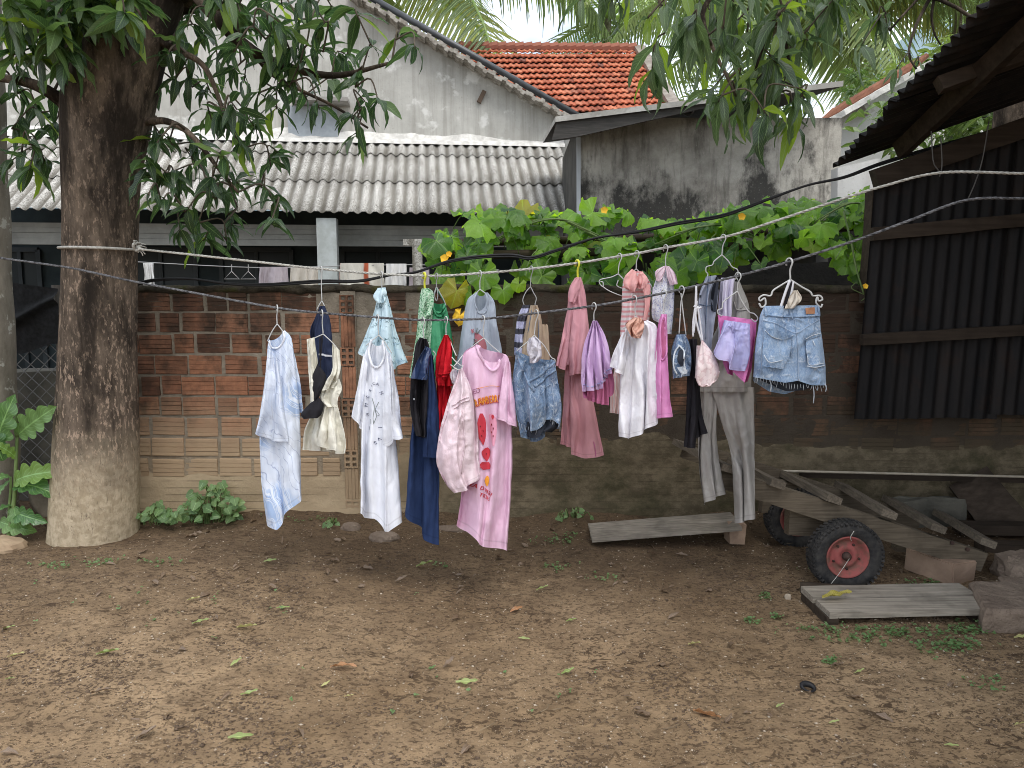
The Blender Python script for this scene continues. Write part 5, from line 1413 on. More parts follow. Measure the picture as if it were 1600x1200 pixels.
def lettering(name, cl, items, m, parent, off=.005, bold=0.0):
    """items: (char, px, py, height px, rotation in degrees clockwise, width factor)"""
    V, F = [], []
    for ch, px, py, h, rot, wf in items:
        vs, fs = glyph(ch); a = math.radians(rot)
        for dx in ((0,) if not bold else (-bold, bold)):
            b = len(V)
            for x, y, _ in vs:
                lx_, ly_ = (x * wf) * h * 1.4 + dx, -(y - .35) * h * 1.4
                V.append((px + lx_ * math.cos(a) - ly_ * math.sin(a), py + lx_ * math.sin(a) + ly_ * math.cos(a)))
            F += [tuple(i + b for i in f) for f in fs]
    P = np.array(V); ph, q = cl.inv(P[:, 0], P[:, 1]); W = cl.S(ph, q, off) - np.array(parent.location)
    return obj(name, W, F, m, parent, smooth=False)
def word(s_, x0, y0, x1, y1, h, wf=1.0, arc=0.0):
    n = len(s_); out = []; rot = math.degrees(math.atan2(y1 - y0, x1 - x0))
    for i, ch in enumerate(s_):
        f = i / max(1, n - 1)
        if ch != ' ': out.append((ch, x0 + (x1 - x0) * f, y0 + (y1 - y0) * f - arc * (1 - (2 * f - 1) ** 2), h, rot - arc * 2 * (1 - 2 * f), wf))
    return out

# ---- cloth materials
def cloth(name, base, alt=None, fn=None, trans=.13, rough=.9, weave=260, wrinkle=.42, stitch=True, sheen=0, spec=.10, wsc=1.0, vary=.10):
    t = NT(name); p = t.pos(); uv = t.uv(); u, v, _ = t.xyz(uv)
    col = base
    if alt is not None: col = t.mix(t.ramp(t.noise(t.sc(p, (9, 9, 5)), 1, 5, .6), [(.35, 0), (.65, 1)]), base, alt)
    if fn: col = fn(t, p, u, v, col)
    if stitch:
        ln = t.ramp(t.math('ABSOLUTE', t.math('SUBTRACT', v, .035)), [(.0, .35), (.006, 0)])
        col = t.mix(ln, col, t.hsv(col, v=.45))
    h = t.math('ADD', t.math('MULTIPLY', t.noise(t.sc(p, (44 * wsc, 44 * wsc, 9 * wsc ** 2.4)), 1, 5, .6, .6), 1), t.math('MULTIPLY', t.noise(p, weave, 2), .12))
    return t.done(col, rough, t.bump(h, wrinkle, .012), spec, 0, trans, col, sheen)
def f_marble(t, p, u, v, col):
    q = t.sc(p, (10, 10, 5)); d = t.noise(q, 1.0, 4, .55, col=True)
    w = t.n('ShaderNodeTexWave', wave_type='BANDS', bands_direction='DIAGONAL'); t.put(w.inputs['Vector'], t.sc(p, (3.2, 1, 2.2))); w.inputs['Scale'].default_value = 2.2; w.inputs['Distortion'].default_value = 9; w.inputs['Detail'].default_value = 3
    line = t.math('MULTIPLY', t.ramp(w.outputs['Fac'], [(.40, 0), (.5, .6), (.60, 0)]), t.ramp(t.noise(p, 7, 3), [(.4, .1), (.6, 1)])); blue = t.ramp(t.noise(p, 4.5, 3), [(.47, 0), (.58, .8)])
    col = t.mix(line, col, (.13, .18, .36)); stripes = t.ramp(t.math('FRACT', t.math('MULTIPLY', w.outputs['Fac'], 4)), [(.3, 0), (.6, .75)])
    return t.mix(t.math('MULTIPLY', blue, stripes), col, (.20, .38, .70))
def f_palms(t, p, u, v, col):
    q = t.noise(t.sc(p, (30, 30, 22)), 1, 5, .75, 1.5); band = t.ramp(t.math('FRACT', t.math('MULTIPLY', t.xyz(p)[2], 11)), [(.25, 0), (.4, 1), (.75, 1), (.85, 0)])
    col = t.mix(t.math('MULTIPLY', t.ramp(q, [(.55, 0), (.60, .85)]), band), col, (.035, .10, .12))
    return t.mix(t.ramp(t.noise(t.sc(p, (6, 6, 40)), 1, 4), [(.55, 0), (.66, .55)]), col, (.28, .47, .62))
def f_flower(a, sc=95, th=.33, b=None):
    def f(t, p, u, v, col):
        d = t.vor(p, sc); col = t.mix(t.ramp(d, [(th, 0), (th + .1, .9)]), col, a)
        return t.mix(t.ramp(t.vor(p, sc * .6), [(.12, .8), (.2, 0)]), col, b) if b else col
    return f
def f_stripes(a, k, axis='v', duty=.42):
    def f(t, p, u, v, col):
        c = t.xyz(p)[2] if axis == 'v' else u
        s = t.math('FRACT', t.math('MULTIPLY', t.math('ADD', c, t.math('MULTIPLY', t.noise(p, 9, 2), .012)), k)); return t.mix(t.ramp(s, [(duty - .04, 1), (duty, 0), (.96, 0), (1, 1)]), col, a)
    return f
def denim(name, dark, light, white=(.55, .62, .70)):
    t = NT(name); p = t.pos(); n = t.noise(t.sc(p, (11, 11, 7)), 1, 6, .65, .7)
    col = t.mix(t.ramp(n, [(.33, 0), (.66, 1)]), dark, light)
    w = t.noise(t.sc(p, (30, 30, 26)), 1, 5, .7, 1.2); col = t.mix(t.ramp(w, [(.54, 0), (.64, .7)]), col, white)
    col = t.mix(t.ramp(t.noise(t.sc(p, (320, 320, 90)), 1, 2), [(.4, 0), (.7, .35)]), col, white)
    return t.done(col, .9, t.bump(t.math('ADD', w, t.math('MULTIPLY', t.noise(p, 420, 2), .25)), .8, .010), .12, 0, .04, None, .1)
LBLUE, MBLUE, DBLUE = denim('light_denim', (.13, .22, .38), (.31, .43, .60)), denim('mid_denim', (.055, .105, .21), (.20, .31, .47)), denim('dark_denim', (.028, .060, .13), (.10, .175, .31))
FRAY = simple('frayed_cotton', (.62, .66, .70), (.45, .50, .56), 60, .95, .4, 200)
M_ = dict(
 marble=cloth('marbled_cotton', (.66, .73, .86), (.76, .81, .90), f_marble), cream=cloth('cream_crinkle', (.82, .80, .71), (.76, .74, .64), None, .15, wrinkle=.55, wsc=1.4), black=cloth('black_cloth', (.014, .013, .016), (.022, .021, .025), None, .03, .75),
 navy=cloth('navy_cloth', (.024, .032, .066), (.036, .046, .088), None, .06), white=cloth('white_cotton', (.78, .81, .89), (.83, .85, .91), None, .14), palms=cloth('palm_print', (.56, .72, .80), (.62, .76, .82), f_palms),
 satin=cloth('navy_satin', (.022, .040, .105), (.035, .062, .15), None, .04, .38, spec=.5), polo=cloth('navy_polo', (.020, .036, .095), (.030, .052, .13), None, .07, weave=500), leafg=cloth('green_floral', (.12, .34, .17), (.10, .30, .15), f_flower((.55, .72, .56), 120, .36)),
 green=cloth('green_satin', (.050, .28, .13), (.065, .33, .16), None, .18, .5, spec=.35), red=cloth('red_cloth', (.50, .010, .020), (.60, .016, .026), None, .12, .7), pink=cloth('pink_cotton', (.78, .52, .68), (.82, .57, .72), None, .14),
 blush=cloth('blush_satin', (.80, .63, .69), (.85, .71, .76), None, .12, .55, wrinkle=.55, wsc=1.2, spec=.3), grey=cloth('grey_marl', (.38, .43, .50), (.44, .49, .56), f_stripes((.41, .46, .53), 30, 'u'), .2), beige=cloth('beige_twill', (.36, .28, .20), (.42, .33, .24), None, .08),
 plaid=cloth('plaid_lilac', (.52, .52, .68), (.42, .45, .62), f_stripes((.07, .07, .09), 16), .12), rose=cloth('dusty_rose', (.60, .30, .34), (.64, .33, .37), None, .12), lilac=cloth('lilac_pleat', (.66, .46, .74), (.75, .55, .78), None, .25, wrinkle=.2),
 magenta=cloth('dark_pink_lining', (.52, .15, .30), (.60, .19, .34), None, .15), coral=cloth('coral_stripe', (.80, .73, .72), None, f_stripes((.78, .38, .39), 44), .2), corals=cloth('coral_plain', (.78, .41, .40), (.82, .46, .44), None, .2), coralv=cloth('coral_vertical', (.80, .74, .72), None, f_stripes((.78, .40, .38), 26, 'u', .3), .2),
 crink=cloth('crinkled_white', (.80, .80, .84), (.86, .84, .89), None, .15, wrinkle=.5, wsc=1.5), salmon=cloth('salmon_scarf', (.66, .38, .30), (.72, .44, .35), None, .15), flor=cloth('ditsy_floral', (.80, .81, .85), None, f_flower((.45, .47, .66), 150, .62), .22), pinkl=cloth('pale_pink', (.80, .62, .70), (.84, .68, .75), None, .2),
 tank=cloth('bright_pink', (.78, .32, .62), (.82, .37, .66), None, .2), lace=cloth('pale_lace', (.78, .64, .64), (.84, .72, .72), f_flower((.70, .53, .54), 60, .55), .15, stitch=False), greyd=cloth('grey_denim', (.31, .34, .42), (.40, .43, .52), None, .06, wrinkle=.6), lstripe=cloth('lilac_stripe', (.60, .56, .70), None, f_stripes((.74, .71, .82), 60, 'u'), .15),
 stone=cloth('stone_grey_twill', (.33, .315, .30), (.40, .385, .365), None, .08), lav=cloth('lavender_satin', (.42, .43, .72), (.56, .50, .78), None, .2, .4, spec=.45), hot=cloth('hot_pink_knit', (.68, .20, .48), (.74, .26, .53), None, .12), bone=cloth('bone_padding', (.62, .56, .48), (.68, .62, .54), None, .15, stitch=False),
 strap=cloth('white_elastic', (.72, .72, .76), None, None, .1, stitch=False), pale=cloth('pale_grey_cotton', (.62, .60, .66), (.70, .68, .73), f_flower((.42, .40, .45), 40, .7), .2), towel=cloth('towel_oat', (.50, .46, .40), (.56, .52, .46), None, .1), towelw=cloth('towel_white', (.68, .68, .67), (.74, .74, .73), None, .1), towelp=cloth('towel_mauve', (.38, .33, .36), (.44, .39, .42), None, .1),
 towels=cloth('towel_striped', (.58, .56, .50), None, f_stripes((.40, .10, .05), 3.6, 'u', .12), .1), inner=cloth('dark_lining', (.030, .034, .045), (.045, .05, .065), None, .02))
INK = simple('dark_ink', (.035, .045, .11), rough=.8, bump=0); ORNG = simple('orange_ink', (.72, .28, .03), (.78, .36, .04), 30, .8, 0); REDI = simple('red_ink', (.50, .04, .06), rough=.8, bump=0); PURP = simple('plum_ink', (.30, .12, .20), rough=.8, bump=0); MARO = simple('maroon_ink', (.34, .12, .14), rough=.8, bump=0); GREI = simple('grey_green_ink', (.14, .17, .16), rough=.8, bump=0)
PINKI = simple('pink_ink', (.72, .32, .44), rough=.8, bump=0); SEEDI = simple('seed_ink', (.20, .02, .03), rough=.8, bump=0)
LEATH = simple('brown_leather', (.30, .14, .075), (.36, .18, .10), 40, .7, .3, 150); SEAM = simple('pale_stitch', (.34, .42, .54), rough=.9, bump=0); DSEAM = simple('dark_stitch', (.10, .15, .24), rough=.9, bump=0)

def garment(name, label, cat, px, py, line, dY=0.0):
    Y = (fy(px) if line == 'f' else ry(px)) + dY
    o = thing(name, label, cat, at(px, py, Y), 'washing on the front line' if line == 'f' else 'washing on the rear line')
    return o, Y

# ---- F1 marbled tee, seen from the side
g, Y = garment('tshirt', 'oversized white tee with blue marble swirls hung sideways at the left end', 't-shirt', 433, 520, 'f')
b = Cloth([(420, 531), (414, 580), (408, 640), (406, 690), (411, 765), (421, 821)], [(445, 516), (456, 532), (462, 590), (467, 650), (469, 720), (472, 779)], Y, .06, .016, 3, 1, (-.1, .8, .075), hem=[0, 16, 8, 4, -1, 0]); cloth_obj('body', b, M_['marble'], g)
c_ = Cloth([(419, 536), (408, 620), (399, 677)], [(433, 560), (442, 620), (449, 690)], Y - .055, .04, .012, 3, 2, hem=[0, 2, 5, 3, 0]); cloth_obj('sleeve', c_, M_['marble'], g, 22, 30)
c_ = Cloth([(449, 524), (460, 590), (463, 640)], [(456, 528), (467, 590), (475, 649)], Y + .04, .03, .01, 3, 3); cloth_obj('sleeve', c_, M_['marble'], g, 18, 26)
seam('collar', b, [[(420, 533), (424, 537), (430, 539), (437, 535), (444, 518)]], M_['white'], g, .0055, .002)
# ---- F2 cream dress
g, Y = garment('dress', 'cream crinkled dress with wide straps and a knotted waist', 'dress', 505, 530, 'f')
for nm, L, R, sd in (('strap', [(479, 530), (483, 575), (484, 605), (486, 632)], [(491, 527), (495, 560), (494, 580), (491, 630)], 5), ('strap', [(520, 537), (517, 580), (511, 592), (502, 612)], [(530, 547), (533, 568), (530, 592), (526, 604)], 6),
                     ('knot', [(513, 590), (502, 612), (500, 625), (507, 636)], [(530, 592), (534, 608), (529, 622), (527, 636)], 7)):
    cloth_obj(nm, Cloth(L, R, Y - .01, .02, .009, 4, sd, wr=.006), M_['cream'], g, 18, 30)
cloth_obj('skirt', Cloth([(506, 633), (500, 655), (496, 680), (497, 694)], [(527, 633), (535, 665), (541, 690), (541, 708)], Y - .02, .045, .012, 5, 8, hem=[0, 4, 2, 5, 0], wr=.006), M_['cream'], g)
cloth_obj('skirt_back', Cloth([(490, 640), (479, 668), (474, 703)], [(512, 640), (516, 685), (518, 706)], Y + .04, .03, .010, 4, 9), M_['cream'], g, 22, 30)
g, Y = garment('bra', 'plain black moulded bra dangling in front of the cream dress', 'bra', 503, 560, 'f', -.05)
cloth_obj('cup', Cloth([(496, 570), (487, 590), (486, 612), (489, 628)], [(498, 570), (509, 585), (507, 600), (497, 622)], Y, .03, .002, 2, 10, wr=.001, top=.2), M_['black'], g, 18, 24)
cloth_obj('cup', Cloth([(495, 620), (482, 632), (470, 646), (474, 655)], [(497, 620), (505, 632), (502, 646), (496, 653)], Y - .02, .035, .002, 2, 11, wr=.001, top=.2), M_['black'], g, 18, 24)
m_ = MB(g.location)
for pts in ([(503, 524), (502, 550), (496, 572)], [(504, 524), (501, 560), (500, 600), (496, 622)], [(500, 526), (500, 555), (503, 562)]): m_.tube(smooth_path([at(x, y, Y) for x, y in pts], 14), .003, 4)
m_.build('strap', M_['black'], g, True)
# ---- R1 navy top
g, Y = garment('sleeveless_top', 'dark navy sleeveless top with a thin white stripe behind the cream dress', 'top', 503, 482, 'r')
b = Cloth([(500, 478), (491, 500), (484, 520), (492, 560), (500, 595)], [(508, 478), (516, 502), (520, 530), (522, 575), (521, 597)], Y, .04, .010, 4, 12, wr=.005); cloth_obj('body', b, M_['navy'], g)
patch('stripe', b, [(500, 552), (500, 555)], [(517, 555), (517, 558)], M_['strap'], g, 8, 2)
m_ = MB(g.location)
for i in range(3): pass
# ---- F3 long white tee with lettering
g, Y = garment('tshirt', 'long white tee lettered AMERICA in an arc round a line drawing', 't-shirt', 592, 525, 'f')
b = Cloth([(580, 529), (569, 560), (566, 620), (562, 700), (559, 802)], [(598, 532), (609, 560), (615, 620), (621, 720), (625, 816)], Y, .055, .014, 3, 13, (-.05, .85, .155), hem=[0, 4, 3, 20, 18, 0]); cloth_obj('body', b, M_['white'], g, 34, 54)
cloth_obj('sleeve', Cloth([(568, 552), (559, 600), (551, 650)], [(575, 570), (570, 630), (567, 671)], Y - .02, .03, .008, 2, 14, hem=[0, 4, 0]), M_['white'], g, 20, 28)
cloth_obj('sleeve', Cloth([(603, 545), (599, 610), (597, 660), (600, 702)], [(611, 555), (619, 610), (624, 650), (628, 683)], Y - .045, .04, .010, 3, 15, hem=[0, 0, -8, 0, 0]), M_['white'], g, 22, 34)
seam('collar', b, [[(580, 531), (577, 548), (580, 566), (588, 575), (596, 568), (599, 550), (598, 534)]], M_['white'], g, .006, .003)
lettering('lettering', b, [('A', 572, 647, 5.5, -80, 1), ('M', 571, 633, 5.5, -75, 1), ('E', 574, 620, 5.5, -65, 1), ('R', 578, 610, 5, -55, 1), ('I', 581, 603, 4.5, -40, 1), ('C', 585, 599, 4.5, -15, 1), ('A', 590, 600, 4.5, 15, 1), ('N', 595, 614, 4.5, 60, 1), ('L', 578, 669, 5, 200, 1), ('I', 593, 668, 5, 90, 1), ('V', 592, 686, 5, 150, 1), ('S', 588, 692, 5, 160, 1)], INK, g)
seam('line_drawing', b, [[(583, 622), (587, 635), (585, 650), (586, 662)], [(592, 628), (588, 640), (589, 650), (586, 662)], [(588, 640), (592, 648), (589, 650)], [(581, 655), (582, 662)]], GREI, g, .0012)
# ---- R2 palm print shirt
g, Y = garment('shirt', 'pale blue shirt with small palm tree print behind the long white tee', 'shirt', 596, 452, 'r')
b = Cloth([(592, 452), (585, 480), (573, 515), (560, 551)], [(601, 452), (609, 475), (622, 520), (635, 566)], Y, .05, .012, 4, 16, (0, .7, .05), hem=[0, 6, 22, 14, 0], wr=.004); cloth_obj('body', b, M_['palms'], g)
seam('placket', b, [[(594, 460), (597, 480), (599, 500), (597, 530)], [(602, 458), (600, 475), (597, 490)]], M_['palms'], g, .004)
cloth_obj('collar', Cloth([(590, 450), (584, 463), (590, 474)], [(602, 449), (604, 460), (599, 474)], Y - .03, .02, .004, 2, 17), M_['palms'], g, 14, 16)
# ---- F4 navy polo, satin shirt, black jacket
g, Y = garment('polo_shirt', 'long navy blue polo shirt hung edge on left of the red top', 'polo shirt', 661, 530, 'f')
b = Cloth([(660, 545), (650, 600), (641, 680), (637, 750), (636, 806)], [(674, 548), (679, 620), (682, 700), (685, 790), (686, 852)], Y, .06, .016, 3, 18, hem=[0, 2, 0, 10, 8, 0]); cloth_obj('body', b, M_['polo'], g, 30, 54)
cloth_obj('sleeve', Cloth([(670, 548), (666, 610), (662, 660), (659, 714)], [(677, 556), (682, 620), (686, 680), (688, 716)], Y - .07, .035, .007, 2, 19), M_['polo'], g, 20, 30)
g, Y = garment('jacket', 'thin black jacket draped over the front of the navy polo', 'jacket', 660, 530, 'f', -.07)
b = Cloth([(656, 527), (648, 545), (644, 590), (643, 630), (646, 662), (650, 680)], [(668, 530), (672, 552), (668, 600), (666, 640), (661, 684)], Y, .03, .010, 4, 20, wr=.004); cloth_obj('body', b, M_['black'], g, 26, 44)
seam('drawstring', b, [[(664, 600), (662, 650), (660, 690)], [(652, 610), (654, 660), (656, 688)]], M_['black'], g, .003)
patch('logo', b, [(645, 622), (645, 625)], [(649, 624), (649, 626)], M_['strap'], g, 3, 2)
g, Y = garment('blouse', 'shiny navy satin short blouse over the shoulder of the black jacket', 'blouse', 662, 545, 'f', -.115)
b = Cloth([(664, 541), (653, 560), (646, 580), (643, 591)], [(674, 545), (672, 565), (668, 585), (664, 594)], Y, .03, .010, 4, 21, wr=.006); cloth_obj('body', b, M_['satin'], g, 22, 30)
# ---- R3 leaf print blouse, R4 camisole
g, Y = garment('blouse', 'long green blouse with tiny white floral print on the rear line', 'blouse', 664, 452, 'r')
cloth_obj('body', Cloth([(659, 451), (655, 470), (648, 520), (639, 590)], [(670, 450), (678, 462), (672, 520), (668, 592)], Y, .045, .012, 3, 22), M_['leafg'], g)
cloth_obj('sleeve', Cloth([(666, 455), (661, 480), (660, 496)], [(676, 456), (677, 470), (671, 492)], Y - .04, .02, .006, 3, 23), M_['leafg'], g, 16, 20)
g, Y = garment('camisole', 'plain emerald green cowl neck camisole between green blouse and grey tee', 'camisole', 682, 470, 'r', .02)
b = Cloth([(673, 470), (667, 500), (664, 545), (661, 590)], [(696, 472), (702, 500), (707, 545), (711, 592)], Y, .04, .011, 3, 24, (.05, .85, .13)); cloth_obj('body', b, M_['green'], g)
m_ = MB(g.location); m_.tube([at(682, 450, Y), at(674, 472, Y)], .003, 4); m_.tube([at(682, 450, Y), at(695, 474, Y)], .003, 4); m_.build('strap', M_['green'], g, True)
seam('cowl_fold', b, [[(675, 476), (680, 486), (686, 489), (692, 484), (696, 476)], [(677, 482), (684, 494), (692, 492), (697, 482)]], M_['green'], g, .006, .006)
# ---- F5 red top
g, Y = garment('gathered_top', 'bright red gathered top bunched narrow on its hanger', 'top', 697, 522, 'f')
b = Cloth([(694, 523), (685, 548), (682, 582), (684, 602)], [(700, 523), (707, 540), (705, 570), (704, 603)], Y, .035, .013, 5, 25, wr=.004); cloth_obj('bodice', b, M_['red'], g, 28, 34)
cloth_obj('skirt', Cloth([(684, 600), (682, 640), (684, 668), (688, 690)], [(704, 600), (706, 630), (703, 670), (697, 690)], Y + .01, .04, .013, 5, 26), M_['red'], g, 28, 34)
seam('waist_cord', b, [[(684, 583), (690, 586), (698, 583), (704, 578)], [(690, 586), (692, 590), (697, 588)]], M_['red'], g, .003, .008)
# ---- F6 pink tee and blush shorts
g, Y = garment('tshirt', 'oversized pink tee with orange arched lettering and red strawberry picture', 't-shirt', 757, 540, 'f')
b = Cloth([(745, 538), (723, 556), (724, 610), (728, 680), (722, 770), (716, 821)], [(779, 551), (794, 560), (797, 610), (798, 690), (797, 760), (792, 861)], Y, .06, .013, 3, 27, (.15, .75, .10), hem=[0, 2, 14, 10, 4, 0]); cloth_obj('body', b, M_['pink'], g, 36, 56)
cloth_obj('sleeve', Cloth([(789, 562), (784, 610), (778, 655)], [(797, 566), (803, 620), (806, 667)], Y - .055, .035, .007, 2, 28), M_['pink'], g, 20, 30)
seam('collar', b, [[(745, 541), (752, 560), (762, 575), (771, 579), (778, 572), (780, 556)]], M_['pink'], g, .007, .003)
lettering('lettering', b, word('RED', 737, 614, 747, 610, 8, .8), PURP, g)
lettering('shadow_lettering', b, word('TRAWBERRIE', 740, 632.5, 786, 623.5, 12.5, .42, 3), REDI, g, .0045, .8)
lettering('lettering', b, word('TRAWBERRIE', 740, 631.5, 786, 622.5, 12, .42, 3), ORNG, g, .008, .12)
lettering('lettering', b, word('EA D WITH', 739, 757, 769, 772, 6.5, .8) + word('TTUDES', 748, 773, 766, 780, 6, .8), REDI, g, .006, .3)
seam('print_line', b, [[(746, 607), (765, 603), (782, 604)]], ORNG, g, .001)
patch('strawberry', b, [(750, 646), (747, 658), (747, 680), (752, 695)], [(753, 646), (757, 660), (756, 682), (753, 695)], REDI, g, 6, 10, .005)
patch('strawberry', b, [(762, 648), (763, 660), (766, 680), (772, 697)], [(768, 646), (777, 656), (778, 680), (775, 697)], PINKI, g, 6, 10, .005)
patch('strawberry', b, [(755, 700), (751, 706), (753, 715), (757, 721)], [(759, 699), (765, 704), (764, 713), (758, 721)], REDI, g, 6, 8, .005)
patch('strawberry', b, [(757, 744), (754, 750), (756, 757), (759, 760)], [(761, 743), (766, 748), (765, 756), (760, 760)], ORNG, g, 6, 8, .005)
patch('strawberry', b, [(767, 649), (767, 652), (769, 655)], [(771, 648), (773, 651), (770, 656)], REDI, g, 5, 6, .008)
patch('leaf_print', b, [(751, 722), (748, 728), (752, 734)], [(762, 722), (767, 727), (766, 733)], REDI, g, 5, 6, .005)
seam('seed_print', b, [[(750, 665), (750.5, 667)], [(753, 672), (753.5, 674)], [(751, 680), (751.5, 682)], [(767, 662), (767.5, 665)], [(771, 668), (771.5, 671)], [(772, 680), (772.5, 683)], [(768, 674), (768.5, 677)], [(757, 708), (757.4, 710)]], SEEDI, g, .0022, .008)
g, Y = garment('satin_shorts', 'pale blush satin shorts hanging askew before the pink tee', 'shorts', 718, 578, 'f', -.12)
b = Cloth([(716, 577), (702, 620), (690, 660), (684, 700), (684, 726), (700, 757), (714, 771)], [(722, 575), (735, 608), (744, 655), (749, 710), (753, 736), (752, 740)], Y, .05, .013, 3, 29, wr=.009, diag=.7, hem=[0, 4, 6, 4, 0]); cloth_obj('body', b, M_['blush'], g, 34, 46)
seam('waistband', b, [[(707, 634), (718, 626), (732, 620)], [(709, 638), (720, 630), (733, 625)], [(702, 640), (694, 668), (690, 690)], [(726, 640), (728, 690), (724, 740)]], M_['blush'], g, .0028)
g, Y = garment('small_garment', 'small grey patterned garment bunched left of the blush shorts', 'underwear', 709, 580, 'f', -.05)
cloth_obj('body', Cloth([(708, 576), (704, 585), (706, 598)], [(714, 577), (715, 588), (711, 600)], Y, .015, .006, 3, 30), M_['pale'], g, 14, 14)
# ---- R5 grey tee
g, Y = garment('tshirt', 'light grey tee with red K lettering and a pineapple picture', 't-shirt', 750, 458, 'r', .01)
b = Cloth([(743, 457), (730, 470), (724, 505), (719, 545), (712, 590)], [(762, 457), (773, 473), (776, 505), (781, 545), (786, 592)], Y, .05, .011, 4, 31, (-.05, .55, .24)); cloth_obj('body', b, M_['grey'], g)
seam('collar', b, [[(744, 460), (744, 475), (747, 487), (753, 490), (759, 487), (762, 474), (762, 461)]], M_['grey'], g, .004, .002)
lettering('lettering', b, [('K', 738, 517, 7, -8, 1), ('u', 743.5, 521, 5, 0, 1)], MARO, g, .006, .3)
patch('pineapple_print', b, [(744, 520), (743, 530), (746, 545), (748, 552)], [(748, 519), (754, 527), (758, 540), (757, 552)], MARO, g, 6, 10, .005)
seam('pineapple_leaves', b, [[(747, 521), (748, 512)], [(746, 531), (739, 530)], [(747, 534), (740, 538)], [(748, 522), (752, 515)], [(750, 540), (747, 530)]], GREI, g, .002, .007)
# ---- R6 beige trousers and plaid
g, Y = garment('folded_trousers', 'folded beige trousers hanging behind the mid blue denim shorts', 'trousers', 838, 478, 'r', -.02)
b = Cloth([(828, 477), (820, 510), (814, 545), (812, 590)], [(839, 477), (846, 500), (849, 540), (850, 592)], Y, .03, .008, 3, 32); cloth_obj('leg', b, M_['beige'], g)
cloth_obj('leg', Cloth([(838, 500), (838, 530), (840, 592)], [(848, 511), (857, 513), (859, 592)], Y + .02, .02, .005, 2, 33), M_['beige'], g, 18, 30)
seam('seam', b, [[(842, 500), (841, 530), (842, 560)], [(830, 485), (824, 520)]], DSEAM, g, .0015)
g, Y = garment('scarf', 'lilac and black plaid piece folded left of the beige trousers', 'scarf', 815, 478, 'r')
cloth_obj('body', Cloth([(816, 477), (809, 500), (806, 545), (805, 575)], [(829, 476), (824, 505), (816, 545), (813, 575)], Y, .025, .010, 4, 34), M_['plaid'], g, 22, 30)
# ---- F7 mid blue denim shorts
def tuft(g, Y, pts, n=9, l=9, m=FRAY):
    m_ = MB(g.location); P = smooth_path(pts, n)
    for (x, y) in P:
        dx, L_ = random.uniform(-3, 3), l * random.uniform(.3, 1.5)
        m_.tube(smooth_path([at(x, y - 1, Y), at(x + dx * .4, y + L_ * .5, Y - .003), at(x + dx, y + L_, Y)], 5), .0011, 3)
    return m_.build('frayed_hem', m, g, True)
g, Y = garment('denim_shorts', 'crumpled mid blue denim shorts with ragged dark lined hem', 'shorts', 838, 548, 'f')
b = Cloth([(806, 546), (803, 592), (806, 625), (812, 655), (816, 675)], [(866, 563), (871, 600), (876, 635), (876, 655), (874, 668)], Y, .05, .016, 4, 35, (-.1, .9, .16), hem=[0, 2, 0, -14, -14, 0], hemB=[8, 16, 18, 8, 2, 0], wr=.009, diag=.4); cloth_obj('body', b, MBLUE, g, 38, 44)
cloth_obj('lining', Cloth([(812, 640), (816, 668), (822, 682)], [(874, 640), (872, 664), (860, 676)], Y + .005, .03, .006, 3, 36, hem=[0, 4, 4, -4, 0]), M_['inner'], g, 22, 14)
seam('waistband', b, [[(806, 549), (818, 582), (828, 600), (836, 612)], [(866, 566), (848, 582), (826, 598)], [(867, 578), (850, 592), (836, 604)]], MBLUE, g, .006, .004)
seam('seam', b, [[(836, 600), (830, 630), (828, 655)], [(844, 606), (842, 616), (853, 606), (862, 600)], [(812, 590), (824, 622), (832, 640)], [(862, 600), (866, 630), (864, 655)]], SEAM, g, .0014)
tuft(g, Y - .05, [(812, 662), (828, 668), (842, 664), (852, 650), (862, 655), (875, 662)], 22)
g, Y = garment('small_garment', 'pale grey twisted cotton garment on top of the mid blue shorts', 'underwear', 833, 528, 'f', -.06)
cloth_obj('body', Cloth([(827, 528), (822, 548), (826, 560), (830, 568)], [(838, 526), (846, 536), (845, 556), (836, 566)], Y, .025, .012, 3, 37, wr=.006), M_['pale'], g, 20, 24)
# ---- R7 dusty rose pyjamas
g, Y = garment('rose_shirt', 'dusty rose short sleeved shirt with open front on the rear line', 'shirt', 902, 436, 'r', -.01)
b = Cloth([(898, 434), (888, 455), (886, 490), (884, 530), (882, 570)], [(908, 433), (914, 455), (918, 485), (920, 530), (918, 570)], Y, .045, .009, 2, 38, wr=.0025); cloth_obj('body', b, M_['rose'], g)
cloth_obj('sleeve', Cloth([(889, 465), (880, 520), (867, 571)], [(894, 480), (891, 530), (884, 580)], Y - .02, .03, .006, 2, 39, wr=.002), M_['rose'], g, 18, 28)
cloth_obj('sleeve', Cloth([(895, 486), (891, 540), (889, 587)], [(917, 484), (921, 530), (909, 583)], Y - .06, .035, .006, 2, 40, wr=.002), M_['rose'], g, 20, 28)
cloth_obj('collar', Cloth([(900, 433), (890, 450), (888, 470)], [(908, 434), (906, 455), (899, 475)], Y - .045, .02, .004, 2, 41, wr=.002), M_['rose'], g, 16, 20)
g, Y = garment('rose_trousers', 'dusty rose long trousers with slit hem below the matching shirt', 'trousers', 905, 580, 'r', .0)
cloth_obj('leg', Cloth([(884, 565), (881, 630), (879, 665), (876, 694)], [(900, 565), (898, 630), (893, 700)], Y + .02, .03, .006, 2, 42, wr=.002), M_['rose'], g, 20, 32)
b = Cloth([(893, 560), (891, 620), (890, 680), (890, 710)], [(914, 560), (924, 620), (936, 680), (943, 711)], Y - .02, .035, .008, 2, 43, wr=.002, hem=[0, 3, 6, 4, 0]); cloth_obj('leg', b, M_['rose'], g, 26, 36)
seam('hem_slit', b, [[(926, 690), (928, 702), (929, 713)]], M_['magenta'], g, .002)
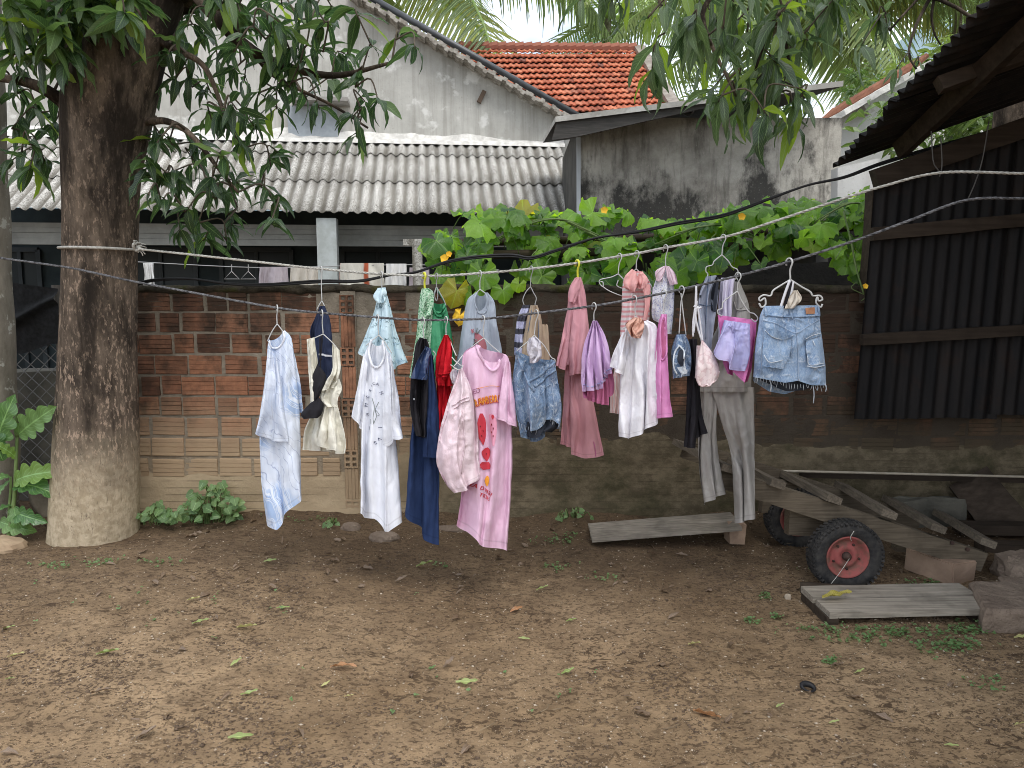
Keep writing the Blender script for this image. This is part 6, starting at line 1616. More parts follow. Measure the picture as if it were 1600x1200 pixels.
# ---- F8 pleated skirt
g, Y = garment('pleated_skirt', 'lilac pleated skirt with frilled edge and dark pink lining', 'skirt', 928, 500, 'f')
b = Cloth([(925, 501), (914, 540), (909, 585), (910, 612)], [(932, 501), (946, 524), (954, 552), (957, 577)], Y, .05, .016, 11, 44, hem=[0, 6, 12, 16, 4, 0], wr=.0015, top=.3); cloth_obj('body', b, M_['lilac'], g, 64, 40)
cloth_obj('lining', Cloth([(920, 560), (914, 600), (916, 622)], [(951, 560), (957, 590), (957, 604)], Y + .02, .03, .014, 9, 45, hem=[0, 8, 14, 20, 26, 4]), M_['magenta'], g, 44, 20)
seam('band', b, [[(911, 601), (925, 604), (938, 598), (948, 582), (954, 568)]], M_['lav'], g, .003, .003)
# ---- R9 coral shirt and F9 white tee
g, Y = garment('coral_shirt', 'coral and white striped shirt with coral collar on the rear line', 'shirt', 994, 424, 'r')
b = Cloth([(984, 424), (973, 440), (971, 480), (967, 530), (963, 585)], [(1003, 424), (1017, 444), (1016, 480), (1013, 530), (1010, 585)], Y, .045, .010, 3, 46); cloth_obj('body', b, M_['coral'], g)
cloth_obj('collar', Cloth([(988, 420), (977, 432), (975, 448), (984, 455)], [(994, 424), (996, 436), (994, 446), (990, 456)], Y - .05, .015, .005, 2, 47), M_['corals'], g, 14, 18)
cloth_obj('collar', Cloth([(998, 428), (996, 440), (998, 452)], [(1004, 424), (1012, 436), (1008, 450)], Y - .05, .015, .005, 2, 48), M_['corals'], g, 14, 18)
cloth_obj('front_edge', Cloth([(1002, 440), (1006, 470), (1005, 500)], [(1016, 445), (1016, 470), (1012, 500)], Y - .055, .012, .005, 2, 49), M_['corals'], g, 12, 24)
cloth_obj('leg', Cloth([(960, 572), (956, 606), (953, 645)], [(974, 572), (973, 606), (971, 647)], Y + .01, .025, .006, 2, 50), M_['coralv'], g, 16, 22)
g, Y = garment('tshirt', 'crinkled plain white tee hung below a salmon cloth', 't-shirt', 993, 500, 'f')
b = Cloth([(977, 512), (971, 550), (971, 610), (970, 655), (969, 682)], [(1012, 500), (1026, 512), (1028, 560), (1029, 620), (1027, 661)], Y, .055, .011, 4, 51, (-.1, .7, .10), hem=[0, 10, 8, 4, 0], wr=.0045); cloth_obj('body', b, M_['crink'], g, 38, 50)
cloth_obj('sleeve', Cloth([(973, 518), (961, 548), (955, 573)], [(984, 528), (980, 566), (977, 591)], Y - .045, .03, .008, 3, 52, wr=.006), M_['crink'], g, 20, 26)
g, Y = garment('salmon_scarf', 'crumpled salmon pink cloth stuffed over the neck of the crinkled tee', 'scarf', 994, 498, 'f', -.07)
cloth_obj('body', Cloth([(989, 496), (978, 506), (984, 516), (990, 526)], [(1001, 496), (1006, 504), (1001, 518), (996, 529)], Y, .03, .014, 4, 53, wr=.008, diag=1.0), M_['salmon'], g, 26, 26)
# ---- R10 floral blouse, F10 tank
g, Y = garment('blouse', 'small white ditsy floral blouse with pale pink collar', 'blouse', 1040, 416, 'r')
b = Cloth([(1033, 418), (1023, 450), (1022, 490), (1024, 500)], [(1047, 420), (1054, 450), (1055, 490), (1053, 522)], Y, .045, .012, 3, 54, hem=[0, 4, 10, 6, 0]); cloth_obj('body', b, M_['flor'], g)
cloth_obj('collar', Cloth([(1036, 416), (1024, 424), (1024, 438)], [(1042, 415), (1038, 428), (1032, 440)], Y - .05, .015, .006, 3, 55), M_['pinkl'], g, 14, 16)
cloth_obj('collar', Cloth([(1040, 415), (1044, 430), (1048, 446)], [(1046, 416), (1057, 428), (1061, 443)], Y - .05, .015, .006, 3, 56), M_['pinkl'], g, 14, 16)
g, Y = garment('tank_top', 'bright pink sleeveless tank top hung edge on beside white tee', 'tank top', 1037, 490, 'f')
b = Cloth([(1033, 491), (1028, 512), (1026, 545), (1024, 600), (1022, 654)], [(1042, 491), (1042, 530), (1046, 580), (1050, 620), (1055, 651)], Y, .04, .010, 3, 57, wr=.005); cloth_obj('body', b, M_['tank'], g, 26, 44)
patch('armhole', b, [(1034, 500), (1032, 530), (1034, 558)], [(1038, 500), (1040, 530), (1038, 560)], M_['magenta'], g, 4, 12, .003)
seam('armhole_edge', b, [[(1036, 494), (1032, 510), (1031, 535), (1034, 560), (1037, 562), (1040, 550), (1041, 520), (1039, 496)]], M_['tank'], g, .004, .005)
# ---- F11 small dark denim shorts
g, Y = garment('denim_shorts', 'small dark denim shorts hung sideways on two white cords', 'shorts', 1066, 524, 'f')
b = Cloth([(1056, 523), (1048, 550), (1047, 575), (1050, 592)], [(1071, 522), (1078, 542), (1077, 570), (1074, 587)], Y, .045, .010, 3, 58, wr=.007); cloth_obj('body', b, DBLUE, g, 28, 32)
patch('leg_opening', b, [(1061, 548), (1059, 562), (1061, 574)], [(1065, 546), (1069, 560), (1069, 572)], M_['inner'], g, 5, 10, .006)
patch('turned_hem', b, [(1058, 574), (1060, 582), (1064, 588)], [(1068, 571), (1073, 578), (1072, 584)], FRAY, g, 6, 6, .010)
seam('frayed_edge', b, [[(1062, 540), (1056, 552), (1055, 570), (1058, 585)], [(1062, 540), (1068, 552), (1071, 568), (1072, 580)]], FRAY, g, .0042, .006)
# ---- F12 bra and black trousers
g, Y = garment('bra', 'pale pink lace bra dangling by its straps from the front line', 'bra', 1088, 455, 'f', -.05)
b = Cloth([(1096, 532), (1089, 562), (1088, 590), (1093, 603)], [(1099, 532), (1114, 552), (1124, 578), (1119, 594)], Y, .045, .003, 2, 59, wr=.002, top=.2, hem=[0, 4, 6, 5, 0]); cloth_obj('cup', b, M_['lace'], g, 26, 34)
cloth_obj('cup', Cloth([(1089, 540), (1086, 565), (1086, 590)], [(1094, 540), (1096, 565), (1094, 595)], Y + .04, .02, .002, 2, 60, wr=.001), M_['lace'], g, 14, 24)
seam('lace_edge', b, [[(1093, 600), (1098, 604), (1103, 601), (1108, 604), (1113, 599), (1118, 596), (1121, 590), (1124, 580)]], M_['lace'], g, .0035, .004)
m_ = MB(g.location)
for pts in ([(1088, 447), (1087, 470), (1087, 495), (1091, 515), (1097, 534)], [(1089, 470), (1086, 500), (1084, 520)], [(1090, 478), (1094, 505), (1098, 534)], [(1084, 478), (1090, 482), (1096, 480)], [(1088, 447), (1088, 480)], [(1086, 482), (1083, 505), (1083, 526)], [(1098, 534), (1104, 548), (1106, 555)]): m_.tube(smooth_path([at(x, y, Y) for x, y in pts], 14), .0042, 4)
m_.build('strap', M_['strap'], g, True)
g, Y = garment('black_trousers', 'black trousers hanging behind the pale pink lace bra', 'trousers', 1085, 545, 'f', .06)
cloth_obj('leg', Cloth([(1077, 530), (1074, 620), (1071, 670), (1068, 698)], [(1090, 530), (1089, 620), (1087, 670), (1084, 701)], Y, .025, .008, 2, 61), M_['black'], g, 18, 34)
cloth_obj('leg', Cloth([(1085, 560), (1086, 630), (1086, 685)], [(1093, 560), (1096, 640), (1104, 677)], Y + .02, .025, .006, 2, 62), M_['black'], g, 18, 34)
# ---- R11 grey denim, lilac stripe, grey trousers
g, Y = garment('grey_trousers', 'long stone grey trousers reaching nearly to the ground by the cart', 'trousers', 1150, 440, 'r', .0)
b = Cloth([(1146, 440), (1135, 480), (1110, 540), (1096, 590), (1094, 612)], [(1156, 440), (1170, 476), (1174, 510), (1177, 570), (1178, 612)], Y + .02, .05, .010, 3, 63); cloth_obj('seat', b, M_['stone'], g, 30, 40)
cloth_obj('leg', Cloth([(1093, 605), (1090, 680), (1090, 730), (1097, 789)], [(1122, 605), (1119, 670), (1122, 720), (1131, 772)], Y + .02, .045, .011, 3, 64, wr=.005), M_['stone'], g, 26, 44)
cloth_obj('leg', Cloth([(1110, 605), (1128, 660), (1146, 720), (1151, 818)], [(1178, 605), (1179, 680), (1182, 740), (1183, 809)], Y - .01, .05, .014, 3, 65, wr=.006), M_['stone'], g, 30, 48)
seam('pocket', b, [[(1146, 470), (1152, 484), (1172, 483)], [(1158, 482), (1166, 470)]], M_['stone'], g, .003)
g, Y = garment('denim_jacket', 'washed grey blue denim garment with a button beside lilac stripes', 'denim', 1108, 434, 'r', -.06)
b = Cloth([(1103, 432), (1093, 462), (1094, 510), (1100, 548)], [(1119, 430), (1122, 460), (1118, 505), (1112, 548)], Y, .03, .009, 3, 66); cloth_obj('body', b, M_['greyd'], g, 26, 34)
patch('button', b, [(1093.5, 461), (1093.5, 465)], [(1097, 461), (1097, 465)], M_['inner'], g, 3, 3, .006)
seam('seam', b, [[(1094, 475), (1104, 478), (1118, 477)], [(1106, 436), (1104, 470), (1106, 530)]], DSEAM, g, .0016)
cloth_obj('strap', Cloth([(1118, 432), (1112, 455), (1114, 485)], [(1123, 434), (1121, 460), (1118, 488)], Y - .03, .015, .007, 3, 67), M_['inner'], g, 14, 24)
g, Y = garment('striped_top', 'lilac and white striped top between grey denim and grey trousers', 'top', 1132, 436, 'r', -.05)
cloth_obj('body', Cloth([(1126, 434), (1124, 465), (1124, 520), (1122, 550)], [(1148, 434), (1143, 468), (1140, 520), (1138, 550)], Y, .03, .010, 4, 68), M_['lstripe'], g, 26, 34)
# ---- F13 lavender satin shorts and hot pink top
g, Y = garment('pink_top', 'hot pink knitted top peeping out behind the lavender shorts', 'top', 1153, 492, 'f', .03)
cloth_obj('body', Cloth([(1121, 492), (1128, 530), (1131, 565), (1136, 584)], [(1182, 500), (1180, 540), (1177, 575), (1170, 596)], Y, .03, .011, 3, 69, hem=[0, 2, -8, 4, 6, 0], wr=.005), M_['hot'], g, 28, 34)
g, Y = garment('satin_shorts', 'lavender satin shorts clipped over the hot pink top', 'shorts', 1152, 500, 'f', -.03)
b = Cloth([(1131, 500), (1122, 528), (1116, 548)], [(1172, 506), (1169, 550), (1163, 580)], Y, .035, .011, 3, 70, hem=[0, 8, 4, 10, 6, 0], wr=.006); cloth_obj('body', b, M_['lav'], g, 32, 36)
seam('seam', b, [[(1148, 503), (1146, 535), (1141, 570)], [(1133, 520), (1137, 510), (1143, 512), (1145, 520)]], M_['lav'], g, .002)
# ---- F14 light denim shorts and bone bra
g, Y = garment('denim_shorts', 'pale blue frayed denim shorts with cargo pockets and leather patch', 'shorts', 1235, 480, 'f')
b = Cloth([(1194, 478), (1186, 500), (1181, 545), (1179, 589)], [(1279, 477), (1284, 520), (1290, 565), (1291, 602)], Y, .07, .007, 2, 71, hem=[0, 2, 4, -2, 2, 0], hemB=[6, 20, 22, 12, 4, 0], wr=.0075); cloth_obj('body', b, LBLUE, g, 44, 48)
cloth_obj('lining', Cloth([(1184, 575), (1184, 590), (1196, 598)], [(1286, 580), (1284, 596), (1262, 604)], Y + .03, .03, .004, 2, 72, hem=[0, 6, 10, 8, 4]), M_['inner'], g, 20, 8)
seam('waistband', b, [[(1193, 491), (1215, 494), (1240, 495), (1262, 494), (1281, 493)]], LBLUE, g, .005, .003)
for lp in ([(1196, 480), (1198, 495)], [(1233, 481), (1238, 498)], [(1279, 479), (1280, 494)]): seam('belt_loop', b, [lp], LBLUE, g, .0055, .006)
patch('leather_patch', b, [(1258, 481), (1259, 491)], [(1273, 480), (1274, 490)], LEATH, g, 5, 4, .007)
seam('yoke_seam', b, [[(1192, 500), (1215, 506), (1241, 520), (1262, 510), (1283, 498)], [(1241, 496), (1245, 540), (1247, 600)], [(1196, 515), (1193, 545), (1191, 585)]], SEAM, g, .0014)
P1 = patch('pocket', b, [(1196, 514), (1194, 545), (1193, 572)], [(1235, 526), (1233, 552), (1222, 577)], LBLUE, g, 12, 14, .012)
P2 = patch('pocket', b, [(1258, 524), (1260, 550), (1266, 574)], [(1286, 518), (1289, 545), (1289, 572)], LBLUE, g, 10, 14, .012)
patch('pocket_flap', b, [(1197, 512), (1200, 519), (1210, 527)], [(1237, 521), (1236, 526), (1224, 531)], MBLUE, g, 10, 5, .020)
patch('pocket_flap', b, [(1257, 524), (1258, 532)], [(1286, 514), (1288, 523)], MBLUE, g, 10, 5, .018)
seam('pocket_edge', b, [[(1197, 516), (1210, 527), (1224, 530), (1237, 524)], [(1258, 530), (1270, 524), (1288, 520)], [(1196, 555), (1204, 566), (1222, 563)], [(1262, 572), (1276, 574), (1290, 571)], [(1271, 532), (1275, 540)], [(1262, 556), (1266, 570), (1288, 568)]], FRAY, g, .002, .018)['kind'] = 'stuff'
tuft(g, Y - .06, [(1180, 590), (1205, 594), (1235, 600), (1265, 602), (1291, 603)], 26, 7)
m_ = MB(g.location)
for (x, y, l) in ((1203, 592, 20), (1270, 600, 30), (1289, 600, 12), (1276, 601, 9)): m_.tube(smooth_path([at(x, y, Y - .06), at(x + 2, y + l * .5, Y - .06), at(x + 1, y + l, Y - .06)], 6), .002, 4)
m_.build('loose_thread', FRAY, g, True)
g, Y = garment('bra', 'bone coloured padded bra slung over the hanger of pale denim shorts', 'bra', 1236, 440, 'f', -.03)
cloth_obj('cup', Cloth([(1240, 454), (1232, 468), (1227, 482)], [(1247, 453), (1253, 468), (1240, 482)], Y, .03, .006, 3, 73, wr=.004), M_['bone'], g, 20, 22)
for pts, mm_ in (([(1234, 438), (1226, 460), (1219, 482)], 'strap'), ([(1237, 440), (1231, 462), (1226, 482)], 'black'), ([(1239, 440), (1236, 460), (1232, 480)], 'strap')):
    m_ = MB(g.location); m_.tube(smooth_path([at(x, y, Y) for x, y in pts], 12), .006, 5); m_.build('strap', M_[mm_], g, True)

# ================================================================== WASHING BEHIND THE WALL
LY2 = 6.9
m_ = MB(); m_.tube(smooth_path([at(190, 408, LY2), at(400, 418, LY2), at(560, 415, LY2), at(660, 414, LY2), at(780, 422, LY2)], 60), .004, 5)
tag(m_.build('clothesline', HG_, None, True), 'thin washing line in the neighbour yard behind the brick wall', 'clothesline')
for i, (nm, lab, x0, x1, yt, yb, mt) in enumerate((('cloth', 'small white cloth pegged right of the mango trunk behind the wall', 222, 241, 411, 462, 'towelw'), ('towel', 'mauve grey towel with white corner behind the wall top', 405, 451, 417, 470, 'towelp'),
        ('towel', 'cream folded towel behind the wall left of the pale column', 453, 498, 418, 472, 'towel'), ('towel', 'oatmeal towel with orange red side stripes behind the wall', 531, 600, 411, 472, 'towels'), ('towel', 'white towel hanging right of the striped one behind wall', 602, 636, 412, 475, 'towelw'), ('towel', 'grey towel beside the concrete post behind the wall', 639, 672, 418, 470, 'towelp'))):
    g = thing('hanging_' + nm, lab, nm, at((x0 + x1) / 2, yt, LY2), 'washing behind the wall')
    cloth_obj('body', Cloth([(x0 + 1, yt), (x0 + (4 if x1 - x0 < 25 else 0), (yt + yb) / 2), (x0 - 1, yb)], [(x1 - 1, yt), (x1, (yt + yb) / 2), (x1 + 2, yb)], LY2, .03, .012, 5, 80 + i, wr=.002, top=.3), M_[mt], g, 26, 14)
for i, (x, lab) in enumerate(((362, 'bare wire hanger nearest the leaves on the line behind the wall'), (388, 'bare wire hanger beside the mauve towel behind the wall'))):
    m_ = MB(); m_.tube([at(x, 413, LY2), at(x, 424, LY2), at(x - 12, 436, LY2), at(x + 12, 436, LY2), at(x, 424, LY2)], .004, 5); tag(m_.build('hanger', HG_), lab, 'hanger')
# ================================================================== HAND CART AND TIMBER
CARTW = wood('weathered_cart_timber', (.075, .060, .043), (.16, .13, .094), (5, 110, 110), .18)
PLANKW = wood('grey_plank', (.17, .148, .12), (.37, .33, .275), (3.5, 105, 105), .15)
SLATW = wood('slat_timber', (.085, .07, .054), (.19, .158, .12), (105, 4, 105), .15)
BLOCKM = simple('brown_block', (.28, .195, .14), (.38, .27, .195), 7, .95, .5, 50, .01)
STONEM = simple('rough_stone', (.16, .12, .092), (.25, .195, .15), 6, .95, .9, 22, .03)
cy = 3.62
co = on_ground(1300, 900); cart = thing('handcart', 'old two wheeled wooden handcart tipped forward with slatted bed', 'cart', (co.x, cy, 0)); CO = Vector(cart.location)
a, b = at(1112, 741, cy), at(1533, 876, cy)
m_ = MB(CO); m_.bar(a, b, .055, .095, Z, 10, .03); m_.build('side_beam', CARTW, cart)
dz = Vector((0, .60, 0))
m_ = MB(CO); m_.bar(a + dz, b + dz, .055, .102, Z, 10, .03); m_.build('side_beam', CARTW, cart)
dirb = (b - a).normalized(); upb = Vector((-dirb.z, 0, dirb.x))
if upb.z < 0: upb = -upb
for i, (ex, ey) in enumerate(((1139, 733), (1216, 757), (1304, 781), (1390, 804), (1467, 826), (1545, 849))):
    e = at(ex, ey, cy - .07); w = .072
    far_ = at(ex - 82 + random.uniform(-6, 6), ey - 44 + random.uniform(-3, 3), cy + .68 + random.uniform(-.03, .03))
    m_ = MB(CO); m_.bar(e, far_, w * random.uniform(.9, 1.1), .034, upb, 6, .04); m_.build('slat', SLATW, cart)
m_ = MB(CO); c1, c2 = at(1250, 797, cy + .08), at(1282, 808, cy + .08); q = (a + b) / 2
qx = at(1288, 850, cy).x
m_.box((at(1272, 830, cy).x, cy + .10, .265), (.20, .07, .17), None, .006); m_.build('axle_block', CARTW, cart); m_ = MB(CO); m_.box((at(1272, 830, cy).x, cy + .50, .265), (.20, .07, .17), None, .006); m_.build('axle_block', CARTW, cart)
wc = at(1320, 868, cy - .10); Rw = .170
wc.z = Rw + gz(wc.x, wc.y) - .012
wf = Vector((wc.x - .01, cy + .50, 0)); wf.z = Rw + gz(wf.x, wf.y) - .012
m_ = MB(CO); m_.tube([wc, wf], .018, 10); m_.build('axle', simple('rusty_axle', (.07, .045, .035), (.12, .07, .05), 20, .7), cart, True)
TYRE = simple('old_tyre', (.020, .020, .021), (.048, .045, .042), 30, .85, .4, 90); RIM = simple('red_rim', (.17, .085, .065), (.30, .085, .078), 16, .75, .4, 60, spec=.25, lo=.4, hi=.55); RIMD = simple('hub_dark', (.035, .022, .020), (.07, .04, .03), 20, .7)
def lathe(prof, n, m_, axisY=True):
    V, F = [], []
    k = len(prof)
    for j in range(n):
        a = 2 * math.pi * j / n
        for (r, y) in prof: V.append((r * math.cos(a), y, r * math.sin(a)))
    for j in range(n):
        for i in range(k - 1): F.append((j * k + i, j * k + i + 1, ((j + 1) % n) * k + i + 1, ((j + 1) % n) * k + i))
    return m_.add(V, F)
def wheel(c, face):
    w = bpy.data.objects.new('wheel', None); link(w, cart); w.scale = (.955,) * 3; w.location = c - CO; w.rotation_euler = (0, random.uniform(0, 3), 0)
    prof = [(.105, -.032), (.112, -.042), (.135, -.050), (.158, -.048), (.170, -.040), (.1745, -.030), (.1750, -.01), (.1750, .01), (.1745, .03), (.170, .04), (.158, .048), (.135, .05), (.112, .042), (.105, .032)]
    m_ = MB(); lathe(prof, 64, m_)
    t_ = m_.build('tyre', TYRE, w, True)
    m_ = MB()
    for k in range(46):
        a = 2 * math.pi * k / 46; M = Matrix.Rotation(-a, 3, 'Y')
        for s in (-1, 1):
            m_.box(M @ Vector((.1745, s * .026, 0)), (.010, .030, .013), M @ Matrix.Rotation(s * .35, 3, 'X'))
            m_.box(M @ Vector((.166, s * .0445, 0)), (.022, .010, .011), M @ Matrix.Rotation(s * .5, 3, 'Z'))
        if k % 2: m_.box(M @ Vector((.1755, 0, 0)), (.007, .016, .016), M)
    m_.build('tread', TYRE, w)
    m_ = MB(); lathe([(.0, -.012), (.03, -.014), (.034, -.020), (.055, -.020), (.060, -.012), (.078, -.008), (.088, -.030), (.098, -.037), (.104, -.042), (.108, -.036), (.104, -.028)], 48, m_)
    lathe([(.0, .012), (.055, .018), (.088, .030), (.104, .040), (.107, .034)], 48, m_); m_.build('rim', RIM, w, True)
    m_ = MB(); lathe([(0, -.046), (.012, -.046), (.014, -.034), (.020, -.034), (.022, -.012)], 20, m_)
    for k in range(5):
        a = 2 * math.pi * k / 5; m_.tube([Vector((.066 * math.cos(a), -.008, .066 * math.sin(a))), Vector((.066 * math.cos(a), -.019, .066 * math.sin(a)))], .006, 6)
    m_.build('hub', RIMD, w, True)
wheel(wc, 1); wheel(wf, 1)
m_ = MB(CO); p0 = wc + Vector((0, -.05, 0))
m_.tube(smooth_path([p0, p0 + Vector((-.05, -.02, -.06)), p0 + Vector((-.1, -.03, -.12)), p0 + Vector((-.13, -.02, -.16))], 14), .0018, 4); m_.tube(smooth_path([p0 + Vector((.0, -.01, .09)), p0 + Vector((-.01, -.02, .11)), p0 + Vector((.005, -.02, .14))], 8), .0022, 4); m_.build('string', ROPEW, cart, True)
m_ = MB(CO)
for (x, y) in ((1487, 848), (1511, 858)): q = at(x, y, cy - .028); m_.tube([q, q + Vector((0, -.008, 0))], .010, 8)
m_.build('bolt', RIMD, cart)
m_ = MB(CO); q = at(1418, 853, cy + .25); m_.box(q, (.14, .06, .045)); m_.box(q + Vector((.1, 0, -.03)), (.03, .04, .10)); m_.build('prop_block', CARTW, cart)

def plank(name, label, cat, p, q, w, h, m=PLANKW, up=Z, group=None, pieces=None, n=8, wob=.03):
    p, q = Vector(p), Vector(q); o = thing(name, label, cat, (p + q) / 2, group); O = Vector(o.location)
    r = (q - p).normalized().cross(Vector(up)).normalized()
    for (off, wd, dh) in (pieces or [(0, w, 0)]):
        m_ = MB(O); m_.bar(p + r * off + Vector((0, 0, dh)), q + r * off + Vector((0, 0, dh)), wd, h, up, n, wob); m_.build('board', m, o)
    return o
# raised plank by the wall, two boards on a block
p, q = on_ground(922, 835, .03), on_ground(1150, 838, .0)
p = at(922, 833, 4.17); q = at(1150, 815, 4.17)
plank('raised_plank', 'grey weathered plank pair raised on a block at the wall foot', 'plank', p, q, .2, .022, PLANKW, Z, None, [(-.055, .12, .010), (.055, .115, -.006)])
m_ = MB(); q = at(1136, 838, 4.30); m_.box((q.x, 4.15, .055), (.085, .1, .11), None, .006); o_ = m_.build('block', BLOCKM); tag(o_, 'squat brown block propping the raised plank by the wall', 'block')
# duckboard in front of the wheel
p, q = on_ground(1268, 956, .05), on_ground(1522, 950, .05)
o = thing('boardwalk', 'low platform of two split grey boards lying before the wheel', 'boards', (p + q) / 2); O = Vector(o.location)
r = Vector((0, 1, 0))
for (off, wd, dh, tl) in ((-.085, .135, 0, .012), (.062, .125, .004, 0)):
    m_ = MB(O); m_.bar(p + r * off + Vector((tl, 0, dh)), q + r * off + Vector((0, 0, dh)), wd, .028, Z, 12, .035); m_.build('board', PLANKW, o)
m_ = MB(O); m_.bar(p + Vector((.03, -.15, -.035)), p + Vector((.03, .14, -.035)), .05, .05, Z); m_.build('bearer', OLDW, o)
m_ = MB(O); m_.bar(q + Vector((-.06, -.13, -.035)), q + Vector((-.06, .13, -.035)), .05, .05, Z); m_.build('bearer', OLDW, o)
tag(MB().tube(smooth_path([on_ground(1250, 925, .02), on_ground(1300, 932, .03), on_ground(1362, 934, .02)], 12), [.026, .03, .03, .03, .03, .03, .03, .03, .03, .028, .026, .02], 9).build('log', OLDW, None, True), 'short thin log lying under the near wheel', 'log')
# blocks and stones at the right
def rock(name, label, cat, c, size, seed, m=STONEM, boxy=.6, rot=0.0, n=20):
    V, F = [], []; rows = n // 2
    for j in range(rows + 1):
        th = math.pi * j / rows
        for k in range(n):
            ph = 2 * math.pi * k / n; d = np.array([math.sin(th) * math.cos(ph), math.sin(th) * math.sin(ph), math.cos(th)])
            mx = max(abs(d)); d = d * (1 - boxy) + d / mx * boxy * .92
            s = 1 + .34 * float(fbm(d[0] * 1.6 + seed, d[1] * 1.6, d[2] * 1.6, seed, 3)) + .12 * float(fbm(d[0] * 6, d[1] * 6 + seed, d[2] * 6, seed, 2))
            V.append(tuple(d * s * np.array(size) / 2))
    for j in range(rows):
        for k in range(n): F.append((j * n + k, (j + 1) * n + k, (j + 1) * n + (k + 1) % n, j * n + (k + 1) % n))
    o = obj(name, V, F, m, None, None, False); o.location = c; o.rotation_euler = (random.uniform(-.05, .05), random.uniform(-.05, .05), rot)
    bm = bmesh.new(); bm.from_mesh(o.data); bmesh.ops.remove_doubles(bm, verts=bm.verts, dist=1e-5); bm.to_mesh(o.data); bm.free()
    return tag(o, label, cat)
q = on_ground(1482, 912); m_ = MB(); M = Matrix.Rotation(.42, 3, 'Z'); m_.box((0, 0, 0), (.155, .27, .115), M, .006)
bo = m_.build('block', BLOCKM); bo.location = (q.x + .02, q.y + .12, q.z + .05); tag(bo, 'brown rectangular block lying under the low end of cart', 'block')
bm = bmesh.new(); bm.from_mesh(bo.data); bmesh.ops.bevel(bm, geom=list(bm.edges), offset=.006, segments=2, affect='EDGES'); bm.to_mesh(bo.data); bm.free()
def slab(name, label, cat, pts, zt, zb, m, wob=.012, n=10):
    """an irregular stone slab with a rough broken edge from an outline on the ground"""
    P = [];
    for i in range(len(pts)):
        a, b = Vector(pts[i]), Vector(pts[(i + 1) % len(pts)])
        for k in range(n): P.append(a.lerp(b, k / n))
    c = sum(P, Vector()) / len(P); V, F = [], []; N = len(P)
    for j, (s, z) in enumerate(((.0, zt), (.5, zt), (.93, zt - .002), (1.0, zt - .018), (1.01, (zt + zb) / 2), (1.0, zb))):
        for i, p in enumerate(P):
            e = float(fbm(p.x * 14, p.y * 14, j * .7, 17, 3)); q = c.lerp(p, s * (1 + .05 * e)); V.append((q.x - c.x, q.y - c.y, z + wob * float(fbm(q.x * 9, q.y * 9, j, 19, 3)) + (0 if j < 4 else 0)))
    for j in range(5):
        for i in range(N): F.append((j * N + i, (j + 1) * N + i, (j + 1) * N + (i + 1) % N, j * N + (i + 1) % N))
    o = obj(name, V, F, m, None, None, False); o.location = (c.x, c.y, 0); return tag(o, label, cat)
slab('stone_slab', 'thick rough brown stone slab at the right end of boards', 'stone', [on_ground(1535, 990), on_ground(1660, 985), on_ground(1660, 935), on_ground(1512, 938)], .085, -.02, STONEM)
rock('stone', 'broken reddish stone at right edge behind the stone slab', 'stone', on_ground(1600, 905, .05), (.26, .24, .15), 3)
rock('stone', 'smaller broken stone just behind the right stone slab', 'stone', on_ground(1590, 930, .03), (.16, .14, .10), 8)
p, q = at(1395, 812, 4.42), at(1500, 810, 4.42); slab('flat_rock', 'flat grey rock slab standing behind the cart bed', 'stone', [Vector((p.x, 4.46, 0)), Vector((q.x, 4.46, 0)), Vector((q.x, 4.36, 0)), Vector((p.x, 4.36, 0))], .17, -.02, DARKC, .03)
lb = plank('leaning_board', 'wide dark board leaning against the wall behind the cart', 'board', at(1512, 745, 4.52), at(1590, 842, 4.25), .24, .03, OLDW, (0, 1, .3))
plank('loose_board', 'long dark board lying level behind the low end of cart', 'board', at(1495, 824, 4.2), at(1720, 828, 4.2), .1, .055, OLDW)
plank('loose_board', 'lower dark board on the ground behind the brown block', 'board', at(1530, 856, 4.0), at(1720, 860, 4.0), .1, .06, OLDW)
m_ = MB(); m_.tube(smooth_path([at(1185, 735, 4.40), at(1400, 740, 4.38), at(1680, 747, 4.36)], 20), .0075, 6)
tag(m_.build('bamboo_rod', simple('pale_bamboo', (.36, .31, .24), (.45, .40, .32), 20, .6, .1), None, True), 'long thin pale rod stretched along the wall behind the cart', 'rod')
plank('wall_batten', 'thin dark batten just below the pale rod on the wall', 'batten', at(1250, 742, 4.50), at(1680, 752, 4.50), .03, .03, OLDW)

# ================================================================== LITTER
rock('stone', 'small half buried dark stone at the wall foot below the long white tee', 'stone', on_ground(600, 842, -.005), (.17, .12, .10), 21, STONEM, .1)
rock('stone', 'flat grey stone at the wall foot left of the buried stone', 'stone', on_ground(548, 826, .0), (.12, .08, .08), 25, STONEM, .2)
rock('stone', 'long flat stone at the wall foot behind the pink tee', 'stone', on_ground(700, 826, -.01), (.24, .09, .06), 27, STONEM, .2)
rock('stone', 'sandy mound of earth left of the mango trunk base', 'mound', on_ground(2, 858, .0), (.24, .2, .12), 31, simple('sandy_earth', (.28, .20, .13), (.35, .26, .17), 9, .95, .5, 40), .1)
rock('stone', 'small pale stone left of the boards', 'stone', on_ground(1231, 934, .005), (.03, .025, .03), 33, simple('pale_stone', (.35, .29, .22), (.45, .38, .30), 20), .5)
ring = MB(); c = on_ground(1262, 1079, .008)
ring.tube([Vector((.022 * math.cos(a), .017 * math.sin(a), .004)) for a in np.linspace(0, 2 * math.pi, 25)], [.007 + .004 * math.sin(a) for a in np.linspace(0, 2 * math.pi, 25)], 8, False)
ro = ring.build('rubber_ring', simple('black_rubber', (.012, .012, .014), rough=.5, bump=0), None, True); ro.location = c; ro.rotation_euler = (.3, .15, 0); tag(ro, 'small black rubber ring lying on the bare dirt', 'ring')
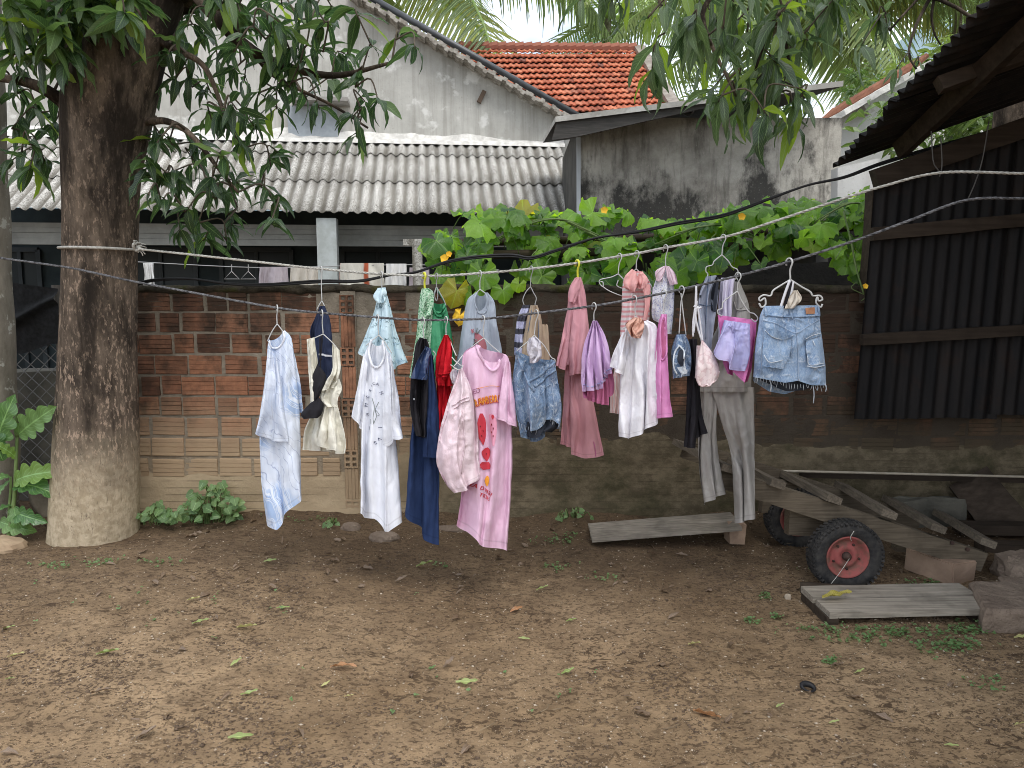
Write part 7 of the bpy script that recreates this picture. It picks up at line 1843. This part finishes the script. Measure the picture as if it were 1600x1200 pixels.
def flat_leaf(name, m, n=3):
    out = []
    for i in range(n):
        V, F, UV = leaf_geo(n=8, W=random.uniform(.26, .36), droop=random.uniform(-.3, .3), fold=random.uniform(.2, .7), twist=random.uniform(-.9, .9), wave=1.4)
        out.append(mesh(name, V, F, m, UV))
    return out
LG = flat_leaf('fallen_leaf', leaf_mat('fallen_green', (.19, .25, .075), (.30, .35, .13), (.40, .38, .16), .2, .6)); LO_ = flat_leaf('fallen_leaf', leaf_mat('fallen_brown', (.30, .15, .07), (.42, .23, .11), (.20, .12, .07), .15, .7)); LB = flat_leaf('fallen_leaf', leaf_mat('fallen_dead', (.10, .065, .04), (.20, .14, .09), (.28, .22, .15), .1, .8))
def fall(px, py, s, rot, ms, label, group):
    o = link(bpy.data.objects.new('fallen_leaf', random.choice(ms))); o.location = on_ground(px, py, .010)
    L = s * .0027 * (o.location.y)/3.0
    o.matrix_world = Matrix.Translation(o.location) @ Matrix.Rotation(rot, 4, 'Z') @ Matrix.Rotation(random.uniform(-.25, .1), 4, 'Y') @ Matrix.Rotation(random.uniform(-.5, .5), 4, 'X') @ Matrix.Scale(max(.03, s * .00045 * o.location.y * 2), 4)
    tag(o, label, 'leaf', group)
G1 = 'green leaves fallen on the dirt'; G2 = 'brown leaves fallen on the dirt'
grn = [(300, 978, 26, .1, 'wavy pale green leaf below the mango trunk, left of two close together'), (370, 984, 32, -.1, 'longer wavy pale green leaf just right of its twin below the trunk'), (432, 953, 20, .2, 'short green leaf on the dirt below the marbled tee'), (150, 1026, 32, .4, 'thin pale green leaf on bare dirt straight below the mango trunk'),
 (12, 1030, 22, .6, 'pale green leaf at the left edge, the middle one there'), (360, 1044, 20, .9, 'rounded grey green leaf on the dirt below two wavy leaves'), (376, 1089, 26, .3, 'frilly bright green leaf below the rounded grey green leaf'), (356, 1157, 40, .05, 'long yellow green leaf lowest of those left of centre'),
 (502, 1076, 16, .8, 'small green leaf just below the long orange brown leaf'), (538, 1092, 14, .3, 'tiny pale leaf right of the small one under the orange brown leaf'), (712, 1069, 36, -.2, 'upright folded green leaf on the dirt below the pink tee'), (877, 1056, 24, .5, 'round lime green leaf standing on its stalk right of centre'),
 (810, 1000, 18, -.2, 'slim pale leaf on dirt above the round lime leaf'), (1075, 1010, 20, .1, 'pale green leaf on dirt below the bright pink tank top'), (292, 941, 20, .1, 'thin pale green leaf nearest the mango trunk on its right'), (412, 880, 20, .1, 'narrow green leaf in the dark soil below the marbled tee hem'),
 (1295, 1134, 18, .2, 'pale leaf on the dirt below the black rubber ring'), (1475, 1168, 22, -.1, 'green leaf lowest of those at the right side'), (1585, 1137, 20, .3, 'yellow green leaf at the right edge near the bottom'), (1584, 999, 24, .1, 'bright green leaf at right edge just below the stone slab'),
 (1335, 1055, 18, .2, 'small pale leaf above and right of the rubber ring'), (5, 986, 16, .4, 'tiny green leaf topmost at the left edge'), (650, 888, 26, .2, 'green leaf on dark soil between navy polo and pink tee'), (838, 925, 20, .4, 'muted green leaf on dark soil right of the pink tee hem'),
 (884, 974, 18, .4, 'dull green leaf below the rose trousers on dirt'), (1212, 1109, 16, .4, 'pale scrap of leaf between curled tan leaf and rubber ring'), (8, 1065, 14, .1, 'tiny pale leaf lowest at the left edge')]
for x, y, s, r, lab in grn: fall(x, y, s, r, LG, lab, G1)
for x, y, s, r, lab in ((516, 1046, 42, -.05, 'long orange brown leaf on the dirt below the cream dress'), (1083, 1114, 46, -.75, 'curled tan leaf on the dirt left of the rubber ring'), (797, 959, 26, .7, 'tan dead leaf on the dirt below the pink tee'), (1298, 1042, 24, .3, 'dark brown leaf on the dirt above the rubber ring')):
    fall(x, y, s, r, LO_ if 'dark' not in lab else LB, lab, G2)
LBM = leaf_mat('litter_leaf', (.10, .065, .04), (.20, .14, .09), (.28, .22, .15), .1, .8)
V, F, UV = [], [], []
for i in range(240):
    x, y = (random.uniform(150, 1560), 818 + 110 * random.random() ** 1.5) if i < 195 else (random.uniform(0, 1600), random.uniform(900, 1180))
    q = on_ground(x, y, .008); v, f, uv = leaf_geo(n=5, W=random.uniform(.28, .5), droop=random.uniform(-.5, .8), fold=random.uniform(.1, .8), twist=random.uniform(-1, 1), wave=1.5)
    M = Matrix.Translation(q) @ Matrix.Rotation(random.uniform(0, 6.28), 4, 'Z') @ Matrix.Rotation(random.uniform(-.3, .1), 4, 'Y') @ Matrix.Rotation(random.uniform(-.6, .6), 4, 'X') @ Matrix.Scale(random.uniform(.018, .07), 4)
    b = len(V); V += [tuple(M @ Vector(w)) for w in v]; F += [tuple(k + b for k in w) for w in f]; UV += uv
stuff(obj('leaf_litter', V, F, LBM, None, UV), 'dry brown leaf litter along the wall foot and over the yard', 'leaf litter')
# the banana-yellow curled leaf on the boards
o = link(bpy.data.objects.new('curled_leaf', LG[0].copy())); o.data.materials.clear(); o.data.materials.append(leaf_mat('yellow_withered', (.22, .19, .04), (.34, .29, .06), None, .15)); p = on_ground(1283, 962, .085)
o.matrix_world = Matrix.Translation(p) @ Matrix.Rotation(.25, 4, 'Z') @ Matrix.Scale(.15, 4); tag(o, 'withered yellow leaf lying on the two grey boards', 'leaf')
# crumbs of damp earth, pebbles, seedlings: too many to count
SOILD = simple('damp_crumbs', (.072, .048, .032), (.15, .105, .07), 30, .98, .5, 120); PEB = simple('pale_grit', (.34, .27, .20), (.56, .48, .38), 60, .9, .3, 150)
def scatter(name, m, n, smin, smax, flat, seed, dens):
    r = random.Random(seed); V, F = [], []
    base = [(1, 0, 0), (-1, 0, 0), (0, 1, 0), (0, -1, 0), (0, 0, 1), (0, 0, -1)]; fc = [(0, 2, 4), (2, 1, 4), (1, 3, 4), (3, 0, 4), (2, 0, 5), (1, 2, 5), (3, 1, 5), (0, 3, 5)]
    i = 0
    while i < n:
        x, y = r.uniform(-3.2, 3.2), 1.95 + 2.65 * r.random() ** 1.1
        if abs(x) > y * .72 + .2 or not dens(x, y, r): continue
        s = r.uniform(smin, smax) * (.6 + .8 * r.random() ** 3); z = gz(x, y); a = r.uniform(0, 6.28); b = len(V); i += 1
        for v in base:
            q = Vector((v[0] * r.uniform(.7, 1.5), v[1] * r.uniform(.7, 1.1), v[2] * flat)) * s; V.append((x + q.x * math.cos(a) - q.y * math.sin(a), y + q.x * math.sin(a) + q.y * math.cos(a), z + q.z + s * flat * .2))
        F += [tuple(k + b for k in f) for f in fc]
    return stuff(obj(name, V, F, m))
def d1(x, y, r): return float(vnoise(x * 1.7, y * 2.6, 0, 40)) + .8 * float(vnoise(x * 7, y * 9, 0, 41)) > r.uniform(-.1, .75)
stuff(scatter('earth_crumbs', SOILD, 15000, .0025, .0085, .4, 3, d1), 'dark crumbs of damp earth strewn over the yard', 'soil')
stuff(scatter('grit', PEB, 4200, .0014, .0058, .6, 4, lambda x, y, r: True), 'pale grit and tiny pebbles strewn over the yard', 'gravel')
# seedlings and ground cover by the boards
V, F, UV = [], [], []
spots = [(1290, 985, 70, 8, 40), (1400, 990, 70, 9, 70), (1330, 1000, 60, 8, 40), (1480, 1010, 70, 14, 90), (1510, 985, 40, 12, 60), (1298, 1034, 12, 5, 16), (1200, 935, 14, 5, 14), (1213, 965, 10, 4, 10), (1440, 915, 25, 8, 25), (1175, 972, 14, 4, 14), (690, 885, 14, 4, 8), (1280, 895, 30, 6, 10), (1550, 1070, 40, 14, 16), (650, 812, 40, 4, 14), (880, 845, 60, 12, 34), (870, 890, 30, 8, 16), (950, 905, 30, 8, 14), (90, 885, 60, 8, 26), (160, 880, 40, 5, 16), (235, 880, 60, 6, 16), (820, 795, 60, 8, 20), (470, 815, 60, 5, 16), (700, 1080, 300, 60, 14), (300, 950, 260, 40, 20)]
for (x, y, sx, sy, n) in spots:
    for k in range(n):
        p = on_ground(x + random.gauss(0, .5) * sx, y + random.gauss(0, .5) * sy, .004)
        for h in range(random.randint(2, 4)):
            g_ = random.choice(HG); a = random.uniform(0, 6.28); M = Matrix.Translation(p + Vector((random.uniform(-.008, .008), random.uniform(-.008, .008), random.uniform(0, .018)))) @ frame((math.cos(a), math.sin(a), random.uniform(-.1, .7)), random.uniform(-.6, .6)).to_4x4() @ Matrix.Scale(random.uniform(.008, .016), 4); b = len(V)
            V += [tuple(M @ Vector(q)) for q in g_[0]]; F += [tuple(i + b for i in f) for f in g_[1]]; UV += g_[2]
stuff(obj('ground_cover', V, F, WEED, None, UV), 'small pale green seedlings creeping over the dirt', 'weeds')
# straw and twigs
m_ = MB()
for i in range(260):
    x, y = random.uniform(0, 1600), 825 + 370 * random.random() ** 1.5
    p = on_ground(x, y, .006); a = random.uniform(0, 6.28); l = random.uniform(.008, .035); m_.tube([p, p + Vector((math.cos(a) * l, math.sin(a) * l, random.uniform(0, .008))), p + Vector((math.cos(a + .3) * l * 2, math.sin(a + .3) * l * 2, .002))], random.uniform(.0008, .0018), 3)
stuff(m_.build('straw', simple('dry_straw', (.26, .20, .13), (.13, .095, .06), 12, .9, 0), None), 'bits of straw and twig strewn over the yard', 'straw')
